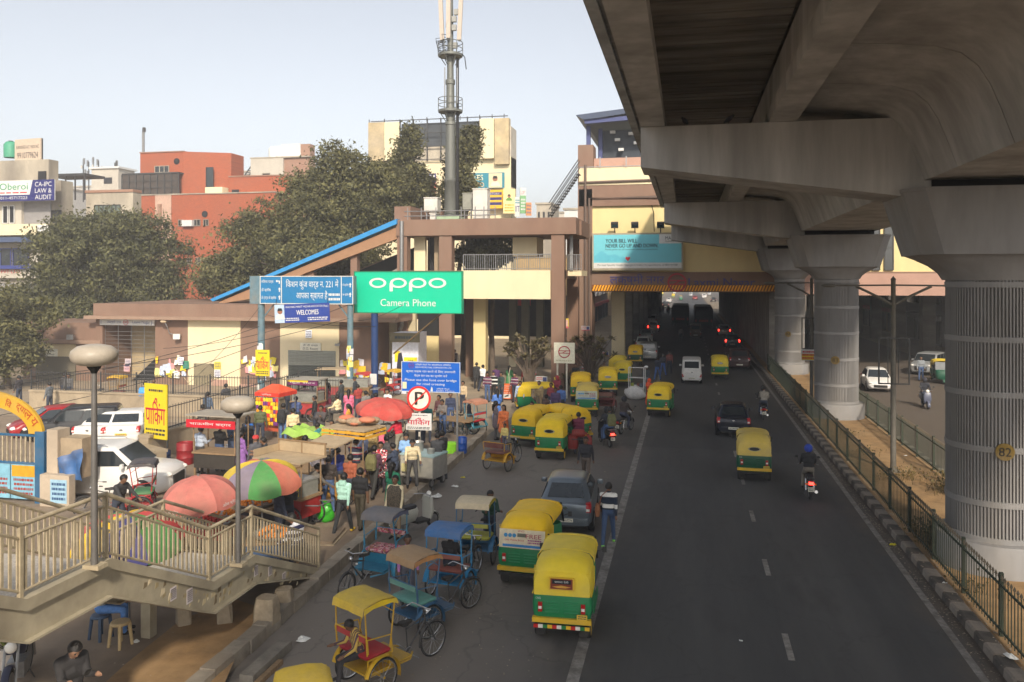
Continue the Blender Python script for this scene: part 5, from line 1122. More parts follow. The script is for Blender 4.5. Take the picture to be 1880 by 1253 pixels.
def bus(loc, rz, label, m):
    t = thing('bus', label, 'bus', loc, rz, 'buses under the station')
    MB().loft([rrect(0, 11, 1.2, .5, .15), rrect(-.05, 11.05, 1.27, 1.2, .2), rrect(-.02, 11, 1.25, 2.7, .25), rrect(.1, 10.8, 1.1, 3.05, .3)]).build('body', m, t, 40)
    MB().mm((-1.05, -.08, 1.6), (1.05, -.03, 2.5)).build('rear_window', GLASS, t); MB().mm((-1.15, -.09, .45), (1.15, 0, .75)).build('bumper', BLACKM, t)
    for i in range(7):
        for s in (-1, 1): MB().mm((s*1.25, .5+i*1.45, 1.5), (s*1.28, 1.75+i*1.45, 2.4)).build('side_window', GLASS, t)
    for s in (-1, 1):
        MB().box((s*1.05, -.09, 1.1), (.2, .06, .35)).build('tail_lamp', REDL, t)
        for y in (2.2, 8.6): put_wheel(t, (s*1.1, y, .48), .48, .3, 'bus')
    MB().mm((-.6, -.1, .95), (.6, -.06, 1.25)).build('number_board', pm((170, 30, 30)), t)
    return t

# ---------------------------------------------------------- autorickshaws
auto(G(1031, 1180), R(2), 'nearest autorickshaw with ornate rear window and striped lower bar', 3, stripe=True, rwin=1)
auto(G(958, 1080), R(-3), 'autorickshaw with a white phone advert banner across its back', 1, banner=1, rwin=2)
auto(G(1008, 846), R(-3), 'autorickshaw parked behind the grey hatchback with plain back', 0)
auto(G(960, 822), R(-14), 'autorickshaw turned slightly, left of the pair behind the yellow cart', 1)
auto(G(1070, 818), R(52), 'autorickshaw standing crosswise behind the loaded bicycle', 1)
auto(G(948, 757), R(-74), 'autorickshaw parked side-on showing its open door and green flank', 0)
auto(G(1077, 766), R(4), 'autorickshaw with a dusty top and posters on its back', 2, banner=2, rwin=2)
auto(G(1066, 740), R(6), 'autorickshaw half hidden in front of the metro logo sign', 1)
auto(G(1116, 727), R(5), 'autorickshaw with open see-through back behind a cycle rickshaw', 0)
auto(G(1142, 711), R(0), 'autorickshaw in the queue beside the white trolley', 3)
auto(G(1132, 698), R(0), 'autorickshaw hidden behind the dusty topped one in the queue', 3)
auto(G(1166, 672), R(0), 'autorickshaw with red trim leading the parked queue', 1, AGREEN2, rwin=0)
auto(G(1208, 766), R(-7), 'autorickshaw pulling out beside the white line', 0)
auto(G(1322, 697), R(0), 'autorickshaw driving away next to the white van', 3)
auto(G(1385, 885), R(-2), 'dusty autorickshaw driving alone in the middle lane', 2, AGREEN2)
auto(G(1724, 699), R(172), 'autorickshaw facing the camera on the far carriageway', 3, AGREEN2)
for i, (px, py) in enumerate(((1250, 549), (1236, 545), (1215, 541))): auto(G(px, py+3), R(0 if i else 180), ['tiny autorickshaw in the light beyond the station', 'small autorickshaw beyond the station near the kerb', 'farthest autorickshaw in the sunlit road'][i], 0)
# ---------------------------------------------------------- cars
GREY = mat('slate_metallic', (.15, .18, .21), .28, .05, 3, metal=.45, dirt=.25, dcol=(.2, .18, .15)); NAVYC = mat('navy_metallic', (.022, .027, .042), .25, .05, 3, metal=.4, dirt=.15); BLACKC = mat('black_paint', (.015, .015, .017), .25, .05, 3, dirt=.2, dcol=(.1, .09, .08))
WHITEC = mat('white_car_paint', (.70, .69, .66), .3, .04, 3, dirt=.15, dcol=(.5, .45, .38)); SILV = mat('silver_paint', (.40, .41, .41), .3, .05, 3, metal=.4); REDC = mat('red_paint', (.30, .012, .015), .3, .06, 3); TEALC = mat('teal_paint', (.05, .13, .15), .3, .06, 3); MAROON = mat('maroon_black', (.05, .022, .02), .3, .06, 3)
car(G(1037, 982), R(3), 'slate grey hatchback beside the walking man', GREY, 'hatch', text='DL9CAA7774')
car(G(1347, 804), R(-1), 'dark blue hatchback driving in the middle lane', NAVYC, 'hatch')
car(G(1270, 706), R(0), 'white van driving away beside an autorickshaw', WHITEC, 'van', name='van', cat='van')
car(G(1358, 680), R(-1), 'dark maroon hatchback at the right edge under the station', MAROON, 'suv')
car(G(1345, 640), R(0), 'teal car with brake lights lit under the station', TEALC, 'hatch', True)
car(G(1330, 618), R(0), 'grey car braking in front of the teal car', SILV, 'sedan', True)
car(G(1277, 622), R(0), 'brown van in front of the buses', mat('brown_van', (.13, .075, .04), .4, .1, 3), 'van', name='van', cat='van')
for i, (px, py, m, k, l_) in enumerate(((1190, 664, SILV, 'suv', False), (1180, 646, WHITEC, 'hatch', False), (1186, 628, SILV, 'sedan', False), (1199, 611, WHITEC, 'hatch', True), (1196, 598, SILV, 'suv', False))):
    car(G(px, py), R(2), ['silver car nose to tail behind the leading autorickshaw', 'white hatchback second in the dark queue', 'silver saloon third in the dark queue', 'white hatchback with red brake lights in the dark queue', 'silver car farthest in the dark queue'][i], m, k, l_)
bus(G(1292, 604), 0, 'dark bus filling the lane under the station', mat('bus_dark', (.03, .022, .02), .4, .2, 2)); bus(G(1249, 600), 0, 'black bus beside the other bus under the station', mat('bus_black', (.018, .018, .02), .4, .2, 2))
for i, (px, py, m, k) in enumerate(((1228, 556, WHITEC, 'hatch'), (1222, 566, BLACKC, 'suv'), (1268, 545, SILV, 'van'), (1276, 551, REDC, 'hatch'), (1310, 555, BLACKC, 'hatch'), (1302, 543, SILV, 'suv'), (1238, 540, WHITEC, 'van'))): car(G(px, py), R(0), ['white hatchback beyond the crowd under the station', 'black car behind the crowd under the station', 'silver van in the distance past the buses', 'red hatchback in the distance past the buses', 'black hatchback far off by the median', 'silver car far off by the median', 'white van farthest off past the station'][i], m, k)
car(G(1293, 548), R(0), 'white car in the light beyond the station', WHITEC, 'suv'); car(G(1210, 560), R(0), 'white car near the kerb beyond the station', WHITEC, 'hatch')
def carf(px, py, rz, *a, **k):
    p = G(px, py); L = CARS[a[2]]['L']*.9; f = Matrix.Rotation(R(rz), 3, 'Z') @ Vector((0, L, 0)); return car(p-f, R(rz), *a, **k)
carf(1617, 722, 176, 'white hatchback coming towards the camera on the far carriageway', WHITEC, 'hatch')
carf(1690, 690, 150, 'white people carrier parked askew on the far carriageway', SILV, 'suv')
for i, (px, py) in enumerate(((1555, 640), (1500, 618))): carf(px, py, 180, ['dark car in the shade of the far carriageway', 'small dark car far off beyond the middle pier'][i], BLACKC, 'sedan')
# car park on the left
carf(304, 908, -76, 'white SUV with black cladding driving out of the parking', WHITEC, 'suv', rack=True).scale = (1, 1, 1)
car(G(160, 823), R(6), 'white saloon parked at an angle beside the lamp post', WHITEC, 'sedan')
car(G(222, 822), R(24), 'white taxi saloon with yellow number plate by the parking sign', WHITEC, 'sedan', plate=PLATE)
carf(50, 815, 118, 'black SUV parked behind the yellow arch', BLACKC, 'suv'); carf(14, 810, 140, 'red car half hidden behind the yellow arch', REDC, 'hatch')
# ---------------------------------------------------------- cycle rickshaws
CL = lambda c, **k: mat('cloth_%d_%d_%d' % c, lin(c), .8, .12, 5, .15, dirt=.35, **k)
def floral(name, cs, sc_=22):
    m = bpy.data.materials.new(name); m.use_nodes = True; n = m.node_tree.nodes; l = m.node_tree.links; tc = n.new('ShaderNodeTexCoord'); v = n.new('ShaderNodeTexVoronoi'); v.inputs['Scale'].default_value = sc_; l.new(tc.outputs['Object'], v.inputs[0])
    s = n.new('ShaderNodeSeparateColor'); l.new(v.outputs['Color'], s.inputs[0]); rp = n.new('ShaderNodeValToRGB'); rp.color_ramp.interpolation = 'CONSTANT'; l.new(s.outputs[0], rp.inputs[0])
    for i, c in enumerate(cs):
        e = rp.color_ramp.elements[i] if i < 2 else rp.color_ramp.elements.new(i/len(cs)); e.position = i/len(cs); e.color = (*lin(c), 1)
    l.new(rp.outputs[0], n['Principled BSDF'].inputs['Base Color']); n['Principled BSDF'].inputs['Roughness'].default_value = .8
    return m
FLOR = floral('floral_cloth', [(190, 90, 110), (210, 170, 170), (120, 50, 80), (150, 110, 60), (200, 130, 140)])
rk1 = rickshaw(G(672, 1262), head((672, 1262), (792, 1206)), 'yellow cycle rickshaw with a boy on its red seat', (190, 150, 20), CL((205, 175, 60)), CL((165, 35, 45)), CL((215, 185, 30)))
rk2 = rickshaw(G(762, 1160), head((762, 1160), (848, 1124)), 'blue cycle rickshaw with a frayed brown canopy', (50, 95, 130), CL((165, 135, 100)), CL((95, 150, 140)), CL((170, 120, 70)))
rk3 = rickshaw(G(826, 1098), head((826, 1098), (880, 1050)), 'blue canopied cycle rickshaw carrying a passenger in black', (35, 130, 180), CL((60, 110, 165)), CL((140, 80, 70)))
rk4 = rickshaw(G(706, 1062), head((706, 1062), (620, 1117)), 'blue cycle rickshaw with a floral seat facing the camera', (40, 130, 165), CL((110, 110, 115)), FLOR, CL((70, 85, 120)), board=pm((30, 110, 140)))
rk5 = rickshaw(G(874, 1034), head((874, 1034), (915, 978)), 'cycle rickshaw with a cream canopy beside a boy in green', (50, 105, 145), CL((205, 190, 160)), CL((175, 175, 75)), CL((160, 150, 40)))
rk6 = rickshaw(G(914, 864), R(-16), 'open yellow cycle rickshaw parked behind the autorickshaw pair', (200, 150, 30), CL((110, 60, 55)), CL((120, 80, 70)), hood=False)
rk7 = rickshaw(G(872, 800), R(62), 'blue cycle rickshaw with red seat and pinkish hood near the signboard', (70, 140, 160), CL((190, 130, 105)), CL((185, 35, 50)))
rk8 = rickshaw(G(262, 945), R(118), 'red cycle rickshaw with a black hood in front of the white SUV', (165, 30, 40), CL((60, 60, 70)), CL((70, 130, 85)))
rk9 = rickshaw((-5.05, 10.2, 0), R(-60), 'cycle rickshaw whose yellow canopy peeps in at the bottom edge', (190, 150, 20), CL((200, 170, 40)), CL((165, 35, 45)))
rk10 = rickshaw(G(1113, 757), R(-5), 'open cycle rickshaw standing behind the see-through autorickshaw', (120, 60, 55), CL((130, 90, 80)), CL((110, 50, 50)), hood=False)
rk11 = rickshaw(G(215, 742), R(100), 'cycle rickshaw with a yellow hood behind the parking fence', (160, 120, 40), CL((215, 170, 40)), CL((150, 60, 60)))
rk12 = rickshaw(G(668, 735), R(75), 'cycle rickshaw with red hood beyond the red umbrella', (170, 40, 40), CL((200, 50, 55)), CL((190, 50, 60)))
rk13 = rickshaw(G(722, 728), R(80), 'cycle rickshaw with yellow hood behind the blue metro notice', (170, 40, 40), CL((220, 175, 30)), CL((190, 50, 60)))
# ---------------------------------------------------------- two-wheelers
bk1 = bike(G(1487, 917), R(-3), 'motorcycle ridden by a man in a blue helmet near the kerb', 'm', mat('bike_maroon', (.1, .02, .02), .3, .1, 4))
bk2 = bike(G(1402, 772), R(-2), 'motorcycle carrying two riders along the median kerb', 'm', BLACKC, lit=False)
bk3 = bike(G(1120, 822), R(24), 'dark scooter carrying two people past the autorickshaws', 's', BLACKC)
bk4 = bike(G(1140, 798), R(-18), 'motorcycle alongside the dark scooter', 'm', BLACKC, lit=False)
bk5 = bike(G(737, 985), R(-28), 'white parked scooter at the kerb in front of the waistcoat man', 's', mat('scooter_white', (.55, .56, .5), .35, .06, 3, dirt=.3), lit=False)
bk6 = bike(G(1706, 752)+Vector((0, 1.2, 0)), R(178), 'scooter coming towards the camera on the far carriageway', 's', mat('scooter_blue', (.10, .11, .16), .35, .06, 3), lit=False)
bk7 = bike(Vector((*G(50, 1232, .16).xy, .16)), R(-150), 'dark motorcycle parked under the footbridge stairs', 'm', mat('bike_blue', (.03, .035, .07), .35, .1, 3), lit=False)
# ============================================================ people
def rot(v, pitch, abd, s):
    """pitch swings forward, abd swings outward to side s"""
    v = Matrix.Rotation(pitch, 3, 'X') @ Vector(v); return Matrix.Rotation(-abd*s, 3, 'Y') @ v
def human(lean=0, arms=((8, 8, 12), (8, 8, 12)), legs=((3, 3, 2), (-3, 3, 2)), nod=0, turn=0, seat=None, tunic=0, bulk=1.0, sleeves=1, fingers=True, skirt=0):
    """list of tapered limbs (a, b, ra, rb, material); 0 skin 1 top 2 trousers 3 shoes"""
    pr = []; hip = Vector((0, 0, 0)); D = Vector((0, 0, -1)); Lm = Matrix.Rotation(-R(lean), 3, 'X')
    def up(x, y, z): return Lm @ Vector((x, y, z))
    B = bulk
    pr += [(up(-.07, 0, .02), up(.07, 0, .02), .115*B, .115*B, 2), (up(-.07, 0, .12), up(.07, 0, .12), .112*B, .112*B, 1), (up(-.085, .005, .27), up(.085, .005, .27), .118*B, .118*B, 1), (up(-.12, -.005, .41), up(.12, -.005, .41), .108*B, .108*B, 1), (up(-.165, 0, .455), up(.165, 0, .455), .07*B, .07*B, 1), (up(0, 0, .3), up(0, -.005, .5), .13*B, .08, 1)]
    Hm = Lm @ Matrix.Rotation(R(turn), 3, 'Z') @ Matrix.Rotation(-R(nod), 3, 'X'); nk = up(0, .0, .52)
    pr += [(up(0, 0, .48), nk+Hm @ Vector((0, .015, .06)), .058, .054, 0)]
    hc = nk+Hm @ Vector((0, .035, .155))
    pr += [(nk+Hm @ Vector((0, .015, .17)), nk+Hm @ Vector((0, .02, .175)), .098, .098, 0), (nk+Hm @ Vector((0, .05, .085)), nk+Hm @ Vector((0, .045, .15)), .06, .078, 0), (nk+Hm @ Vector((0, .115, .12)), nk+Hm @ Vector((0, .125, .125)), .016, .016, 0)]
    for s in (-1, 1): pr += [(nk+Hm @ Vector((s*.082, .01, .13)), nk+Hm @ Vector((s*.088, .0, .165)), .018, .02, 0)]
    hands = []
    for s, (p, ab, el) in zip((-1, 1), arms):
        sh = up(s*.185, 0, .46); d1 = Lm @ rot(D, R(p), R(ab), s); e = sh+d1*.285; d2 = Lm @ rot(D, R(p+el), R(ab*.5-el*.12), s); w_ = e+d2*.25; h = w_+d2*.075
        pr += [(sh, e, .062*B, .05*B, 1), (e, w_, .048*B, .036*B, 1 if sleeves else 0), (w_, h, .032, .04, 0)]
        side = d2.cross(Vector((s, .2, .3))).normalized()
        if fingers:
            for k, L in enumerate((.07, .08, .075, .06)): q = h+side*(.027-k*.018)+d2*.02; pr += [(q, q+d2*L*.6+Vector((0, .012, 0)), .0125, .011, 0)]
            q = w_+d2*.03; pr += [(q, q+side*.05+d2*.045, .014, .012, 0)]
        hands.append(h)
    feet = []
    for s, (p, ab, kn) in zip((-1, 1), legs):
        hj = Vector((s*.09, 0, -.02)); d1 = rot(D, R(p), R(ab), s); k = hj+d1*.43; d2 = rot(D, R(p-kn), R(ab*.6), s); a = k+d2*.42
        pr += [(hj, k, .092*B, .066*B, 2), (k, a, .064*B, .052*B, 2)]
        f = rot((0, 1, 0), R(min(p-kn, 25) if seat is None else 0)*.5, 0, s); f.z = min(f.z, .1)
        pr += [(a-Vector((0, .02, .03)), a+f*.16-Vector((0, 0, .045)), .045, .036, 3)]; feet.append(a.z-.085)
    if tunic:
        pr += [(up(-.08, .0, .05), up(-.1, .02, -.32*tunic), .12, .15, 1), (up(.08, .0, .05), up(.1, .02, -.32*tunic), .12, .15, 1), (up(-.1, .02, -.3*tunic), up(.1, .02, -.3*tunic), .13, .13, 1)]
    if skirt:
        pr += [(Vector((-.05, 0, -.1)), Vector((-.09, 0, -.72)), .13, .17, 1), (Vector((.05, 0, -.1)), Vector((.09, 0, -.72)), .13, .17, 1), (Vector((-.1, 0, -.6)), Vector((.1, 0, -.6)), .16, .16, 1)]
    dz = -min(feet) if seat is None else seat-(-.13)
    off = Vector((0, 0, dz))
    return [(a+off, b+off, ra, rb, m) for a, b, ra, rb, m in pr], nk+off, Hm, [h+off for h in hands]
ST_ = ((3, 4, 3), (-2, 4, 2))
POSES = dict(
    stand=dict(), stand2=dict(arms=((25, 6, 75), (20, 6, 85)), nod=18, legs=ST_), hips=dict(arms=((-12, 28, 60), (10, 10, 20)), legs=((2, 6, 2), (-2, 6, 3))),
    walk=dict(arms=((22, 7, 20), (-20, 7, 12)), legs=((-18, 2, 8), (22, 2, 6)), lean=3), walk2=dict(arms=((-18, 8, 10), (20, 8, 22)), legs=((20, 2, 4), (-20, 2, 14)), lean=3),
    tee=dict(arms=((6, 10, 10), (-6, 10, 8)), legs=((12, 2, 2), (-12, 2, 8)), sleeves=0), lookr=dict(arms=((30, 5, 70), (10, 8, 20)), turn=-40, nod=8, legs=ST_),
    reach=dict(arms=((48, 20, 20), (55, 12, 15)), lean=14, legs=((6, 6, 4), (-8, 6, 4)), nod=10), phone=dict(arms=((30, 0, 80), (30, 0, 85)), nod=32, lean=6, bulk=1.12),
    sit=dict(arms=((35, 6, 45), (35, 6, 45)), legs=((84, 6, 84), (82, 6, 80)), seat=.5, lean=4), sitd=dict(arms=((30, 8, 50), (40, 6, 60)), legs=((86, 8, 75), (84, 10, 95)), seat=.5, lean=12, nod=25),
    ride=dict(arms=((48, 12, 25), (48, 12, 25)), legs=((62, 12, 88), (62, 12, 88)), seat=.8, lean=10), pill=dict(arms=((35, 10, 50), (35, 10, 50)), legs=((66, 16, 92), (66, 16, 92)), seat=.84, lean=6),
    drink=dict(arms=((60, 10, 95), (40, 8, 60)), legs=((80, 6, 80), (82, 6, 82)), seat=.5, lean=8), crouch=dict(arms=((50, 5, 40), (50, 5, 30)), legs=((112, 14, 138), (112, 14, 138)), lean=26, seat=.16, nod=10),
    kurta=dict(tunic=1, arms=((18, 4, 60), (8, 6, 20)), bulk=.93), sari=dict(skirt=1, arms=((20, 4, 70), (12, 6, 30)), bulk=.95), fold=dict(arms=((32, 4, 95), (34, 4, 90)), legs=ST_), coat=dict(tunic=.45, bulk=1.1, arms=((6, 8, 10), (-4, 8, 12))))
_tmp = []
for k, d in POSES.items():
    prims, nk, Hm, hands = human(**d); b = MB()
    for a, c, ra, rb, m in prims:
        ax = (c-a); n = 8 if max(ra, rb) < .03 else 12
        if ax.length > 1e-5: b.tube([a, c], [ra, rb], n)
        for q, r_ in ((a, ra), (c, rb)): b.ell(q, (r_,)*3, n, 6)
    o = bpy.data.objects.new('pose', b.mesh('pose', [WHITE])); col.objects.link(o); md = o.modifiers.new('r', 'REMESH'); md.mode = 'VOXEL'; md.voxel_size = .015
    sm = o.modifiers.new('s', 'SMOOTH'); sm.factor = .5; sm.iterations = 4
    _tmp.append((k, o, prims, nk, Hm, hands))
dg = bpy.context.evaluated_depsgraph_get(); dg.update(); BODY = {}
for k, o, prims, nk, Hm, hands in _tmp:
    me = bpy.data.meshes.new_from_object(o.evaluated_get(dg)); me.name = 'body_'+k
    n = len(me.polygons); C_ = np.empty(n*3); me.polygons.foreach_get('center', C_); C_ = C_.reshape(-1, 3); best = np.full(n, 9.); mi = np.zeros(n, dtype=np.int32)
    for a, c, ra, rb, m in prims:
        a, c = np.array(a), np.array(c); ab = c-a; L2 = max(ab.dot(ab), 1e-9); t_ = np.clip(((C_-a) @ ab)/L2, 0, 1); dd = np.linalg.norm(C_-a-t_[:, None]*ab, axis=1)-(ra+(rb-ra)*t_)
        q = dd < best; best[q] = dd[q]; mi[q] = m
    me.materials.clear()
    for _ in range(4): me.materials.append(WHITE)
    me.polygons.foreach_set('material_index', mi); me.polygons.foreach_set('use_smooth', [True]*n); me.update(); BODY[k] = (me, nk, Hm, hands)
for _, o, *_r in _tmp: bpy.data.objects.remove(o)
SKIN = [mat('skin_%d' % i, c, .55, .08, 14) for i, c in enumerate(((.20, .105, .06), (.15, .075, .042), (.26, .145, .09)))]
HAIR = mat('black_hair', (.012, .010, .009), .5, .4, 60, .4); SHOE = [pm((30, 28, 28), .6), pm((60, 45, 35), .6), pm((150, 140, 120), .6)]
def cloth(c): return mat('wear_%d_%d_%d' % c, tuple(min(.8, x*1.3+.012) for x in lin(c)), .85, .22, 9, .5)
def stripes(name, cs, per, off=0.0, ax=2):
    m = bpy.data.materials.new(name); m.use_nodes = True; n = m.node_tree.nodes; l = m.node_tree.links; tc = n.new('ShaderNodeTexCoord'); sp = n.new('ShaderNodeSeparateXYZ'); l.new(tc.outputs['Object'], sp.inputs[0])
    mu = n.new('ShaderNodeMath'); mu.operation = 'MULTIPLY_ADD'; mu.inputs[1].default_value = 1/per; mu.inputs[2].default_value = off; l.new(sp.outputs[ax], mu.inputs[0]); fr = n.new('ShaderNodeMath'); fr.operation = 'FRACT'; l.new(mu.outputs[0], fr.inputs[0])
    rp = n.new('ShaderNodeValToRGB'); rp.color_ramp.interpolation = 'CONSTANT'; l.new(fr.outputs[0], rp.inputs[0]); e = rp.color_ramp.elements; tot = sum(w_ for _, w_ in cs); a = 0
    for i, (c, w_) in enumerate(cs):
        k = e[i] if i < 2 else e.new(.5); k.position = a/tot; k.color = (*lin(c), 1); a += w_
    l.new(rp.outputs[0], n['Principled BSDF'].inputs['Base Color']); n['Principled BSDF'].inputs['Roughness'].default_value = .9
    return m
def hair_mesh(kind):
    b = MB()
    if kind == 'helmet': b.ell((0, .02, .165), (.135, .15, .145), 16, 10); b.i = 1; b.ell((0, .085, .15), (.1, .095, .06), 12, 6); return b
    if kind == 'cap': b.lathe([(.112, .17), (.112, .22), (.08, .275), (0, .29)], 14, (0, .02, 0)); b.prism([(-.09, .1), (.09, .1), (.07, .19), (-.07, .19)], .18, .195, 'XY'); return b
    if kind == 'scarf': b.ell((0, .005, .15), (.118, .115, .14), 14, 8); b.tube([(0, -.03, .12), (0, -.09, 0), (0, -.13, -.2)], [.1, .15, .17], 10); return b
    if kind == 'turban': b.ell((0, .015, .2), (.13, .135, .09), 14, 8); return b
    # short hair: shell over crown and back, leaving the face
    for i in range(9):
        ph = R(130)*i/8
        for j in range(16):
            a = 2*math.pi*j/16; fr = math.sin(a)     # +Y is the face
            th = min(ph, R(62) if fr > .55 else R(88) if fr > .1 else R(130)); r_ = .108 if kind == 'short' else .114
            b.v.append((r_*math.sin(th)*math.cos(a)*.97, .012+r_*1.06*math.sin(th)*math.sin(a), .17+r_*math.cos(th)*1.02+(.008*math.sin(5*a) if i < 3 else 0)))
    b.f = [(i*16+j, (i+1)*16+j, (i+1)*16+(j+1) % 16, i*16+(j+1) % 16) for i in range(8) for j in range(16)]; b.m = [0]*len(b.f)
    if kind == 'long': b.tube([(0, -.06, .14), (0, -.11, .02), (0, -.13, -.16)], [.09, .07, .035], 10)
    if kind == 'bun': b.ell((0, -.12, .13), (.05, .05, .05), 10, 6)
    return b
HM_ = {}
def person(loc, rz, label, pose, top, legs, skin=0, hair='short', hcol=None, shoes=0, scale=1.0, face=False, grp='people in the street', visor=None):
    me, nk, Hm, hands = BODY[pose]; t = thing('person', label, 'person', loc, R(rz), grp); t.scale = (scale*.96,)*3
    o = link('body', me, t)
    tm = top if not isinstance(top, tuple) else cloth(top); lm = legs if not isinstance(legs, tuple) else cloth(legs)
    for i, m in enumerate((SKIN[skin], tm, lm, SHOE[shoes] if isinstance(shoes, int) else cloth(shoes))): o.material_slots[i].link = 'OBJECT'; o.material_slots[i].material = m
    if hair:
        nm = dict(short='hair', long='hair', bun='hair').get(hair, hair); hm = HAIR if hcol is None else cloth(hcol)
        h = cpart(('hair', hair), lambda: hair_mesh(hair), nm, [hm, GLASS] if hair == 'helmet' else hm, t, 70, nk); h.rotation_euler = Hm.to_euler()
    if face:
        for s in (-1, 1):
            for nm, c, z, sz, m in (('eye', .036, .165, (.014, .006, .007), DARK), ('eyebrow', .038, .188, (.022, .006, .004), HAIR)):
                e = cpart(('face', nm), lambda: MB().ell((0, 0, 0), sz, 8, 5), nm, m, t, 60, nk+Hm @ Vector((s*c, .112, z))); e.rotation_euler = Hm.to_euler()
        cpart('mouth', lambda: MB().ell((0, 0, 0), (.025, .006, .006), 8, 5), 'mouth', mat('lips', (.14, .05, .04), .6, .1, 9), t, 60, nk+Hm @ Vector((0, .104, .085)))
    return t
def backpack(p, c, label, z=1.2):
    me, nk, Hm, hands = BODY['stand']
    t = thing('backpack', label, 'backpack', p.matrix_basis @ Vector((0, -.2, z)), p.rotation_euler[2], 'bags people carry')
    MB().loft([rrect(-.1, .09, .15, -.24, .05), rrect(-.13, .09, .17, -.12, .07), rrect(-.12, .09, .17, .12, .07), rrect(-.07, .09, .12, .24, .05)]).build('bag', cloth(c), t, 50); MB().loft([rrect(-.16, -.1, .12, -.18, .03), rrect(-.17, -.1, .13, .0, .03)]).build('pocket', cloth(c), t, 50)
    for s in (-1, 1): MB().tube([(s*.1, .09, -.18), (s*.13, .12, .0), (s*.12, .2, .25), (s*.1, .09, .2)], .018, 5).build('strap', cloth(c), t, 50)
PZ = .16
def hd(px, py, z=1.67, base=0.0):
    """standing place of somebody whose head top shows at this pixel"""
    p = G(px, py, z+base); p.z = base; return p
def onp(px, py, z=1.67): return hd(px, py, z, PZ)
JEAN = (60, 80, 115); DJ = (38, 44, 58); BLK = (28, 27, 29); GRY = (75, 74, 74); NVY = (32, 38, 62); OLV = (62, 56, 42)
STR1 = stripes('stripe_grey_red', [((150, 150, 145), 1), ((45, 50, 70), 1), ((150, 40, 55), 1.2), ((200, 200, 195), .5)], .21)
STR2 = stripes('stripe_navy_white', [((28, 38, 55), 2.2), ((215, 212, 205), 1), ((28, 38, 55), .8), ((215, 212, 205), 1)], .3)
STR3 = stripes('stripe_white_navy', [((215, 215, 220), 1), ((40, 42, 75), 1)], .16); STR4 = stripes('stripe_maroon', [((110, 55, 75), 1), ((200, 190, 190), .5), ((70, 45, 75), .8)], .18); STR5 = stripes('stripe_black_white', [((25, 25, 28), 1.3), ((225, 225, 220), .7)], .22)
STR6 = stripes('stripe_yellow_brown', [((190, 160, 80), 1), ((80, 60, 70), 1)], .07, ax=0); DRESS = floral('red_white_dress', [(190, 40, 60), (225, 215, 215), (30, 25, 30), (200, 60, 80)], 30); CHECK = floral('checked_wool', [(95, 85, 70), (70, 62, 52), (110, 98, 80)], 60)
# --- road and lane
p55 = person(hd(1117, 884), -2, 'man in navy and white striped sweater walking away beside the grey hatchback', 'walk', STR2, (45, 65, 95), shoes=(120, 190, 80), face=False)
sb = thing('shoulder_bag', 'brown shoulder bag on the striped sweater man', 'bag', p55.location+Vector((-.28, -.02, .92)), 0, 'bags people carry'); MB().loft([rrect(-.09, .09, .05, -.17, .03), rrect(-.11, .11, .07, 0, .04), rrect(-.09, .09, .05, .15, .03)]).build('bag', cloth((120, 75, 45)), sb, 50); MB().tube([(.02, -.05, .1), (.12, -.1, .4), (.32, 0, .58), (.2, .1, .35), (.02, .06, .1)], .014, 5).build('strap', cloth((100, 60, 40)), sb)
person(hd(1076, 800), 176, 'man in black cardigan walking towards the camera behind the hatchback', 'walk2', (30, 30, 36), (80, 70, 62), 1, face=True)
r_ = person(bk1.location+Vector((0, .25, 0)), -3, 'rider in black jacket and blue helmet on the nearest motorcycle', 'ride', (30, 30, 32), (105, 98, 88), hair='helmet', hcol=(35, 60, 150))
person(bk2.location+Vector((0, .32, 0)), -2, 'front rider of the two on the motorcycle by the median', 'ride', (28, 28, 30), DJ, hair='helmet', hcol=(25, 25, 27)); person(bk2.location+Vector((.01, -.1, .0)), -2, 'pillion rider in pale jacket on the motorcycle by the median', 'pill', (120, 115, 105), DJ, hair='short')
def on(v, dy, dz=0): return v.location+Matrix.Rotation(v.rotation_euler[2], 3, 'Z') @ Vector((0, dy, dz))
person(on(bk3, .3, -.05), 24, 'scooter driver in dark clothes passing the autorickshaws', 'ride', (40, 42, 48), JEAN, hair='helmet', hcol=(28, 28, 32)); q_ = person(on(bk3, -.02, -.03), 24, 'scooter passenger wearing an olive backpack', 'pill', (45, 48, 55), (65, 90, 130)); backpack(q_, (95, 95, 60), 'olive backpack on the scooter passenger', 1.25)
person(on(bk4, .25), -18, 'motorcyclist in dark brown jacket beside the scooter', 'ride', (52, 42, 38), (50, 55, 75), hair='helmet', hcol=(30, 30, 36))
person(on(bk6, .3, -.05), 178, 'scooter rider with a white mask on the far carriageway', 'ride', (35, 37, 45), DJ, hair='helmet', hcol=(40, 40, 50))
person(hd(1691, 655), 170, 'person with a teal bag at the edge of the far carriageway', 'stand', (120, 125, 130), JEAN)
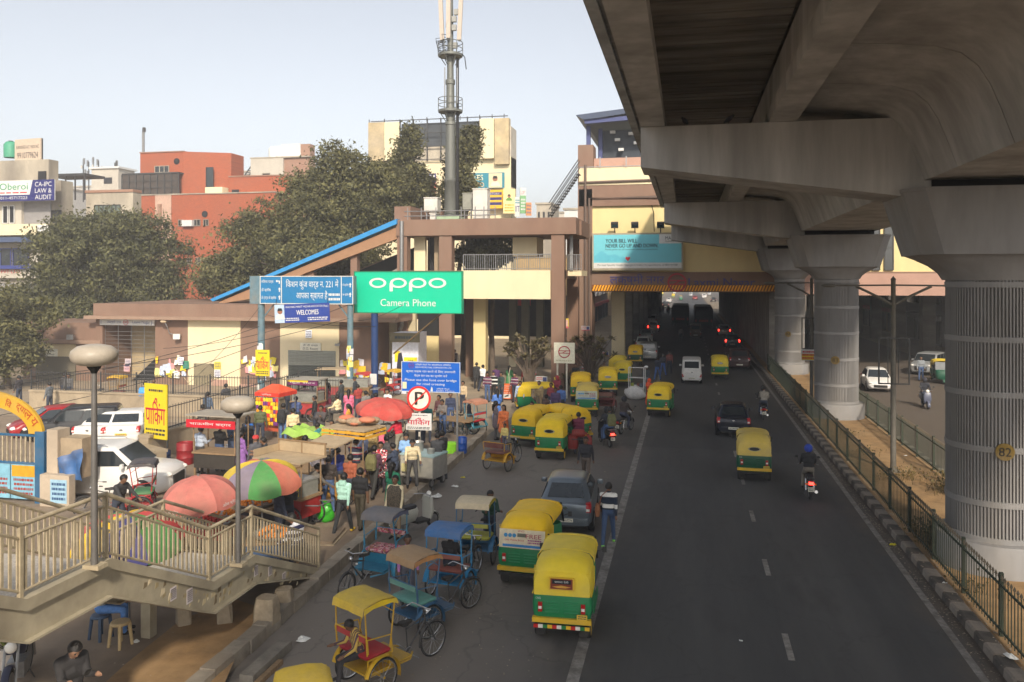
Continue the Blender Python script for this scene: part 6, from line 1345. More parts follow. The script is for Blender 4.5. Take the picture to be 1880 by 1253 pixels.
# loaded bicycle with a rider
person(hd(1062, 752, 1.75), 0, 'cyclist in a maroon sweater on the bicycle loaded with red cylinders', 'walk', (95, 30, 55), DJ)
person(hd(899, 904, 1.5), -150, 'boy in dark green sweater beside the cream canopied rickshaw', 'stand2', (28, 62, 48), DJ, 1, scale=.94, face=True)
person(hd(748, 978, 1.55), -150, 'boy in a mauve shirt behind the floral seated rickshaw', 'stand', (150, 100, 150), (75, 75, 85), 1, scale=.9, face=True)
def seated(v, lbl, pose, *a, x=0, y=0, z=.36, rz=0, **k):
    v_ = Matrix.Rotation(v.rotation_euler[2], 3, 'Z') @ Vector((x, y, z)); return person(v.location+v_, math.degrees(v.rotation_euler[2])+rz, lbl, pose, *a, **k)
seated(rk1, 'boy in mauve and yellow striped top sitting on the red rickshaw seat', 'sitd', STR6, (35, 33, 36), 1, x=.06, y=-.2, z=.2, rz=165, scale=.82, face=True)
seated(rk3, 'passenger in black sitting in the blue canopied rickshaw', 'sit', BLK, DJ, 0, x=0, y=-.02, z=.24, scale=.9)
# --- market foreground walkers
p1 = person(onp(630, 866), -6, 'man in a mint green hooded jacket walking away', 'walk', (150, 190, 175), (35, 38, 40), shoes=(200, 165, 50)); MB().loft([rrect(-.1, .06, .13, 1.36, .05), rrect(-.13, .02, .12, 1.44, .05), rrect(-.1, .02, .09, 1.5, .04)]).build('hood', cloth((140, 180, 165)), p1, 50)
person(onp(661, 859), -4, 'man in a black t-shirt walking away beside the mint jacket', 'tee', (22, 22, 25), OLV)
person(onp(572, 851), -35, 'man in grey pullover leaning over the cart', 'reach', (92, 88, 82), BLK)
person(onp(603, 837), 10, 'man in a dark brown jacket and jeans at the cart', 'hips', (48, 40, 36), JEAN)
person(onp(622, 822), 70, 'man in a royal blue jacket looking down at a stall', 'stand2', (35, 50, 120), (55, 65, 85), face=True)
person(onp(652, 806), 0, 'man in a grey red and navy striped pullover', 'stand2', STR1, DJ)
person(onp(668, 794), 85, 'man in a light blue shirt at the food stall', 'stand2', (165, 175, 210), DJ, face=True)
p8 = person(onp(686, 816), -3, 'walker in maroon carrying a green backpack', 'walk2', (70, 38, 55), (42, 42, 40)); backpack(p8, (92, 88, 52), 'olive green backpack on the maroon walker')
person(onp(699, 811, 1.6), 185, 'woman in a red and white patterned dress', 'kurta', DRESS, (40, 35, 45), hair='bun', scale=.95, face=True)
person(onp(727, 818, 1.35), 95, 'man in a navy jacket sitting and drinking beside the steel counter', 'drink', (45, 55, 75), DJ, scale=1.05, face=True)
pw = person(onp(726, 873), 172, 'man in cream shirt and checked waistcoat by the parked scooter', 'stand', (205, 190, 155), (140, 120, 95), face=True)
MB().loft([rrect(-.155, .145, .235, .92, .1), rrect(-.15, .15, .23, 1.15, .1), rrect(-.14, .14, .225, 1.36, .09), rrect(-.08, .08, .15, 1.47, .06)]).build('waistcoat', CHECK, pw, 50)
person(onp(803, 795), 15, 'man in a charcoal hooded top standing at the kerb', 'fold', (62, 62, 64), BLK); person(onp(812, 791), 60, 'man in black jacket standing behind the charcoal hooded man', 'stand', (35, 34, 36), (36, 42, 55))
person(onp(733, 763), 70, 'person in a bright red jacket bending at the umbrella stall', 'reach', (175, 25, 50), (125, 120, 105))
q_ = person(onp(701, 779), 5, 'man in black with a pink bag under the red umbrella', 'stand', (40, 44, 44), DJ); backpack(q_, (190, 90, 110), 'pink backpack under the red umbrella')
person(onp(681, 785), 0, 'man in a tan shirt behind the food cart', 'stand', (165, 140, 90), (90, 80, 70))
person(onp(784, 740), 30, 'person in a teal top behind the no parking sign', 'stand', (35, 105, 100), DJ)
person(hd(813, 733), 165, 'man in grey hooded jacket on the phone below the blue notice', 'stand2', (98, 92, 88), JEAN, face=True); person(hd(827, 721), 200, 'man in a navy jacket below the blue notice', 'stand', (40, 48, 72), (60, 80, 120), face=True); person(hd(806, 726), 150, 'man in maroon half hidden below the blue notice', 'stand', (85, 50, 52), DJ)
# --- market row by the kiosks
person(onp(367, 783), -10, 'man in a pale blue shirt and grey trousers at the kiosk', 'stand2', (150, 160, 175), (55, 52, 50)); person(onp(403, 779), 0, 'man in a black jacket and jeans at the kiosk', 'stand2', (38, 37, 38), JEAN); person(onp(426, 774), -15, 'man in a denim jacket beside the pole lamp', 'stand2', (62, 76, 98), (85, 100, 130))
q_ = person(onp(456, 764), 40, 'man with a bright blue backpack at the snack kiosk', 'stand2', (35, 36, 42), DJ); backpack(q_, (30, 95, 170), 'bright blue backpack at the snack kiosk')
q_ = person(onp(520, 741), 5, 'man in black with a black backpack beside the snack kiosk', 'stand', (42, 42, 44), (70, 95, 135)); backpack(q_, (30, 30, 32), 'black backpack beside the snack kiosk')
person(onp(538, 750), 30, 'man in a cream jacket next to the snack kiosk', 'stand', (200, 180, 140), (60, 60, 55)); person(onp(590, 745), 170, 'man in dark grey with folded arms facing the camera', 'fold', (66, 60, 60), (60, 58, 58), face=True); person(onp(578, 727), 120, 'man in black by the yellow snack counter', 'stand', BLK, DJ); person(onp(543, 728), 20, 'man in a blue shirt at the yellow snack counter', 'stand2', (60, 75, 115), DJ)
person(onp(602, 703), 80, 'woman in maroon near the roller shutter', 'kurta', (110, 35, 55), (60, 50, 60), hair='long'); person(onp(621, 726, 1.35), 80, 'man in a cream shirt sitting by the counters', 'sit', (205, 190, 150), (50, 48, 46)); person(onp(627, 698), 90, 'person in dark grey near the poster pillar', 'stand', (48, 50, 52), DJ); person(onp(658, 706), 60, 'man in a brick red jacket at the trays', 'stand2', (140, 50, 45), (50, 55, 70)); person(onp(652, 692), 100, 'man in dark clothes and a cap by the poster pillar', 'stand', (40, 45, 52), DJ, hair='cap', hcol=(40, 40, 45))
person(onp(512, 888), -40, 'vendor in dark blue behind the striped umbrella', 'stand', (38, 44, 62), (34, 38, 52)); person(onp(527, 878), 20, 'customer in black beside the striped umbrella', 'stand2', (32, 32, 36), DJ)
pb_ = person(onp(549, 943, 1.4), 75, 'man in white and navy stripes crouched behind the stair rail', 'sitd', STR3, DJ, scale=1.05, face=True)
person(onp(350, 905, 1.45), 10, 'vendor in dark grey under the pink umbrella', 'stand2', (60, 58, 55), DJ, scale=.9); person(onp(455, 770), 60, 'man in black crouching by the motorcycle', 'stand', (40, 40, 44), DJ); person(onp(487, 812, 1.5), 120, 'man in dark clothes on a parked motorcycle', 'stand2', (36, 37, 40), DJ)
person(onp(217, 868), -100, 'man in a black jacket pushing the red cycle rickshaw', 'reach', (38, 37, 38), DJ)
# --- under the stairs
person(onp(128, 1174, 1.62), -115, 'man in a black jacket looking at a phone at the bottom left', 'phone', (32, 30, 31), (45, 42, 45), 2, face=True)
ph = thing('phone', 'black phone held by the man at the bottom left', 'phone', (0, 0, 0)); m_ = Matrix.Translation(onp(128, 1174, 1.62)) @ Matrix.Rotation(R(-115), 4, 'Z'); hh = BODY['phone'][3]; ph.location = m_ @ ((hh[0]+hh[1])/2+Vector((0, .06, .06))); ph.rotation_euler[2] = R(-115); MB().box((0, 0, 0), (.075, .012, .15), rx=-.7).build('case', BLACKM, ph); MB().box((0, -.009, .0), (.066, .002, .13), rx=-.7).build('screen', GLASS, ph)
p34 = person(Vector((*G(185, 1172, PZ).xy, PZ)), -60, 'person in grey and jeans sitting on a blue plastic stool under the stairs', 'sit', (125, 128, 118), (70, 110, 165))
# --- street mouth near the station
for a in (((875, 666), 0, 'man in a black suit walking into the side street', 'coat', (38, 38, 40), BLK), ((886, 669), -20, 'man in a white shirt pushing a bicycle', 'walk', (215, 215, 220), DJ), ((895, 684), 175, 'young man in maroon and white stripes facing the camera', 'stand', STR4, JEAN), ((906, 683), 180, 'man in black with white stripes', 'stand', STR5, BLK), ((921, 684), 140, 'man in dark green jacket by the orange sign', 'stand', (40, 58, 55), DJ), ((911, 672), 10, 'man in navy with a red and white collar', 'stand', (70, 40, 80), DJ),
          ((945, 685), 160, 'person in purple stripes behind the side-on autorickshaw', 'stand', STR4, DJ), ((861, 727), -80, 'boy in navy leaning on the red seated rickshaw', 'stand', (35, 42, 62), (40, 62, 75)), ((910, 737), -60, 'woman in a grey shawl beside the orange shawl woman', 'kurta', (95, 85, 90), GRY), ((925, 744), 170, 'woman in an orange shawl near the parked autorickshaw', 'kurta', (225, 110, 60), (120, 60, 60)), ((927, 755), 160, 'child in yellow and grey in front of the orange shawl', 'stand', (200, 180, 110), (90, 90, 105)), ((913, 715), 30, 'woman in a long blue dress', 'sari', (80, 120, 190), NVY), ((955, 700), 175, 'person in pale blue waiting behind the autorickshaw', 'stand', (160, 175, 200), JEAN), ((977, 738), 170, 'man with a moustache behind the rear of an autorickshaw', 'stand', (100, 90, 80), DJ),
          ((1012, 703), 150, 'person in maroon in the crowd by the logo sign', 'stand', (120, 50, 55), DJ), ((1020, 712), 190, 'man in dark purple in the crowd by the logo sign', 'stand', (70, 55, 85), DJ), ((1030, 708), 20, 'man in a blue shirt in the crowd by the logo sign', 'stand', (75, 105, 160), DJ), ((1023, 690), 170, 'woman in a red head scarf by the logo sign', 'kurta', (120, 40, 55), GRY), ((1003, 725), 60, 'man in a brown jacket beside the crosswise autorickshaw', 'stand', (90, 70, 60), DJ),
          ((1057, 668), 175, 'man in a black coat facing the camera by the frangipani', 'coat', (30, 30, 32), DJ), ((1109, 664), 180, 'man in a beige jacket beside the parked queue', 'coat', (130, 110, 85), GRY), ((1186, 671), -10, 'white haired man pulling the trolley', 'walk', (50, 58, 62), (110, 120, 130)), ((1207, 654), -20, 'man in dark blue walking into the underpass', 'walk', (38, 44, 58), (55, 85, 135)), ((1217, 648), 20, 'man in blue jeans beyond the trolley', 'walk2', (40, 40, 46), (60, 90, 150)), ((1229, 645), 0, 'person in maroon walking beyond the trolley', 'stand', (110, 60, 55), DJ),
          ((1250, 601), 0, 'person in grey walking between the lanes under the station', 'stand', (110, 105, 105), DJ), ((790, 640), 0, 'person in grey inside the open ground floor', 'stand', (90, 95, 100), DJ), ((835, 642), 170, 'person by the yellow column inside the ground floor', 'stand', (110, 100, 110), DJ)):
    (px, py), rz, lb_, po, tp_, lg = a
    person(hd(px, py), rz, lb_, po, tp_, lg, random.randrange(3), hair='long' if 'woman' in lb_ and 'scarf' not in lb_ else 'scarf' if 'scarf' in lb_ else 'turban' if 'white haired' in lb_ else 'short', hcol=(150, 30, 50) if 'scarf' in lb_ else (210, 210, 205) if 'white haired' in lb_ else None, scale=.7 if 'child' in lb_ else .9 if 'boy' in lb_ else 1)
person(hd(1192, 695, 1.55), -30, 'woman in an orange sari bent beside a white sack', 'sari', (200, 75, 35), (120, 50, 40), hair='scarf', hcol=(205, 80, 40), scale=.92)
rr = random.Random(31); cw_ = ['black', 'dark blue', 'brown', 'grey', 'maroon', 'green', 'pale', 'navy', 'red', 'white', 'olive', 'blue']; cc_ = [BLK, NVY, (80, 60, 48), GRY, (90, 35, 40), (40, 70, 50), (150, 150, 145), (35, 40, 60), (140, 40, 40), (200, 200, 200), OLV, (60, 85, 140)]
for i in range(12): person(hd(1203+i*5.4+rr.uniform(-2, 2), 563+rr.uniform(-2, 3)), rr.choice((0, 180)), 'distant walker in %s among the crowd crossing under the station' % cw_[i], rr.choice(['walk', 'walk2', 'stand']), cc_[i], DJ, grp='crowd crossing under the station')
# --- forecourt behind the car park
for a in (((118, 685), 30, 'man in dark clothes behind the car park fence', 'stand', (50, 48, 48), DJ), ((126, 687), 200, 'second man in grey behind the car park fence', 'stand', GRY, DJ), ((91, 702), 90, 'vendor in grey seated low behind the fence', 'stand', (80, 85, 90), DJ), ((266, 701), 0, 'person with a blue backpack behind the parking sign', 'stand', (95, 90, 90), DJ), ((283, 697), 180, 'bald man behind the parking sign', 'stand', (80, 75, 80), DJ), ((381, 720), 0, 'person in blue grey going down the ramp', 'stand', (70, 85, 105), DJ), ((372, 743), 0, 'person in black seen over the kiosk roof', 'stand', BLK, DJ), ((415, 705), 60, 'man by the parked motorcycles at the cream wall', 'stand', (60, 60, 66), DJ), ((35, 690), 90, 'person in dark clothes near the pump room shutter', 'stand', (45, 42, 46), DJ)):
    (px, py), rz, lb_, po, tp_, lg = a; q_ = person(hd(px, py), rz, lb_, po, tp_, lg, random.randrange(3), hair=None if 'bald' in lb_ else 'short')
    if 'blue backpack' in lb_: backpack(q_, (70, 140, 210), 'light blue backpack behind the parking sign')

# --- the rest of the market crowd, each by colour and neighbour
for a in (((478, 745), 20, 'man in olive green jacket behind the snack kiosk', 'stand', (75, 80, 50), DJ), ((560, 705), 60, 'man in pale pink shirt behind the glass counter', 'stand2', (205, 160, 165), DJ), ((575, 702), 170, 'man in white cap serving at the glass counter', 'stand2', (190, 185, 175), GRY), ((548, 768, ), 10, 'boy in a yellow shirt between the kiosks', 'stand', (205, 170, 60), DJ), ((560, 800), -30, 'man in a light grey hoodie by the green tarpaulin', 'stand', (140, 140, 140), JEAN), ((585, 776), 80, 'man in a teal shirt beside the green tarpaulin', 'stand2', (40, 110, 115), DJ),
          ((640, 742), 100, 'woman in a mustard shawl near the sack roof', 'kurta', (190, 140, 50), (90, 60, 50)), ((668, 748), 170, 'man in a navy pullover behind the sack roof', 'stand', NVY, DJ), ((690, 722), 40, 'man in a brown shawl beyond the red umbrella', 'coat', (105, 80, 60), GRY), ((712, 715), 160, 'man in a white shirt beyond the red umbrella', 'stand', (210, 208, 200), DJ), ((640, 716), 20, 'woman in a pink suit by the tray cart', 'kurta', (205, 100, 130), (120, 60, 80)), ((672, 718), 60, 'man in a grey blazer by the blue post', 'coat', (110, 108, 105), DJ),
          ((710, 800), 30, 'man in a charcoal pullover behind the patterned dress', 'stand', (60, 58, 60), DJ), ((746, 795), 190, 'customer in a sky blue shirt behind the steel counter', 'stand2', (120, 155, 195), JEAN), ((757, 803), 200, 'cook in a cream vest behind the steel counter', 'reach', (200, 185, 150), GRY), ((642, 832), -5, 'man in a rust coloured jacket among the walkers', 'walk', (135, 70, 45), DJ), ((588, 822), 40, 'man in a grey checked shirt at the banner cart', 'stand2', (120, 115, 120), JEAN), ((470, 800), 50, 'man in a red cap beside the parked motorcycle', 'stand', (70, 70, 75), DJ), ((442, 792), -30, 'woman in a violet shawl at the kiosk queue', 'kurta', (120, 80, 140), GRY), ((495, 852), 160, 'vendor in a maroon sweater under the striped umbrella', 'stand2', (105, 40, 45), DJ),
          ((610, 760), 175, 'boy in a white and blue top walking between the carts', 'walk2', STR3, DJ), ((530, 705), 0, 'man in a black cap near the red roofed cart', 'stand', (45, 45, 50), DJ), ((720, 850), -8, 'woman in an emerald suit walking past the counter', 'kurta', (30, 110, 80), (30, 80, 60)), ((770, 745), 10, 'man in brown behind the white parking plate', 'stand', (100, 75, 55), DJ), ((850, 700), 170, 'man in a beige sweater near the metro notice post', 'stand', (170, 150, 120), DJ), ((935, 672), 0, 'woman in green behind the orange board', 'kurta', (60, 110, 70), GRY), ((965, 672), 20, 'man in red under the frangipani', 'stand', (150, 40, 45), DJ), ((990, 700), 165, 'driver in khaki standing by the side-on autorickshaw', 'stand', (150, 130, 95), (140, 120, 90))):
    (px, py), rz, lb_, po, tp_, lg = a; p_ = onp(px, py) if px < 790 else hd(px, py)
    person(p_, rz, lb_, po, tp_, lg, random.randrange(3), hair='long' if 'woman' in lb_ else 'cap' if ' cap' in lb_ else 'short', hcol=(200, 200, 195) if 'white cap' in lb_ else (160, 40, 40) if 'red cap' in lb_ else (25, 25, 28) if 'black cap' in lb_ else None, scale=.88 if 'boy' in lb_ else 1, grp='market crowd')
# ============================================================ footbridge stairs
RAILP = mat('cream_rail_paint', (.44, .37, .25), .55, .25, 7, dirt=.7, dcol=(.25, .19, .12)); GIRD = mat('cream_girder', (.40, .35, .25), .7, .15, 3, .1, dirt=.6, dcol=(.17, .14, .10), world=True); TREAD = mat('worn_tread', (.42, .39, .35), .85, .3, 30, dirt=.3)
XN, XF = -8.41, -10.36
hp_ = [PXc(XN, *p) for p in ((37, 964), (193, 908), (383, 972), (461, 930), (585, 979))]
zL1 = (hp_[0].z+hp_[1].z)/2-1.0; zL2 = (hp_[2].z+hp_[3].z)/2-1.0
ys = [hp_[0].y-2.6, hp_[0].y, hp_[1].y, hp_[2].y, hp_[3].y, hp_[4].y]; zs_ = [zL1+1.3, zL1, zL1, zL2, zL2, .16]
fb = thing('footbridge_stairs', 'cream painted steel footbridge stairs descending along the pavement', 'stairs', (XN, ys[-1], .16)); fo = -fb.location
def fz(y):
    for i in range(5):
        if ys[i] <= y <= ys[i+1]: return zs_[i]+(zs_[i+1]-zs_[i])*(y-ys[i])/(ys[i+1]-ys[i])
    return zs_[0]
for X, tag_ in ((XN, 0), (XF, 1)):
    for i in range(5):
        a, b = Vector((X, ys[i], zs_[i])), Vector((X, ys[i+1], zs_[i+1]))
        up = Vector((0, 0, 1))
        MB().prism([(ys[i], zs_[i]-.5), (ys[i+1], zs_[i+1]-(.5 if i < 4 else .1)), (ys[i+1], zs_[i+1]-.1), (ys[i], zs_[i]-.1)], X-.05, X+.05, 'YZ').build('girder', GIRD, fb, 0, fo)
        MB().prism([(ys[i], zs_[i]-.1), (ys[i+1], zs_[i+1]-.1), (ys[i+1], zs_[i+1]+.06), (ys[i], zs_[i]+.06)], X-.11, X+.11, 'YZ').build('edge_channel', GIRD, fb, 0, fo)
        MB().prism([(ys[i], zs_[i]-.52), (ys[i+1], zs_[i+1]-(.52 if i < 4 else .12)), (ys[i+1], zs_[i+1]-(.49 if i < 4 else .09)), (ys[i], zs_[i]-.49)], X-.14, X+.14, 'YZ').build('flange', GIRD, fb, 0, fo)
        MB().tube([a+up, b+up], .033, 8).build('handrail', RAILP, fb, 50, fo); MB().tube([a+up*.82, b+up*.82], .022, 6).build('rail', RAILP, fb, 50, fo); MB().tube([a+up*.14, b+up*.14], .02, 6).build('rail', RAILP, fb, 50, fo)
        cpart('fbpost', lambda: MB().box((0, 0, .5), (.055, .055, 1.06)), 'post', RAILP, fb, 0, b+fo)
    y = ys[0]+.06
    while y < ys[-1]-.03:
        cpart('fbbal', lambda: MB().box((0, 0, .49), (.02, .042, .68)), 'baluster', RAILP, fb, 0, Vector((X, y, fz(y)))+fo); y += .125
for i in (1, 3): MB().mm((XF+.06, ys[i], zs_[i]-.09), (XN-.06, ys[i+1], zs_[i]+.0)).build('landing', TREAD, fb, 0, fo)
for i in (0, 2, 4):
    n = max(4, round((zs_[i]-zs_[i+1])/.165))
    for k in range(n):
        y0 = ys[i]+(ys[i+1]-ys[i])*k/n; z = zs_[i]+(zs_[i+1]-zs_[i])*(k+1)/n
        MB().mm((XF+.06, y0, z-.05), (XN-.06, y0+(ys[i+1]-ys[i])/n+.02, z)).build('step', TREAD, fb, 0, fo); MB().mm((XF+.06, y0-.012, z), (XN-.06, y0, z-(zs_[i+1]-zs_[i])/n-.05)).build('riser', GIRD, fb, 0, fo)
for y in (ys[1]+.5, ys[3]+.6):
    for X in (XF+.3,): MB().mm((X-.1, y-.1, .1), (X+.1, y+.1, fz(y)-.51)).build('support_column', GIRD, fb, 0, fo)
PW = pm((205, 195, 195), .85); rp2 = random.Random(4)
for px, py, w_, h_ in ((318, 1090, .17, .22), (348, 1094, .17, .25), (470, 1048, .14, .2), (496, 1048, .14, .2), (521, 1060, .14, .2)):
    p = PXc(XN+.052, px, py); e = bpy.data.objects.new('flyer', None); col.objects.link(e); e.parent = fb; e.location = p+fo; e.rotation_euler[2] = R(90)
    rect(e, -w_/2, -h_/2, w_/2, h_/2, PW, 0, 'flyer'); scribble(e, -w_*.42, -h_*.4, w_*.42, h_*.4, INK, 6, -.007, px)
for k in range(60):
    y = rp2.uniform(ys[2]+.8, ys[5]-.4); z = fz(y)-rp2.uniform(.15, .45); s = rp2.uniform(.02, .06)
    if z > .25: MB().prism([(y-s, z-s), (y+s*.8, z-s*.7), (y+s, z+s*.6), (y-s*.4, z+s)], XN+.0505, XN+.052+k*.00008, 'YZ').build('torn_paper', pm(rp2.choice([(190, 175, 140), (160, 145, 110), (120, 105, 80), (205, 190, 160)]), .9), fb, 0, fo)
def lamp(px, ptop, pbot, X, label):
    base, top = PXc(X, px, pbot), PXc(X, px, ptop); h = top.z-base.z
    t = thing('globe_lamp', label, 'street lamp', base, 0, 'mushroom lamps on the stair rail')
    MB().lathe([(.05, 0), (.045, h*.5), (.036, h-.22)], 12).build('pole', mat('grey_pole', (.17, .16, .15), .5, .15, 5, metal=.4), t, 50)
    MB().lathe([(.036, h-.24), (.055, h-.2), (.09, h-.16), (.1, h-.13), (0, h-.12)], 16).build('collar', BLACKM, t, 50)
    MB().lathe([(.1, h-.135), (.22, h-.11), (.30, h-.05), (.318, h+.02), (.3, h+.09), (.22, h+.15), (.1, h+.175), (0, h+.18)], 28).build('globe', mat('dusty_globe', (.42, .37, .30), .45, .12, 6, dirt=.6, dcol=(.28, .22, .15)), t, 60)
    MB().box((0, .02, .04), (.26, .2, .06)).build('bracket', RAILP, t)
lamp(173, 655, 1045, XN+.14, 'tall mushroom lamp rising from the upper stair landing'); lamp(437, 745, 1040, XN+.14, 'shorter mushroom lamp rising from the lower stair landing')
# ============================================================ car park wall, fence, signs
WALLM = mat('parking_wall', (.36, .29, .20), .9, .2, 1.5, .3, dirt=.5, dcol=(.22, .17, .12), world=True)
def low_wall(name, label, a, b, h, w_): 
    a, b = Vector(a), Vector(b); t = thing(name, label, 'wall', a); d = b-a
    MB().beam((0, 0, h/2-.05), d+Vector((0, 0, h/2-.05)), w_, h-.1).build('masonry', WALLM, t); MB().beam((0, 0, h-.04), d+Vector((0, 0, h-.04)), w_+.1, .1).build('coping', WALLM, t); return t
def iron_fence(label, a, b, h=1.0, pitch=.15):
    a, b = Vector(a), Vector(b); t = thing('iron_fence', label, 'fence', a, 0, 'black iron fences'); d = b-a; n = int(d.length/pitch)
    for i in range(n+1): cpart(('ibar', h), lambda: MB().beam((0, 0, 0), (0, 0, h), .016, .016), 'bar', IRON, t, 0, d*i/n)
    for z in (.1, h-.08): MB().beam(Vector((0, 0, z)), d+Vector((0, 0, z)), .03, .03).build('rail', IRON, t)
    for i in range(0, n+1, 14): cpart(('ipost', h), lambda: MB().beam((0, 0, -.05), (0, 0, h+.06), .06, .06), 'post', IRON, t, 0, d*i/n)
XW = -19.75
low_wall('boundary_wall', 'long tan wall behind the parked cars', (-34, 37, 0), (XW-1.2, 37, 0), 1.1, .3); iron_fence('black iron fence standing on the tan car park wall', (-34, 37, 1.1), (XW+3.2, 37, 1.1))
low_wall('ramp_wall', 'tan wall running away beside the yellow parking sign', (XW, 26.8, .1), (XW, 38.5, .1), 1.05, .4); iron_fence('black iron fence along the top of the ramp wall', (XW, 28.2, 1.1), (XW+1.6, 38.5, 1.6), .95)
low_wall('kiosk_wall', 'low stained wall stepping down towards the kiosk', (XW, 26.6, .1), (XW+1.4, 25.9, .1), .75, .35)
# yellow parking signs
REDD = pm((190, 25, 60)); SIGNY = mat('sign_yellow', (.75, .58, .02), .5, .05, 3)
PARK = 'पािकंग'
def parking(px0, py0, px1, py1, Y, label, base=SIGNY, rz=0, zfoot=None, small=False, grp='parking signs'):
    a = P(px0, py1, Y); b = P(px1, py0, Y); w_, h_ = (b.x-a.x)/math.cos(rz), b.z-a.z; t = thing('parking_sign', label, 'sign', (a.x, Y, a.z), rz, grp)
    MB().mm((0, 0, 0), (w_, .05, h_)).build('board', base, t); zz, hh_ = (h_*.26, h_*.42) if not small else (h_*.32, h_*.36)
    o = write(PARK, t, w_*.06, zz, w_*.88, hh_, REDD, -.006, bold=.012); 
    MB().prism([(w_*.44, zz+hh_*.98), (w_*.5, zz+hh_*1.16), (w_*.58, zz+hh_*1.14), (w_*.6, zz+hh_*.95), (w_*.56, zz+hh_*.95), (w_*.545, zz+hh_*1.08), (w_*.51, zz+hh_*1.08), (w_*.475, zz+hh_*.95)], -.008, -.005).build('lettering', REDD, t)
    scribble(t, w_*.2, h_*.84, w_*.85, h_*.92, INK, 1, -.007, 3); scribble(t, w_*.06, h_*.05, w_*.94, h_*.2, INK, 2, -.007, 4)
    return t, w_, h_
t, w_, h_ = parking(265, 705, 316, 803, 27.2, 'large yellow parking sign on the wall by the parked taxi', rz=-.28)
for x in (.05, w_-.05): MB().mm((x-.03, .06, -.3), (x+.03, .1, h_)).build('post', IRON, t)
t, w_, h_ = parking(469, 643, 496, 690, 41.6, 'small yellow parking sign strapped to the blue gantry post', rz=-.1)
t, w_, h_ = parking(745, 760, 792, 789, 29.6, 'white parking plate with red letters below the no parking disc', WHITE, small=True)
# no parking disc
Pn = P(769, 732, 29.55); t = thing('no_parking_sign', 'round red and white no parking sign over the blue notice', 'sign', (Pn.x, 29.55, .16))
z = Pn.z-.16; MB().mm((-.035, .06, 0), (.035, .12, z+.45)).build('post', pm((190, 185, 175)), t)
for k in range(4): MB().mm((-.037, .058, .1+k*.3), (.037, .0601, .22+k*.3)).build('post_band', BLACKM, t)
MB().lathe([(0, 0), (.47, 0), (.47, .03)], 40, (0, 0, z), 'Y').build('disc', pm((225, 220, 205)), t); disc(t, 0, z, .39, .475, pm((215, 45, 40)), -.002, 40)
write('P', t, -.16, z-.24, .34, .48, BLACKM, -.012, bold=.03); MB().prism([(-.3, z-.27), (-.27, z-.3), (.3, z+.27), (.27, z+.3)], -.024, -.018).build('slash', pm((215, 45, 40)), t)
# blue metro notice
a, b = P(737, 719, 30.0), P(845, 666, 30.0); w_, h_ = b.x-a.x, b.z-a.z; SB = mat('notice_blue', (.006, .11, .52), .45, .05, 2)
t = thing('metro_notice', 'blue metro notice asking people to use the foot over bridge', 'sign', (a.x, 30.0, a.z)); MB().mm((0, 0, 0), (w_, .06, h_)).build('board', SB, t)
for q in (((0, 0), (w_, .025)), ((0, h_-.025), (w_, h_)), ((0, .025), (.025, h_-.025)), ((w_-.025, .025), (w_, h_-.025))): MB().mm((q[0][0], -.01, q[0][1]), (q[1][0], .0, q[1][1])).build('border', pm((190, 200, 210)), t)
for x in (w_*.09, w_*.94): MB().mm((x-.035, .07, -a.z+.05), (x+.035, .12, h_)).build('post', STEEL, t)
for s, x, z, ww, hh_ in (('दिल्ली मेट्रो रेल कॉर्पोरेशन लिमिटेड', .24, .86, .6, .08), ('DELHI METRO RAIL CORPORATION LTD.', .24, .79, .62, .05), ('कृपया सड़क पार करने के िलए उपरगामी', .08, .62, .84, .11), ('पैदल पार पथ का प्रयोग करें', .22, .48, .56, .11), ('Please use the foot over bridge', .06, .34, .88, .1), ('for road crossing', .26, .21, .48, .1), ('दिल्ली मेट्रो', .6, .09, .22, .06), ('Delhi Metro', .6, .04, .3, .04)): write(s, t, w_*x, h_*z, w_*ww, h_*hh_, WHITE, -.006)
metro_logo(t, w_*.17, h_*.87, .11, pm((120, 40, 110)), -.004); rect(t, w_*.02, h_*.1, w_*.09, h_*.32, pm((220, 215, 170)), -.005); MB().prism([(w_*.5, h_*.03), (w_*.54, h_*.03), (w_*.535, h_*.12), (w_*.52, h_*.19), (w_*.505, h_*.12)], -.006, -.003).build('emblem', WHITE, t)
# square metro logo sign
a, b = P(1017, 667, 47), P(1055, 630, 47); t = thing('metro_logo_sign', 'square cream sign with the red metro symbol on a pole', 'sign', (a.x, 47, 0)); w_ = b.x-a.x
MB().mm((0, 0, a.z), (w_, .1, b.z)).build('board', pm((225, 222, 200)), t); metro_logo(t, w_*.5, (a.z+b.z)/2+.06, w_*.29, pm((170, 30, 45)), -.003); scribble(t, w_*.1, a.z+.1, w_*.9, a.z+.2, pm((190, 185, 150)), 1, -.006)
for x in (w_*.15, w_*.6): MB().mm((x-.05, .12, 0), (x+.05, .2, a.z+.2)).build('post', pm((200, 195, 180)), t)
for k in range(14): MB().box((w_*.15+rp2.uniform(-.12, .12), .08-k*.002, .3+k*.07), (.16, .01, .2), ry=rp2.uniform(-.3, .3)).build('stuck_flyer', pm(rp2.choice(PC)), t)
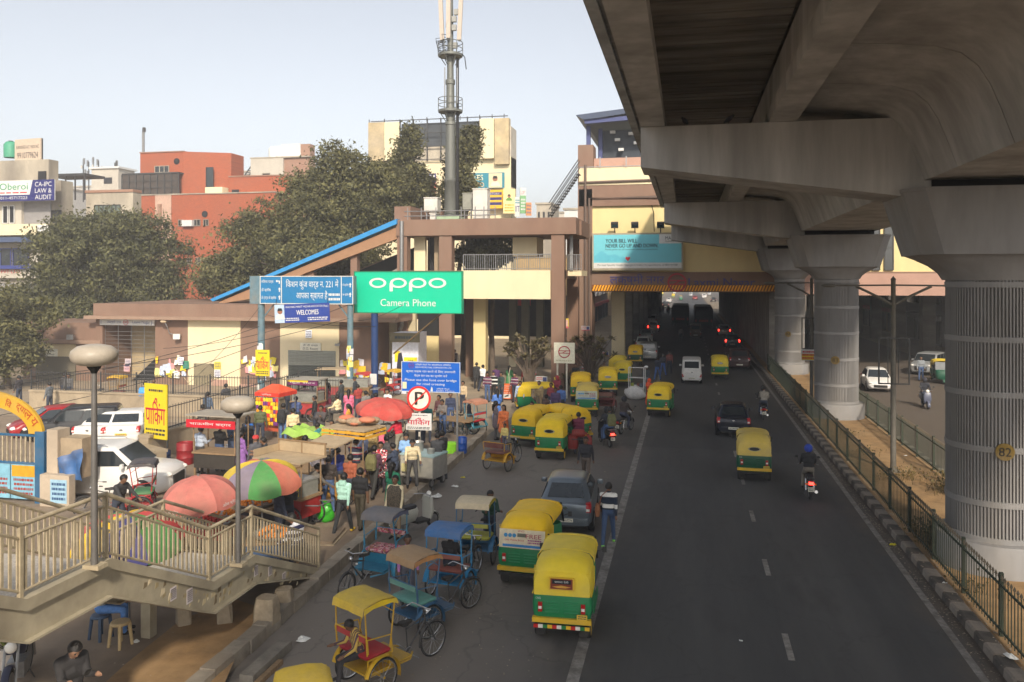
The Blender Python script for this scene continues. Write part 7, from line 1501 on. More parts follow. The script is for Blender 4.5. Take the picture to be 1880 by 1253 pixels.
# overhead street name gantry
GP = mat('gantry_blue_grey', (.10, .19, .24), .5, .2, 4, dirt=.4); SGN = mat('guide_blue', (.012, .17, .38), .45, .06, 2)
YG = 42.0; a, b = P(458, 558, YG), P(648, 507, YG); gt_ = thing('street_gantry', 'blue overhead street gantry with Hindi welcome text and arrows', 'sign', (a.x, YG, 0)); w_ = b.x-a.x; zb, zt = a.z, b.z; h_ = zt-zb
MB().mm((0, .02, zb), (w_, .5, zt)).build('box_frame', GP, gt_); 
X = lambda px: (px-458)/190*w_
for x0, x1 in ((479, 517), (519, 626), (628, 647)): rect(gt_, X(x0), zb+.06, X(x1), zt-.06, SGN, .016, 'panel')
for x0 in (477.5, 517, 626.5, 647): MB().mm((X(x0), -.005, zb), (X(x0+1.3), .018, zt)).build('border', WHITE, gt_)
for z in (zb, zt-.04): MB().mm((X(477.5), -.006, z), (w_, .018, z+.04)).build('border', WHITE, gt_)
for s, x0, x1, z, hh_ in (('िकशन कुंज वार्ड न. 221 में', 526, 622, .52, .36), ('आपका स्वागत है', 545, 602, .12, .36), ('लिलता पार्क', 480, 503, .72, .15), ('डी ब्लॉक', 480, 498, .42, .15), ('जे एण्ड के ब्लॉक', 480, 508, .14, .15), ('जे ब्लॉक', 629, 640, .62, .12), ('एस ब्लॉक', 629, 640, .28, .12)): write(s, gt_, X(x0), zb+h_*z, X(x1)-X(x0), h_*hh_, WHITE, .008)
scribble(gt_, X(604), zb+h_*.1, X(625), zb+h_*.42, WHITE, 2, .006)
for px, z in ((514, .43), (514, .15), (643, .6), (643, .26)):
    x, zz = X(px), zb+h_*z; MB().prism([(x-.03, zz), (x+.03, zz), (x+.03, zz+.14), (x+.08, zz+.14), (x, zz+.25), (x-.08, zz+.14), (x-.03, zz+.14)], .004, .011).build('arrow', WHITE, gt_)
x, zz = X(513), zb+h_*.72; MB().prism([(x+.06, zz), (x+.06, zz+.18), (x-.1, zz+.18), (x-.1, zz+.23), (x-.2, zz+.15), (x-.1, zz+.07), (x-.1, zz+.12), (x, zz+.12), (x, zz)], .004, .011).build('arrow', WHITE, gt_)
for px, r_ in ((476, .2), (640, .17)):
    MB().lathe([(r_*1.1, 0), (r_, 3), (r_*.95, zb+.02)], 16, (X(px), .25, 0)).build('post', GP, gt_, 50)
    for k in range(16): aa = rp2.uniform(-2.4, -.7); MB().box((X(px)+r_*1.06*math.cos(aa), .25+r_*1.06*math.sin(aa), rp2.uniform(.8, 3.2)), (.2, .012, .3), rz=aa+math.pi/2).build('stuck_flyer', pm(rp2.choice(PC)), gt_)
for s in (0, 1): MB().beam((X(476+s*164), .3, zb-.9), (X(500+s*118), .3, zb), .06, .06).build('brace', GP, gt_)
# welcome banner
a, b = P(505, 590, YG-.15), P(606, 553, YG-.15); t = thing('welcome_banner', 'blue WELCOMES banner with a portrait hanging under the gantry', 'banner', (a.x, YG-.15, a.z-.12), 0); w_ = b.x-a.x; h_ = (b.z-a.z)*.9
bn = MB().mm((0, 0, 0), (w_, .02, h_)).build('sheet', mat('banner_blue', (.02, .05, .27), .5, .08, 3), t); t.rotation_euler[1] = -.045
rect(t, 0, 0, w_*.18, h_, pm((175, 195, 215)), -.002); portrait(t, w_*.1, h_*.5, h_*.5, WHITE, -.008)
write('VIKAS MARG MARKET WELFARE ASSOCIATION (Regd.)', t, w_*.2, h_*.76, w_*.78, h_*.14, WHITE, -.005); write('WELCOMES', t, w_*.4, h_*.4, w_*.4, h_*.26, WHITE, -.005, bold=.01); scribble(t, w_*.2, h_*.08, w_*.45, h_*.28, WHITE, 2, -.005); scribble(t, w_*.6, h_*.08, w_*.96, h_*.28, WHITE, 2, -.005, 7)
for x in (.1, w_-.1): MB().tube([(x, .0, h_), (x, .1, h_+.3)], .012, 4).build('tie', DARK, t)
# green phone hoarding
YO = 43.5; a, b = P(650, 575, YO), P(849, 498, YO); t = thing('phone_hoarding', 'bright green Camera Phone hoarding on a blue post', 'billboard', (a.x, YO, 0)); w_ = b.x-a.x; zb, h_ = a.z, b.z-a.z
OG = mat('hoarding_green', (.0, .52, .30), .4, .03, 1); MB().mm((0, 0, zb), (w_, .25, zb+h_)).build('board', OG, t)
for q in (((0, zb), (w_, zb+.05)), ((0, zb+h_-.05), (w_, zb+h_)), ((0, zb+.05), (.05, zb+h_-.05)), ((w_-.05, zb+.05), (w_, zb+h_-.05))): MB().mm((q[0][0], -.03, q[0][1]), (q[1][0], .0, q[1][1])).build('edge_strip', pm((20, 120, 85)), t)
def ring(x, z, rx, rz_, tx, tz, a0=0, a1=360):
    b_ = MB(); n = 36; o = [(x+rx*math.cos(R(a0+(a1-a0)*i/n)), z+rz_*math.sin(R(a0+(a1-a0)*i/n))) for i in range(n+1)]; q = [(x+(rx-tx)*math.cos(R(a0+(a1-a0)*i/n)), z+(rz_-tz)*math.sin(R(a0+(a1-a0)*i/n))) for i in range(n+1)]
    b_._add([(u_, -.02, v_) for u_, v_ in o]+[(u_, -.02, v_) for u_, v_ in q], [(i, i+1, n+2+i, n+1+i) for i in range(n)]); return b_.build('lettering', WHITE, t)
lx = lambda f: w_*f; zc = zb+h_*.72
ring(lx(.225), zc, w_*.08, h_*.12, w_*.025, h_*.045); ring(lx(.775), zc, w_*.08, h_*.12, w_*.025, h_*.045)
for c in (.405, .585):
    ring(lx(c)+w_*.012, zc, w_*.078, h_*.12, w_*.025, h_*.045); rect(t, lx(c)-w_*.07, zc-h_*.2, lx(c)-w_*.04, zc, WHITE, -.012, 'lettering')
write('Camera Phone', t, lx(.25), zb+h_*.17, w_*.51, h_*.17, WHITE, -.01)
MB().lathe([(.2, 0), (.2, zb-.02)], 14, (lx(.185), .15, 0)).build('post', mat('deep_blue_post', (.012, .04, .14), .5, .2, 4), t, 50); MB().mm((lx(.185)-.2, -.06, 1.0), (lx(.185)+.2, -.05, 1.6)).build('stuck_flyer', WHITE, t)
MB().beam((lx(.8), .4, zb+.05), (lx(.28), 1.6, 2.6), .07, .07).build('brace', pm((110, 90, 60)), t)
# ATM style booth below it
YK = 47.0; a, b = P(720, 700, YK), P(768, 612, YK); t = thing('advert_booth', 'booth covered in white and yellow phone posters under the hoarding', 'booth', (a.x, YK, 0)); w_, h_ = b.x-a.x, b.z
MB().mm((0, 0, 0), (w_, 1.6, h_)).build('wall', pm((225, 225, 235)), t); MB().mm((-.1, -.12, h_-.55), (w_+.1, -.001, h_)).build('header', pm((120, 110, 85)), t); scribble(t, .2, h_-.42, w_-.2, h_-.12, pm((60, 75, 85)), 1, -.13)
rect(t, w_*.1, h_*.52, w_*.3, h_*.7, pm((240, 215, 40)), -.005); rect(t, w_*.45, h_*.45, w_*.95, h_*.6, pm((245, 220, 40)), -.006); write('SIM', t, w_*.6, h_*.49, w_*.2, h_*.07, INK, -.014)
MB().prism([(w_*.22, .5), (w_*.34, .5), (w_*.36, h_*.4), (w_*.42, h_*.55), (w_*.36, h_*.68), (w_*.24, h_*.66), (w_*.18, h_*.45)], -.02, -.008).build('printed_figure', pm((45, 45, 60)), t); scribble(t, w_*.05, .3, w_*.95, h_*.4, pm((190, 190, 215)), 6, -.004)
# school gate
YA = 21.2; gx = P(72, 800, YA).x; t = thing('school_gate', 'blue steel school gate under a yellow arch with red Hindi letters', 'gate', (gx, YA, .16)); ARCH = mat('arch_yellow', (.55, .32, .015), .6, .12, 3, dirt=.3); GB = mat('gate_blue', (.015, .10, .21), .5, .15, 4, dirt=.3)
MB().mm((-.16, 0, 0), (.16, .3, 2.18)).build('post', GB, t); MB().mm((-4.46, 0, 0), (-4.14, .3, 2.18)).build('post', GB, t)
cx, r1, r0 = -2.15, 2.22, 1.72; n = 40; b = MB(); zc = 2.0-.55; ov = .86
pts = [(cx+r1*math.cos(math.pi*i/n), 2.1+r1*.58*math.sin(math.pi*i/n)) for i in range(n+1)]+[(cx+r0*math.cos(math.pi*i/n), 2.1+r0*.48*math.sin(math.pi*i/n)) for i in range(n, -1, -1)]
for i in range(n): MB().prism([pts[i], pts[i+1], pts[2*n+1-i-1], pts[2*n+1-i]], .05, .15).build('arch_plate', ARCH, t)
word = 'प्राथिमक िवद्यालय'; cl = []
for ch in word:
    if cl and (0x0900 <= ord(ch) <= 0x0903 or ord(ch) in (0x094d, 0x0941, 0x0942) or (cl[-1][-1] == '\u094d') or cl[-1] == 'ि'): cl[-1] += ch
    elif ch in 'ाी': cl[-1] += ch
    else: cl.append(ch)
N = len(cl)
for i, ch in enumerate(cl):
    if ch == ' ': continue
    a = math.pi*(.70-.62*i/N); rm = (r1+r0)/2; x = cx+rm*math.cos(a); z = 2.1+rm*.53*math.sin(a); o = write(ch, t, 0, 0, 0, .24, pm((170, 45, 25)), .04); o.location = (x, .04, z-.1); o.rotation_euler[1] = (math.pi/2-a)*.8
for i in range(24): MB().mm((-.3-i*.165, .12, 1.2), (-.26-i*.165, .16, 2.0)).build('gate_bar', RAILP, t)
for z in (1.15, 2.0): MB().mm((-4.1, .1, z), (-.17, .18, z+.06)).build('gate_rail', GB, t)
LB = pm((125, 175, 195)); 
for x0, x1 in ((-1.05, -.17), (-2.05, -1.1), (-3.05, -2.1), (-4.1, -3.1)): MB().mm((x0, .05, .1), (x1, .1, 1.14)).build('gate_panel', LB, t); scribble(t, x0+.08, .2, x1-.08, .75, pm((150, 60, 50)), 4, .044, int(x0*9))
rect(t, -1.02, .78, -.2, 1.12, pm((200, 150, 35)), .045)
t = thing('gate_pillar', 'tan plastered gate pillar with a pasted notice and blue tarpaulin', 'pillar', (gx+.42, YA+.05, .16)); PL = mat('pillar_plaster', (.45, .37, .28), .9, .15, 2, .2, dirt=.4, world=True)
MB().mm((-.2, 0, 0), (.18, .5, 2.25)).build('shaft', PL, t); MB().mm((-.22, -.25, 0), (.8, .0, .95)).build('plinth', PL, t); MB().mm((.2, .1, .8), (.95, .7, 2.0)).build('bundle', mat('tan_cover', (.35, .27, .18), .9, .2, 3), t)
tp_ = MB(); cols, rows = 12, 8
gv = [[(.2+.85*i/cols, -.02+.06*math.sin(i*.8+j*.5)+.03*math.sin(j*1.1-i*.4), .75+1.0*j/rows-(.35*(1-i/cols)*(j/rows)**2)+.02*math.sin(i*.9)) for i in range(cols+1)] for j in range(rows+1)]
tp_.loft(gv, False, False).build('tarpaulin', mat('blue_tarp', (.04, .12, .30), .5, .25, 4, .3, dirt=.4, dcol=(.3, .25, .2)), t, 60)
rect(t, .15, .12, .72, .82, pm((150, 185, 205)), -.252); scribble(t, .2, .18, .67, .76, pm((50, 80, 120)), 4, -.26, 5)
# median T lamp posts
def tpost(px, pb, label, ad=None):
    base = G(px, pb, .13); t = thing('median_lamp_post', label, 'street light', base, 0, 'lamp posts on the median'); GPM = mat('olive_pole', (.12, .11, .09), .6, .2, 4)
    MB().lathe([(.12, 0), (.1, .3), (.09, 4), (.08, 6.8), (.1, 6.82), (0, 6.95)], 12).build('pole', GPM, t, 50); MB().box((0, 0, .02), (.4, .4, .06)).build('base_plate', GPM, t)
    for s in (-1, 1):
        MB().tube([(0, 0, 6.62), (s*2.0, 0, 6.6)], .035, 6).build('arm', GPM, t, 50); MB().tube([(0, 0, 5.9), (s*.5, 0, 6.2), (s*1.25, 0, 6.58)], .05, 6).build('brace', GPM, t, 50); MB().ell((s*2.15, 0, 6.6), (.28, .1, .07), 10, 5).build('lamp_head', GPM, t, 50)
    for x in (-.5, .5): MB().mm((x-.025, -.12, 3.1), (x+.025, -.08, 4.75)).build('frame_bar', IRON, t)
    for z in (3.1, 4.72): MB().mm((-.525, -.125, z), (.525, -.126+.05, z+.05)).build('frame_bar', IRON, t)
    for x in (-.2, .15): MB().mm((x-.012, -.11, 3.15), (x+.012, -.09, 4.72)).build('frame_bar', IRON, t)
    if ad:
        a_ = MB().mm((-.55, -.16, 2.5), (.6, -.13, 3.08)).build('poster_board', WHITE, t); rect(a_, -.52, 2.53, .15, 2.85, pm((225, 190, 50)), -.161); scribble(a_, -.5, 2.55, .12, 3.04, REDP, 3, -.168); rect(a_, .2, 2.55, .55, 3.05, pm((200, 170, 170)), -.161); portrait(a_, .38, 2.78, .3, REDP, -.17)
    return t
tpost(1640, 866, 'T shaped median lamp post between the two nearer piers'); tpost(1490, 748, 'T shaped median lamp post with a poster beside the far pier', True)
# ============================================================ market stalls
WOOD = mat('stall_wood', (.26, .17, .09), .8, .3, 5, .2, stretch=(1, 6, 1)); PLY = mat('pale_ply', (.42, .32, .20), .85, .15, 3, dirt=.4); TINR = mat('tin_roof', (.33, .30, .25), .7, .2, 4, dirt=.5); STEELB = mat('steel_counter', (.42, .41, .38), .4, .15, 4, metal=.5, dirt=.3)
def pt(px, py, z=PZ): p = G(px, py, z); return Vector((p.x, p.y, PZ))
def cart(loc, rz, label, L=1.8, W=1.0, top=.85, roof=None, rh=2.0, rL=None, rW=None, panels=None, banner=None, btxt=None, bm=None, wheels=True, name='food_cart', edge=None, tilt=0, glass=False):
    t = thing(name, label, 'stall', loc, R(rz), 'market stalls')
    MB().mm((-L/2, -W/2, top-.06), (L/2, W/2, top)).build('counter_top', WOOD, t); MB().mm((-L/2+.05, -W/2+.05, .35), (L/2-.05, W/2-.05, top-.065)).build('body_panel', panels or WOOD, t)
    if wheels:
        for sx in (-1, 1):
            for sy in (-1, 1): w_ = cyclewheel(t, (sx*(L/2-.3), sy*(W/2+.03), .34), .34); w_.rotation_euler[2] = math.pi/2
        MB().tube([(L/2, -.3, .7), (L/2+.45, -.3, .75), (L/2+.45, .3, .75), (L/2, .3, .7)], .02, 5).build('push_handle', STEEL, t)
    else:
        for sx in (-1, 1):
            for sy in (-1, 1): MB().box((sx*(L/2-.08), sy*(W/2-.08), .17), (.06, .06, .36)).build('leg', WOOD, t)
    if roof:
        rl, rw = (rL or L+.3)/2, (rW or W+.4)/2
        for sx in (-1, 1):
            for sy in (-1, 1): MB().tube([(sx*(L/2-.05), sy*(W/2-.05), top), (sx*(L/2-.05), sy*(W/2-.05), rh-.02+sy*tilt)], .022, 5).build('post', WOOD, t)
        MB()._add([(-rl, -rw, rh-tilt), (rl, -rw, rh-tilt), (rl, rw, rh+tilt), (-rl, rw, rh+tilt), (-rl, -rw, rh+.04-tilt), (rl, -rw, rh+.04-tilt), (rl, rw, rh+.04+tilt), (-rl, rw, rh+.04+tilt)], [(3, 2, 1, 0), (4, 5, 6, 7), (0, 1, 5, 4), (1, 2, 6, 5), (2, 3, 7, 6), (3, 0, 4, 7)]).build('roof', roof, t)
        if edge:
            for z in (0, -.13): MB().mm((-rl, -rw-.02, rh-.1+z-tilt), (rl, -rw-.001, rh+z-.02-tilt)).build('fascia', edge, t); MB().mm((rl+.001, -rw, rh-.1+z), (rl+.02, rw, rh+z-.02)).build('fascia', edge, t)
    if banner:
        x0, z0, x1, z1 = banner; b_ = MB().mm((x0, -W/2-.09, z0), (x1, -W/2-.06, z1)).build('banner', bm, t)
        if btxt: write(btxt, b_, (x0+x1)/2, z0+(z1-z0)*.25, (x1-x0)*.85, (z1-z0)*.5, WHITE if bm is not SIGNY else REDP, -W/2-.096, centre=True)
    if glass:
        MB().mm((-L/2+.1, -W/2+.06, top), (L/2-.1, W/2-.1, top+.4)).build('display_case', mat('case_glass', (.25, .25, .22), .15, .2, 4), t); MB().mm((-L/2+.08, -W/2+.04, top+.4), (L/2-.08, W/2-.08, top+.44)).build('case_lid', STEELB, t)
    return t
def heap(loc, label, m, n, R_, r_, name='fruit_heap', cat='fruit', seed=1, flat=.5):
    rr_ = random.Random(seed); t = thing(name, label, cat, loc, 0, 'goods on the stalls'); b = MB()
    for i in range(n):
        a = rr_.uniform(0, 6.28); q = math.sqrt(rr_.random())*R_; b.ell((q*math.cos(a), q*math.sin(a), r_+(R_-q)*flat), (r_,)*3, 8, 5)
    tag(b.build('pieces', m, t, 60), kind='stuff'); MB().lathe([(0, 0), (R_*1.15, 0), (R_*1.25, .06), (R_*1.2, .06)], 16).build('tray', STEELB, t)
def umbrella(loc, label, cs, rad=1.1, h=2.2, tilt=(0, 0), drop=.5, n=8, txt=None, pole=STEEL):
    t = thing('market_umbrella', label, 'umbrella', loc, 0, 'market umbrellas'); t.rotation_euler = (tilt[0], tilt[1], 0); top = Vector((0, 0, h))
    for k in range(n):
        a0, a1 = 2*math.pi*k/n+.2, 2*math.pi*(k+1)/n+.2; secs = []
        for i in range(7):
            f = i/6; r_ = rad*math.sin(f*1.35)/math.sin(1.35); z = h-drop*(1-math.cos(f*1.45))/(1-math.cos(1.45)); sg = .03*math.sin(math.pi*f)
            secs.append([(r_*math.cos(a0+(a1-a0)*j/4)*(1-.07*math.sin(math.pi*j/4)*f), r_*math.sin(a0+(a1-a0)*j/4)*(1-.07*math.sin(math.pi*j/4)*f), z-.075*math.sin(math.pi*j/4)*f*rad) for j in range(5)])
        secs.append([(x, y, z-.14) for x, y, z in secs[-1]])
        MB().loft(secs, False, False).build('canopy_gore', cs[k % len(cs)], t, 40)
        a = a0; MB().tube([(0, 0, h-.04), (rad*.6*math.cos(a), rad*.6*math.sin(a), h-drop*.3), (rad*math.cos(a), rad*math.sin(a), h-drop-.01)], .008, 4).build('rib', pole, t)
        if txt and k % 2 == 1:
            am = (a0+a1)/2; o = write(txt, t, 0, 0, rad*.5, .11, WHITE, 0, centre=True); o.location = (rad*.99*math.cos(am)+math.sin(am)*rad*.25, rad*.99*math.sin(am)-math.cos(am)*rad*.25, h-drop-.12); o.rotation_euler[2] = am+math.pi/2
            if math.sin(am) < .4: o.location = Vector(((rad*1.0)*math.cos(am)-math.cos(am+math.pi/2)*rad*.25, (rad*1.0)*math.sin(am)-math.sin(am+math.pi/2)*rad*.25, h-drop-.12))
    MB().tube([(0, 0, 0), (0, 0, h+.05)], .022, 8).build('pole', pole, t)
PINK_U = CL((190, 112, 102)); REDU = CL((190, 78, 70))
umbrella(pt(378, 868, 2.4+PZ), 'faded pink umbrella with white letters over the fruit stall', [PINK_U], .86, 2.35, (.05, -.05), .5, txt='ओम ब्रेड')
umbrella(pt(482, 838, 2.35+PZ), 'yellow grey and green striped umbrella beside the cart', [CL((215, 185, 50)), CL((130, 120, 135)), CL((75, 140, 75)), CL((190, 110, 90))], 1.0, 2.3, (.08, .03), .5)
umbrella(pt(700, 728, 2.3+PZ), 'flat red umbrella shading a food cart in the middle of the market', [REDU], 1.12, 2.25, (.06, .10), .38)
umbrella(pt(238, 935, 2.2+PZ), 'red yellow and blue umbrella seen through the stair railing', [CL((200, 70, 70)), CL((220, 180, 40)), CL((60, 60, 110)), CL((70, 130, 70))], 1.1, 2.15, (.05, 0), .6)
# kiosk row
k1 = cart(pt(406, 758, 2.2+PZ), -3, 'grey roofed kiosk with a red banner at the left of the market', 1.7, .9, .9, TINR, 2.15, 2.0, 1.2, pm((60, 55, 50)), (-1.0, 1.75, .9, 2.02), 'चाऊमीन बर्गर', REDP, False)
cart(pt(496, 808, 0+PZ)+Vector((0, .5, 0)), -10, 'snack kiosk hung with strings of yellow and purple packets under a red roof', 1.0, .9, .95, None, 2.2, panels=pm((190, 90, 60)), wheels=False, name='snack_kiosk')
kq = thing('kiosk_roof', 'orange red tent roof of the snack kiosk', 'awning', pt(496, 808, PZ)+Vector((0, .5, 0)), R(-10)); RO = CL((215, 80, 45)); 
MB()._add([(-.62, -.6, 2.0), (.62, -.6, 2.0), (.62, .6, 2.0), (-.62, .6, 2.0), (-.2, 0, 2.3), (.2, 0, 2.3)], [(0, 1, 5, 4), (1, 2, 5), (2, 3, 4, 5), (3, 0, 4)]).build('roof', RO, kq); MB().mm((-.62, -.62, 1.84), (.62, -.601, 2.0)).build('valance', pm((205, 60, 45)), kq); MB().mm((.621, -.6, 1.84), (.64, .6, 2.0)).build('valance', pm((205, 60, 45)), kq)
write('चिप्स', kq, -.25, 1.87, .5, .1, WHITE, -.625)
for sx in (-1, 1):
    for sy in (-1, 1): MB().tube([(sx*.58, sy*.55, 0), (sx*.58, sy*.55, 2.02)], .025, 5).build('post', STEEL, kq)
rr = random.Random(12); PKC = [(235, 185, 40), (225, 150, 30), (120, 60, 130), (210, 60, 50), (235, 200, 70), (245, 210, 40)]
for j in range(7):
    for i in range(9):
        x = -.5+i*.125; o = cpart('packet', lambda: MB().loft([rrect(-.012, .012, .06, -.08, .008, 1), rrect(-.035, .03, .065, 0, .02, 1), rrect(-.012, .012, .06, .08, .008, 1)]), 'snack_packet', pm(PKC[(i+j*2+rr.randrange(2)) % 6], .35), kq, 50, (x, -.6+rr.uniform(-.03, .03), .72+j*.165)); o.rotation_euler = (0, rr.uniform(-.2, .2), rr.uniform(-.3, .3))
k3 = cart(pt(566, 772), -4, 'glass fronted snack counter with a yellow and purple name board', 1.5, .9, .95, TINR, 2.0, 1.7, 1.2, pm((170, 60, 60)), (-.8, 1.75, .8, 1.98), 'फूड सेंटर', pm((110, 40, 90)), True, glass=True); rect(k3, -.78, 1.9, .3, 1.99, pm((235, 200, 50)), -.548)
cart(pt(612, 735), 15, 'low cart with trays near the roller shutter', 1.7, .9, .85, PLY, 1.75, 1.9, 1.1, pm((150, 60, 60)), None, None, None, True, glass=True)
cart(pt(655, 738), 10, 'cart with jars and trays beside the poster pillar', 1.6, .9, .85, None, panels=pm((140, 110, 70)), glass=True)
cart(pt(650, 785, 2.05+PZ), -14, 'wooden roofed cart with sacks piled on its roof', 1.4, .9, .9, PLY, 2.05, 1.65, 1.15, WOOD, edge=pm((215, 160, 50)))
hp = thing('sack_pile', 'crumpled brown sacks piled on the cart roof', 'sacks', pt(655, 778, 2.15+PZ), 0, 'goods on the stalls'); hp.location.z = 2.1+PZ; SK = mat('jute', (.36, .26, .17), .95, .3, 12, .5)
for i in range(9): MB().ell((rr.uniform(-.55, .55), rr.uniform(-.3, .3), .1+rr.uniform(0, .12)), (rr.uniform(.2, .34), rr.uniform(.14, .22), rr.uniform(.07, .13)), 10, 6).build('sack', SK if i % 3 else CL((205, 120, 90)), hp, 60)
cart(pt(606, 812, 1.95+PZ), -16, 'cart under a sloping plywood roof', 1.1, .8, .9, PLY, 1.95, 1.15, .9, pm((190, 140, 60)), None, tilt=.06)
k10 = cart(pt(532, 838, 1.9+PZ), -14, 'food cart with a red Hindi banner and framed plywood top', 1.6, .9, .9, PLY, 1.85, 1.7, 1.1, pm((150, 40, 40)), (-.85, 1.45, .4, 1.78), 'शाकाहारी चाऊमीन मोमो', pm((205, 35, 40)), True, glass=True)
MB().mm((-.85, .5, 1.9), (.85, .52, 2.2)).build('top_screen', PLY, k10); MB().mm((-.85, -.5, 1.9), (-.83, .5, 2.1)).build('top_screen', PLY, k10)
for x in (-.84, 0, .83): MB().mm((x-.02, .485, 1.9), (x+.02, .499, 2.23)).build('screen_frame', WOOD, k10)
MB().mm((-.86, .48, 2.2), (.86, .54, 2.24)).build('screen_frame', WOOD, k10); rect(k10, .42, 1.0, .8, 1.4, SIGNY, -.56); write('चाय', k10, .47, 1.18, .28, .14, REDP, -.57)
gt2 = cart(pt(568, 790, 1.35+PZ), -10, 'cart covered with a lime green tarpaulin', 1.3, .9, .85, None, panels=pm((120, 110, 95)))
GT = CL((150, 190, 80)); gv = [[(-.8+1.6*i/10, -.6+1.2*j/8, 1.4+.06*math.sin(i*1.3)+.05*math.sin(j*1.9)-(.18 if j in (0, 8) or i in (0, 10) else 0)) for i in range(11)] for j in range(9)]; MB().loft(gv, False, False).build('tarpaulin', GT, gt2, 60)
cart(pt(505, 905), -8, 'vendor cart beneath the striped umbrella', 1.5, .9, .85, None, panels=pm((110, 50, 45)))
cart(pt(555, 905), -60, 'brown handcart stacked with bottles near the green bag', 1.5, .9, .8, None, panels=pm((95, 45, 40)))
bt = thing('bottle_row', 'row of dark bottles along the brown handcart', 'bottles', pt(552, 892)+Vector((0, 0, .8)), R(30), 'goods on the stalls')
for i in range(8): cpart('bottle', lambda: MB().lathe([(0, 0), (.04, 0), (.04, .17), (.016, .22), (.016, .28), (0, .28)], 8), 'bottle', mat('brown_bottle', (.09, .08, .05), .2, .3, 4), bt, 50, (-.5+i*.14, 0, 0))
cart(pt(705, 800), -10, 'food cart standing below the flat red umbrella', 1.6, .9, .88, None, panels=STEELB)
for px, py, lb_, m, s in ((400, 948, 'heap of orange fruit under the pink umbrella', mat('orange_fruit', (.72, .22, .01), .5, .2, 9), 1), (385, 962, 'heap of red tomatoes beside the orange fruit', mat('red_fruit', (.45, .03, .02), .4, .2, 9), 2), (470, 925, 'heap of oranges under the striped umbrella', mat('orange_fruit', (0, 0, 0)), 3), (505, 982, 'heap of oranges just behind the stair foot', mat('orange_fruit', (0, 0, 0)), 4)):
    p = pt(px, py, .75+PZ); heap(Vector((p.x, p.y, .75+PZ)), lb_, m, 80, .42, .045, seed=s)
for i, (px, py) in enumerate(((392, 955), (470, 928), (505, 986))):
    p = pt(px, py, .7+PZ); cart(p, [-5, -20, 20][i], ['fruit table under the pink umbrella', 'fruit table under the striped umbrella', 'fruit table just behind the stair foot'][i], 1.3, 1.0, .72, None, panels=pm([(170, 40, 50), (60, 60, 70), (60, 80, 110)][i]), wheels=False, name='fruit_table')
# steel counter at the kerb
p = pt(768, 893); t = thing('steel_counter', 'white steel food counter with blue lettering at the kerb', 'stall', p, R(-12), 'market stalls')
MB().mm((-.62, -.1, .3), (.62, .85, 1.0)).build('cabinet', STEELB, t); MB().mm((-.64, -.12, 1.0), (.64, .87, 1.05)).build('worktop', pm((170, 195, 195)), t)
MB().mm((-.6, -.13, .35), (.6, -.101, .98)).build('front_sheet', pm((190, 185, 170)), t); write('छोले भटूरे', t, -.5, .82, .3, .1, pm((40, 70, 140)), -.135); write('शुद्ध देसी घी', t, -.5, .68, .75, .1, pm((40, 70, 140)), -.135)
for x in (-.5, .5):
    for y in (0, .75): put_wheel(t, (x, y, .15), .15, .06, 'trol')
MB().lathe([(.2, 1.05), (.21, 1.35), (.22, 1.36)], 18, (-.3, .45, 0)).build('pot', STEELB, t, 50); MB().lathe([(0, 1.05), (.12, 1.05), (.14, 1.2), (.13, 1.2)], 14, (.3, .3, 0)).build('bowl', STEELB, t, 50)
MB().mm((-.85, -.05, 0), (-.55, .35, .78)).build('side_bin', pm((75, 75, 72)), t); MB().mm((-.5, -.24, .5), (-.2, -.14, .75)).build('hanging_bag', pm((205, 195, 140)), t)
# flat cart, barrel, crates, drums, bags
p = G(835, 800); t = thing('flatbed_cart', 'empty wooden flatbed cart beside the blue barrel', 'cart', p, R(78))
for i in range(6): MB().mm((-.55+i*.185, -1.0, .72), (-.375+i*.185, 1.0, .76)).build('plank', WOOD, t)
for y in (-.7, .7): MB().mm((-.55, y-.05, .64), (.55, y+.05, .718)).build('bearer', WOOD, t)
for sx in (-1, 1):
    for sy in (-1, 1): cyclewheel(t, (sx*.58, sy*.6, .36))
def drum(loc, label, m, r_, h_, name='barrel'):
    t = thing(name, label, name, loc, 0); MB().lathe([(0, 0), (r_*.93, 0), (r_, .04), (r_, h_*.3), (r_*1.04, h_*.32), (r_, h_*.34), (r_, h_*.64), (r_*1.04, h_*.66), (r_, h_*.68), (r_, h_*.97), (r_*.93, h_)], 20).build('shell', m, t, 50); MB().lathe([(r_*.9, h_), (r_*.86, h_-.06), (0, h_-.06)], 20).build('lid', m, t, 50)
drum(pt(848, 832), 'blue plastic barrel at the pavement edge', pm((25, 70, 150), .4), .2, .62); drum(pt(340, 852), 'red steel drum beside the kiosk wall', pm((140, 35, 40), .5), .3, .8, 'drum'); drum(pt(303, 847), 'dark blue bucket with a green lid by the wall', pm((25, 40, 70)), .2, .4, 'bucket')
t = thing('crate', 'lime green plastic crate beside the blue barrel', 'crate', pt(831, 832)); MB().mm((-.2, -.15, 0), (.2, .15, .36)).build('shell', pm((130, 200, 40)), t); MB().mm((-.22, -.17, .36), (.22, .17, .42)).build('rim', pm((140, 210, 50)), t)
def sack(loc, label, m, s=(.3, .25, .34), seed=2, name='sack'):
    rr_ = random.Random(seed); t = thing(name, label, 'bag', loc); b = MB().ell((0, 0, s[2]*.8), s, 18, 12)
    b.v = [(x*(1+.12*math.sin(5*math.atan2(y, x)+z*9)), y*(1+.12*math.sin(4*math.atan2(y, x)+z*7)), max(0, z*(1+.06*math.sin(x*20)))) for x, y, z in b.v]; b.build('bag', m, t, 70); MB().lathe([(.05, s[2]*1.6), (.03, s[2]*1.72), (.09, s[2]*1.95)], 9).build('tied_neck', m, t, 60)
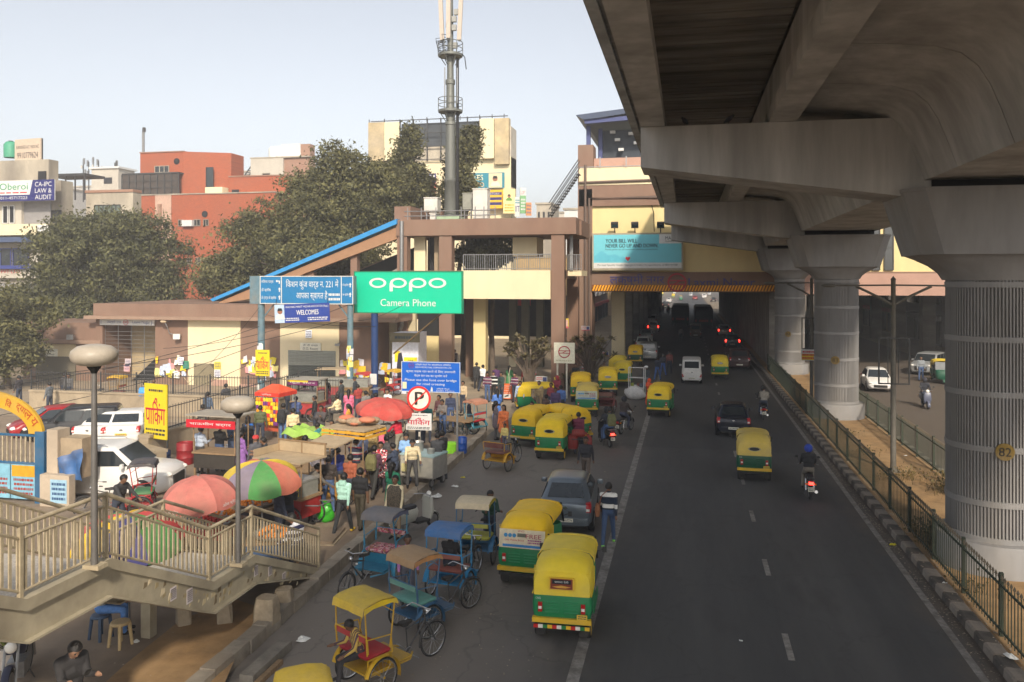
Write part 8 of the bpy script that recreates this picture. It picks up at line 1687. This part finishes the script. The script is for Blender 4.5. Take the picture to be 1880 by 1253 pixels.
sack(pt(597, 958), 'bright green plastic bag on the pavement', pm((60, 165, 45), .3), (.26, .2, .3)); sack(G(1166, 733), 'big white sack carried by the woman in orange', pm((200, 198, 195), .7), (.6, .35, .42), 3); sack(G(1008, 770)+Vector((0, 0, .55)), 'white carrier bag hanging by the autorickshaws', pm((200, 210, 225), .4), (.15, .1, .2), 4); sack(pt(418, 845), 'white shopping bag at the kiosk customers feet', pm((215, 210, 205), .5), (.25, .15, .3), 5)
# stools and blocks beneath the stairs
def stool(loc, label, m, h_=.46):
    t = thing('plastic_stool', label, 'stool', loc); MB().lathe([(0, h_), (.16, h_), (.18, h_-.03), (.17, h_-.05), (0, h_-.04)], 20).build('seat', m, t, 50)
    for k in range(4): a = k*math.pi/2+.6; MB().tube([(.15*math.cos(a), .15*math.sin(a), h_-.04), (.2*math.cos(a), .2*math.sin(a), 0)], [.035, .028], 6).build('leg', m, t, 50)
stool(pt(221, 1186), 'cream plastic stool under the stairs', pm((190, 165, 120), .5)); stool(Vector((p34.location.x, p34.location.y, PZ)), 'blue plastic stool under the seated person', pm((60, 80, 105), .5))
BLK_ = mat('old_concrete', (.36, .29, .2), .95, .25, 5, .6, dirt=.5, dcol=(.2, .16, .12))
for i, (px, py, w_, d, h_) in enumerate(((490, 1142, .42, .4, .5), (521, 1112, .36, .4, .36), (413, 1140, .3, .35, .35), (337, 1145, .26, .3, .4), (622, 985, 0, 0, 0))):
    if w_: 
        t = tag(MB().loft([rrect(-d/2, d/2, w_/2, 0, .03, 1), rrect(-d/2*.97, d/2*.97, w_/2*.98, h_*.6, .05, 1), rrect(-d/2*.85, d/2*.8, w_/2*.85, h_, .06, 1)]).build('concrete_block', BLK_, None, 30, pt(px, py), R(15*i)), ['rough concrete block in front under the stair foot', 'concrete block wedged under the last stair flight', 'concrete block below the middle of the stairs', 'narrow concrete block under the lower landing'][i], 'block', 'blocks under the stairs')
slab = thing('stone_slab', 'stone slab at the foot of the stairs', 'slab', pt(600, 990), R(8)); MB().mm((-.7, -.5, 0), (.3, .7, .1)).build('top', PAVE, slab); MB().mm((-.75, -.55, -.02), (.35, .75, .03)).build('base', BLK_, slab)
a, b = G(452, 1258), G(524, 1192); t = thing('timber_beam', 'old grey timber beam lying beside the kerb', 'beam', a); MB().beam((0, 0, .09), b-a+Vector((0, 0, .09)), .26, .16).build('timber', mat('grey_timber', (.20, .18, .15), .9, .3, 4, .5), t); MB().beam((.2, 0, .04), Vector((.2, 0, .04))+(b-a)*.6, .1, .08).build('batten', WOOD, t)
t = thing('plant_pot', 'white sack pot with a leafy plant at the bottom left corner', 'plant', pt(14, 1225)); MB().lathe([(0, 0), (.14, 0), (.18, .35), (.16, .36), (.14, .3), (0, .3)], 14).build('pot', pm((190, 180, 170)), t, 50); lv = MB()
for k in range(40): a = rr.uniform(0, 6.3); d = Vector((math.cos(a), math.sin(a), rr.uniform(.6, 2))).normalized()*rr.uniform(.15, .35); s = d.cross(Vector((0, 0, 1))).normalized()*.04; lv.quad((0, 0, .3), Vector((0, 0, .3))+d*.6+s, Vector((0, 0, .3))+d, Vector((0, 0, .3))+d*.6-s)
lv.build('leaves', leafmat('pot_leaf', (.12, .16, .04), .4), t)
# trolley, loaded bicycle, orange board, little notices
t = thing('luggage_trolley', 'white tubular trolley with boxes beside the parked queue', 'trolley', G(1168, 728), R(-5))
for x in (-.45, .45): MB().tube([(x, 0, 0), (x, 0, 1.7), (x, .6, 1.7), (x, .6, 0)], .025, 6).build('frame', WHITE, t)
for z in (.5, 1.1, 1.7): MB().tube([(-.45, 0, z), (.45, 0, z)], .022, 6).build('shelf_rail', WHITE, t); MB().mm((-.44, 0, z-.03), (.44, .6, z-.01)).build('shelf', STEEL, t) if z < 1.6 else None
for k in range(4): MB().box((-.25+.17*k, .3, .62+.0*k), (.15, .4, .25)).build('box', pm([(150, 160, 60), (60, 60, 70), (120, 70, 60), (90, 100, 110)][k]), t)
t = thing('loaded_bicycle', 'bicycle loaded with red gas cylinders in front of the autorickshaws', 'bicycle', G(1064, 838), R(4)); RC = pm((130, 45, 40), .5)
cyclewheel(t, (0, 0, .34), .34); cyclewheel(t, (0, 1.1, .34), .34, 'front_wheel')
for q in ([(0, 0, .34), (0, .3, .85)], [(0, .3, .8), (0, .9, .85)], [(0, 1.1, .34), (0, .92, .95)], [(0, 0, .34), (0, .45, .3), (0, .9, .8)]): MB().tube(q, .018, 6).build('frame_tube', IRON, t)
MB().tube([(-.28, .8, 1.0), (0, .92, .97), (.28, .8, 1.0)], .014, 6).build('handlebar', CHROME, t); MB().mm((-.08, .15, .86), (.08, .42, .92)).build('saddle', BLACKM, t); MB().mm((-.3, -.3, .7), (.3, .2, .73)).build('carrier', IRON, t)
for k, (x, y, z, ax) in enumerate(((-.34, -.1, .3, 0), (.34, -.1, .3, 0), (-.02, -.1, .9, 1), (-.2, -.12, .3, 0))):
    pr = [(0, 0), (.13, .02), (.16, .1), (.16, .42), (.13, .5), (.05, .54), (.05, .6), (0, .6)]
    o = cpart('gas', lambda: MB().lathe(pr, 14), 'gas_cylinder', RC, t, 50, (x, y, z)) 
    if ax: o.rotation_euler[1] = math.pi/2; o.location = (-.3, -.1, .92)
a = G(930, 736); t = thing('display_board', 'orange display board with white Hindi lines by the street mouth', 'sign', a, R(5)); MB().mm((-.36, 0, .1), (.36, .25, .95)).build('box', pm((225, 110, 50)), t)
for k, s in enumerate(('मोबाइल', 'सिम कार्ड', 'यहाँ', 'िमलते हैं')): write(s, t, 0, .8-.13*k, .4, .08, WHITE, -.006, centre=True)
rect(t, -.26, .15, .26, .38, WHITE, -.004); MB().prism([(-.12, .2), (.12, .26), (.1, .34), (-.1, .28)], -.014, -.009).build('printed_phone', BLACKM, t); MB().tube([(.15, .1, .95), (.12, .1, 1.5), (.2, .1, 1.9)], .02, 5).build('pole', pm((190, 180, 160)), t)
for i, (px, py, w_) in enumerate(((974, 682, .7), (994, 697, .7), (1075, 603, .55), (1077, 673, .65), (1073, 687, .65), (1110, 650, .55), (1033, 594, .8))):
    p = P(px, py, 48 if i < 2 else 54); t = thing('roadside_notice', ['white and red notice in the frangipani, upper of the pair', 'white notice just above the side-on autorickshaw', 'pale notice on the brown station column', 'white notice with a blue patch behind the parked queue', 'white notice just over the yellow hoods', 'pale notice beside the underpass column', 'yellow and red notice with a face on the tower column'][i], 'sign', (p.x, p.y, p.z), 0, 'small notices by the entrance'); h_ = w_*.55 if i < 6 else .65
    MB().mm((-w_/2, 0, -h_/2), (w_/2, .03, h_/2)).build('board', WHITE if i < 6 else pm((225, 195, 60)), t); scribble(t, -w_*.45, -h_*.1, w_*.1, h_*.4, REDP, 2, -.004, i); rect(t, w_*.12, -h_*.3, w_*.45, h_*.35, pm((60, 70, 120) if i < 6 else (210, 170, 160)), -.003); rect(t, -w_/2, -h_/2, w_/2, -h_*.32, pm((200, 90, 100)), -.002)
    MB().mm((-.02, .04, -p.z), (.02, .07, h_/2)).build('post', IRON, t)
# overhead cables
CB = mat('cable_black', (.02, .02, .02), .6, .2, 5); rr = random.Random(9)
for i, (p0, p1, sag) in enumerate((((-40, 715), (476, 600), .35), ((-40, 770), (476, 632), .3), ((-40, 700), (640, 585), .4), ((-40, 845), (478, 660), .3), ((345, 705), (476, 565), .2), ((300, 640), (640, 560), .4), ((476, 575), (690, 600), .2), ((640, 590), (740, 560), .2))):
    a, b = P(p0[0], p0[1], 30 if p0[0] < 0 else 46), P(p1[0], p1[1], 41.7); n = 12
    tag(MB().tube([a.lerp(b, k/n)-Vector((0, 0, sag*4*(k/n)*(1-k/n)*1.2)) for k in range(n+1)], .014, 4).build('overhead_cable', CB), ['lowest-hung cable from the left edge to the gantry post', 'second cable from the left edge to the gantry post', 'cable from the left edge to the far gantry post', 'cable crossing above the school gate to the gantry post', 'short cable from the cream wall to the gantry', 'cable across the roller shutter wall', 'cable from the gantry behind the welcome banner', 'short cable behind the green hoarding'][i], 'cable', 'overhead cables')
# litter and grime
rr = random.Random(77); LC = [(220, 220, 215), (200, 190, 170), (215, 205, 60), (180, 60, 60), (170, 190, 210)]
LIT_ = ((556, 1177, 0, .16, 'crumpled white bag on the lane beside the timber beam'), (800, 915, 0, .22, 'larger white paper sheet in the gutter by the parked scooter'), (780, 918, 0, .16, 'smaller white paper sheet in the gutter by the parked scooter'), (835, 895, 0, .14, 'paper scrap in the gutter below the steel counter'), (850, 878, 0, .1, 'beige scrap in the gutter near the open yellow rickshaw'), (1640, 1002, 0, .12, 'yellow wrapper beside the median kerb'), (1855, 1208, .18, .14, 'pale plastic bag on the median at the bottom right'), (1360, 1178, 0, .05, 'tiny pale scrap in the middle lane'), (1662, 838, .13, .08, 'white scrap on the median soil near the lamp post'), (1735, 1072, .14, .07, 'white cup on the median near the railing'), (905, 742, 0, .1, 'paper scrap on the dusty side street'), (250, 1180, PZ, .08, 'pale scrap on the pavement under the stairs'), (130, 1130, PZ, .12, 'yellow wrapper on the pavement under the stairs'), (655, 1037, 0, .07, 'scrap on the lane under the floral rickshaw'), (1010, 905, 0, .06, 'scrap on the lane behind the plain autorickshaw'))
for i, (px, py, z, s, lb_) in enumerate(LIT_):
    p = G(px, py, z); n_ = 9; q = [(s*rr.uniform(.6, 1.1)*math.cos(6.283*k/n_), s*.7*rr.uniform(.6, 1.1)*math.sin(6.283*k/n_), rr.uniform(.004, s*.25)) for k in range(n_)]; q2 = [(x*.5+rr.uniform(-.1, .1)*s, y*.5, z_+s*rr.uniform(.1, .4)) for x, y, z_ in q]
    tag(MB()._add(q+q2+[(0, 0, s*.3)], [(k, (k+1) % n_, n_+(k+1) % n_, n_+k) for k in range(n_)]+[(n_+k, n_+(k+1) % n_, 2*n_) for k in range(n_)]).build('litter_scrap', pm((215, 205, 60) if 'yellow' in lb_ else (220, 220, 215), .8), None, 0, p+Vector((0, 0, .006)), rr.uniform(0, 6)), lb_, 'litter', 'litter on the ground')
b = MB()
for i in range(5200):
    side = rr.random()
    if side < .4: x, y, z = rr.choice((5.25, 5.3, 5.8))+rr.gauss(0, .1), rr.uniform(9, 45), 0.004
    elif side < .75: x, y, z = rr.uniform(-40, -8.8), rr.uniform(8, 34), PZ+.002
    else: x, y, z = rr.uniform(-8.3, -2.5), rr.uniform(8, 45), .004
    if 5.4 < x < 5.75: z = .17
    if x > 5.74: z = .135
    s = rr.uniform(.008, .03); a = rr.uniform(0, 6.3); c, d = s*math.cos(a), s*math.sin(a)
    b._add([(x+c, y+d, z), (x-d, y+c, z), (x-c, y-d, z), (x+d*.5, y-c*.5, z), (x, y, z+s*.5)], [(0, 1, 4), (1, 2, 4), (2, 3, 4), (3, 0, 4)])
tag(b.build('grit', [mat('grit', (.30, .25, .19), .9, .5, 2, world=True)]), 'fine grit and leaf scraps scattered over road and pavement', 'grit', kind='stuff')
# dry weeds on the median
WD = leafmat('dry_weed', (.12, .10, .04), .4)
for i, (px, py, n, s) in enumerate(((1668, 880, 90, .5), (1735, 905, 160, .7), (1715, 1000, 120, .6), (1630, 880, 50, .35), (1700, 985, 90, .5), (1560, 800, 40, .3), (1780, 1090, 60, .4), (1590, 835, 50, .35))):
    p = G(px, py, .13); b = MB()
    for k in range(n): a = rr.uniform(0, 6.3); q = Vector((rr.gauss(0, .22), rr.gauss(0, .3), 0)); d = Vector((math.cos(a)*.5, math.sin(a)*.5, 1)).normalized()*rr.uniform(.15, s); w_ = Vector((math.sin(a), -math.cos(a), 0))*.012; c = q+d*rr.uniform(.5, 1); b.quad(q-w_*.5, q+w_*.5, q+d); b.quad(c, c+d*.12+w_*3, c+d*.22, c+d*.12-w_*3)
    tag(b.build('weed_tuft', WD, None, 0, p), ['dry weed tuft at the lamp post foot', 'largest dry weed beside the numbered pier', 'dry weed against the near railing', 'small weed left of the lamp post', 'weed clump between railing and numbered pier', 'small weed near the middle pier', 'weed at the right edge behind the railing', 'small weed between lamp post and middle pier'][i], 'weed', 'weeds on the median')
# ============================================================ haze
hz_ = tag(MB().mm((-420, -60, -1.0), (420, 700, 45)).build('haze', None if False else WHITE), 'pale winter haze filling the air', 'haze', kind='stuff')
hmat = bpy.data.materials.new('haze'); hmat.use_nodes = True; n = hmat.node_tree.nodes; n.remove(n['Principled BSDF']); pv = n.new('ShaderNodeVolumePrincipled'); pv.inputs['Density'].default_value = .0016; pv.inputs['Color'].default_value = (.97, .97, .99, 1); pv.inputs['Anisotropy'].default_value = 0
hmat.node_tree.links.new(pv.outputs[0], n['Material Output'].inputs['Volume']); hz_.data.materials[0] = hmat
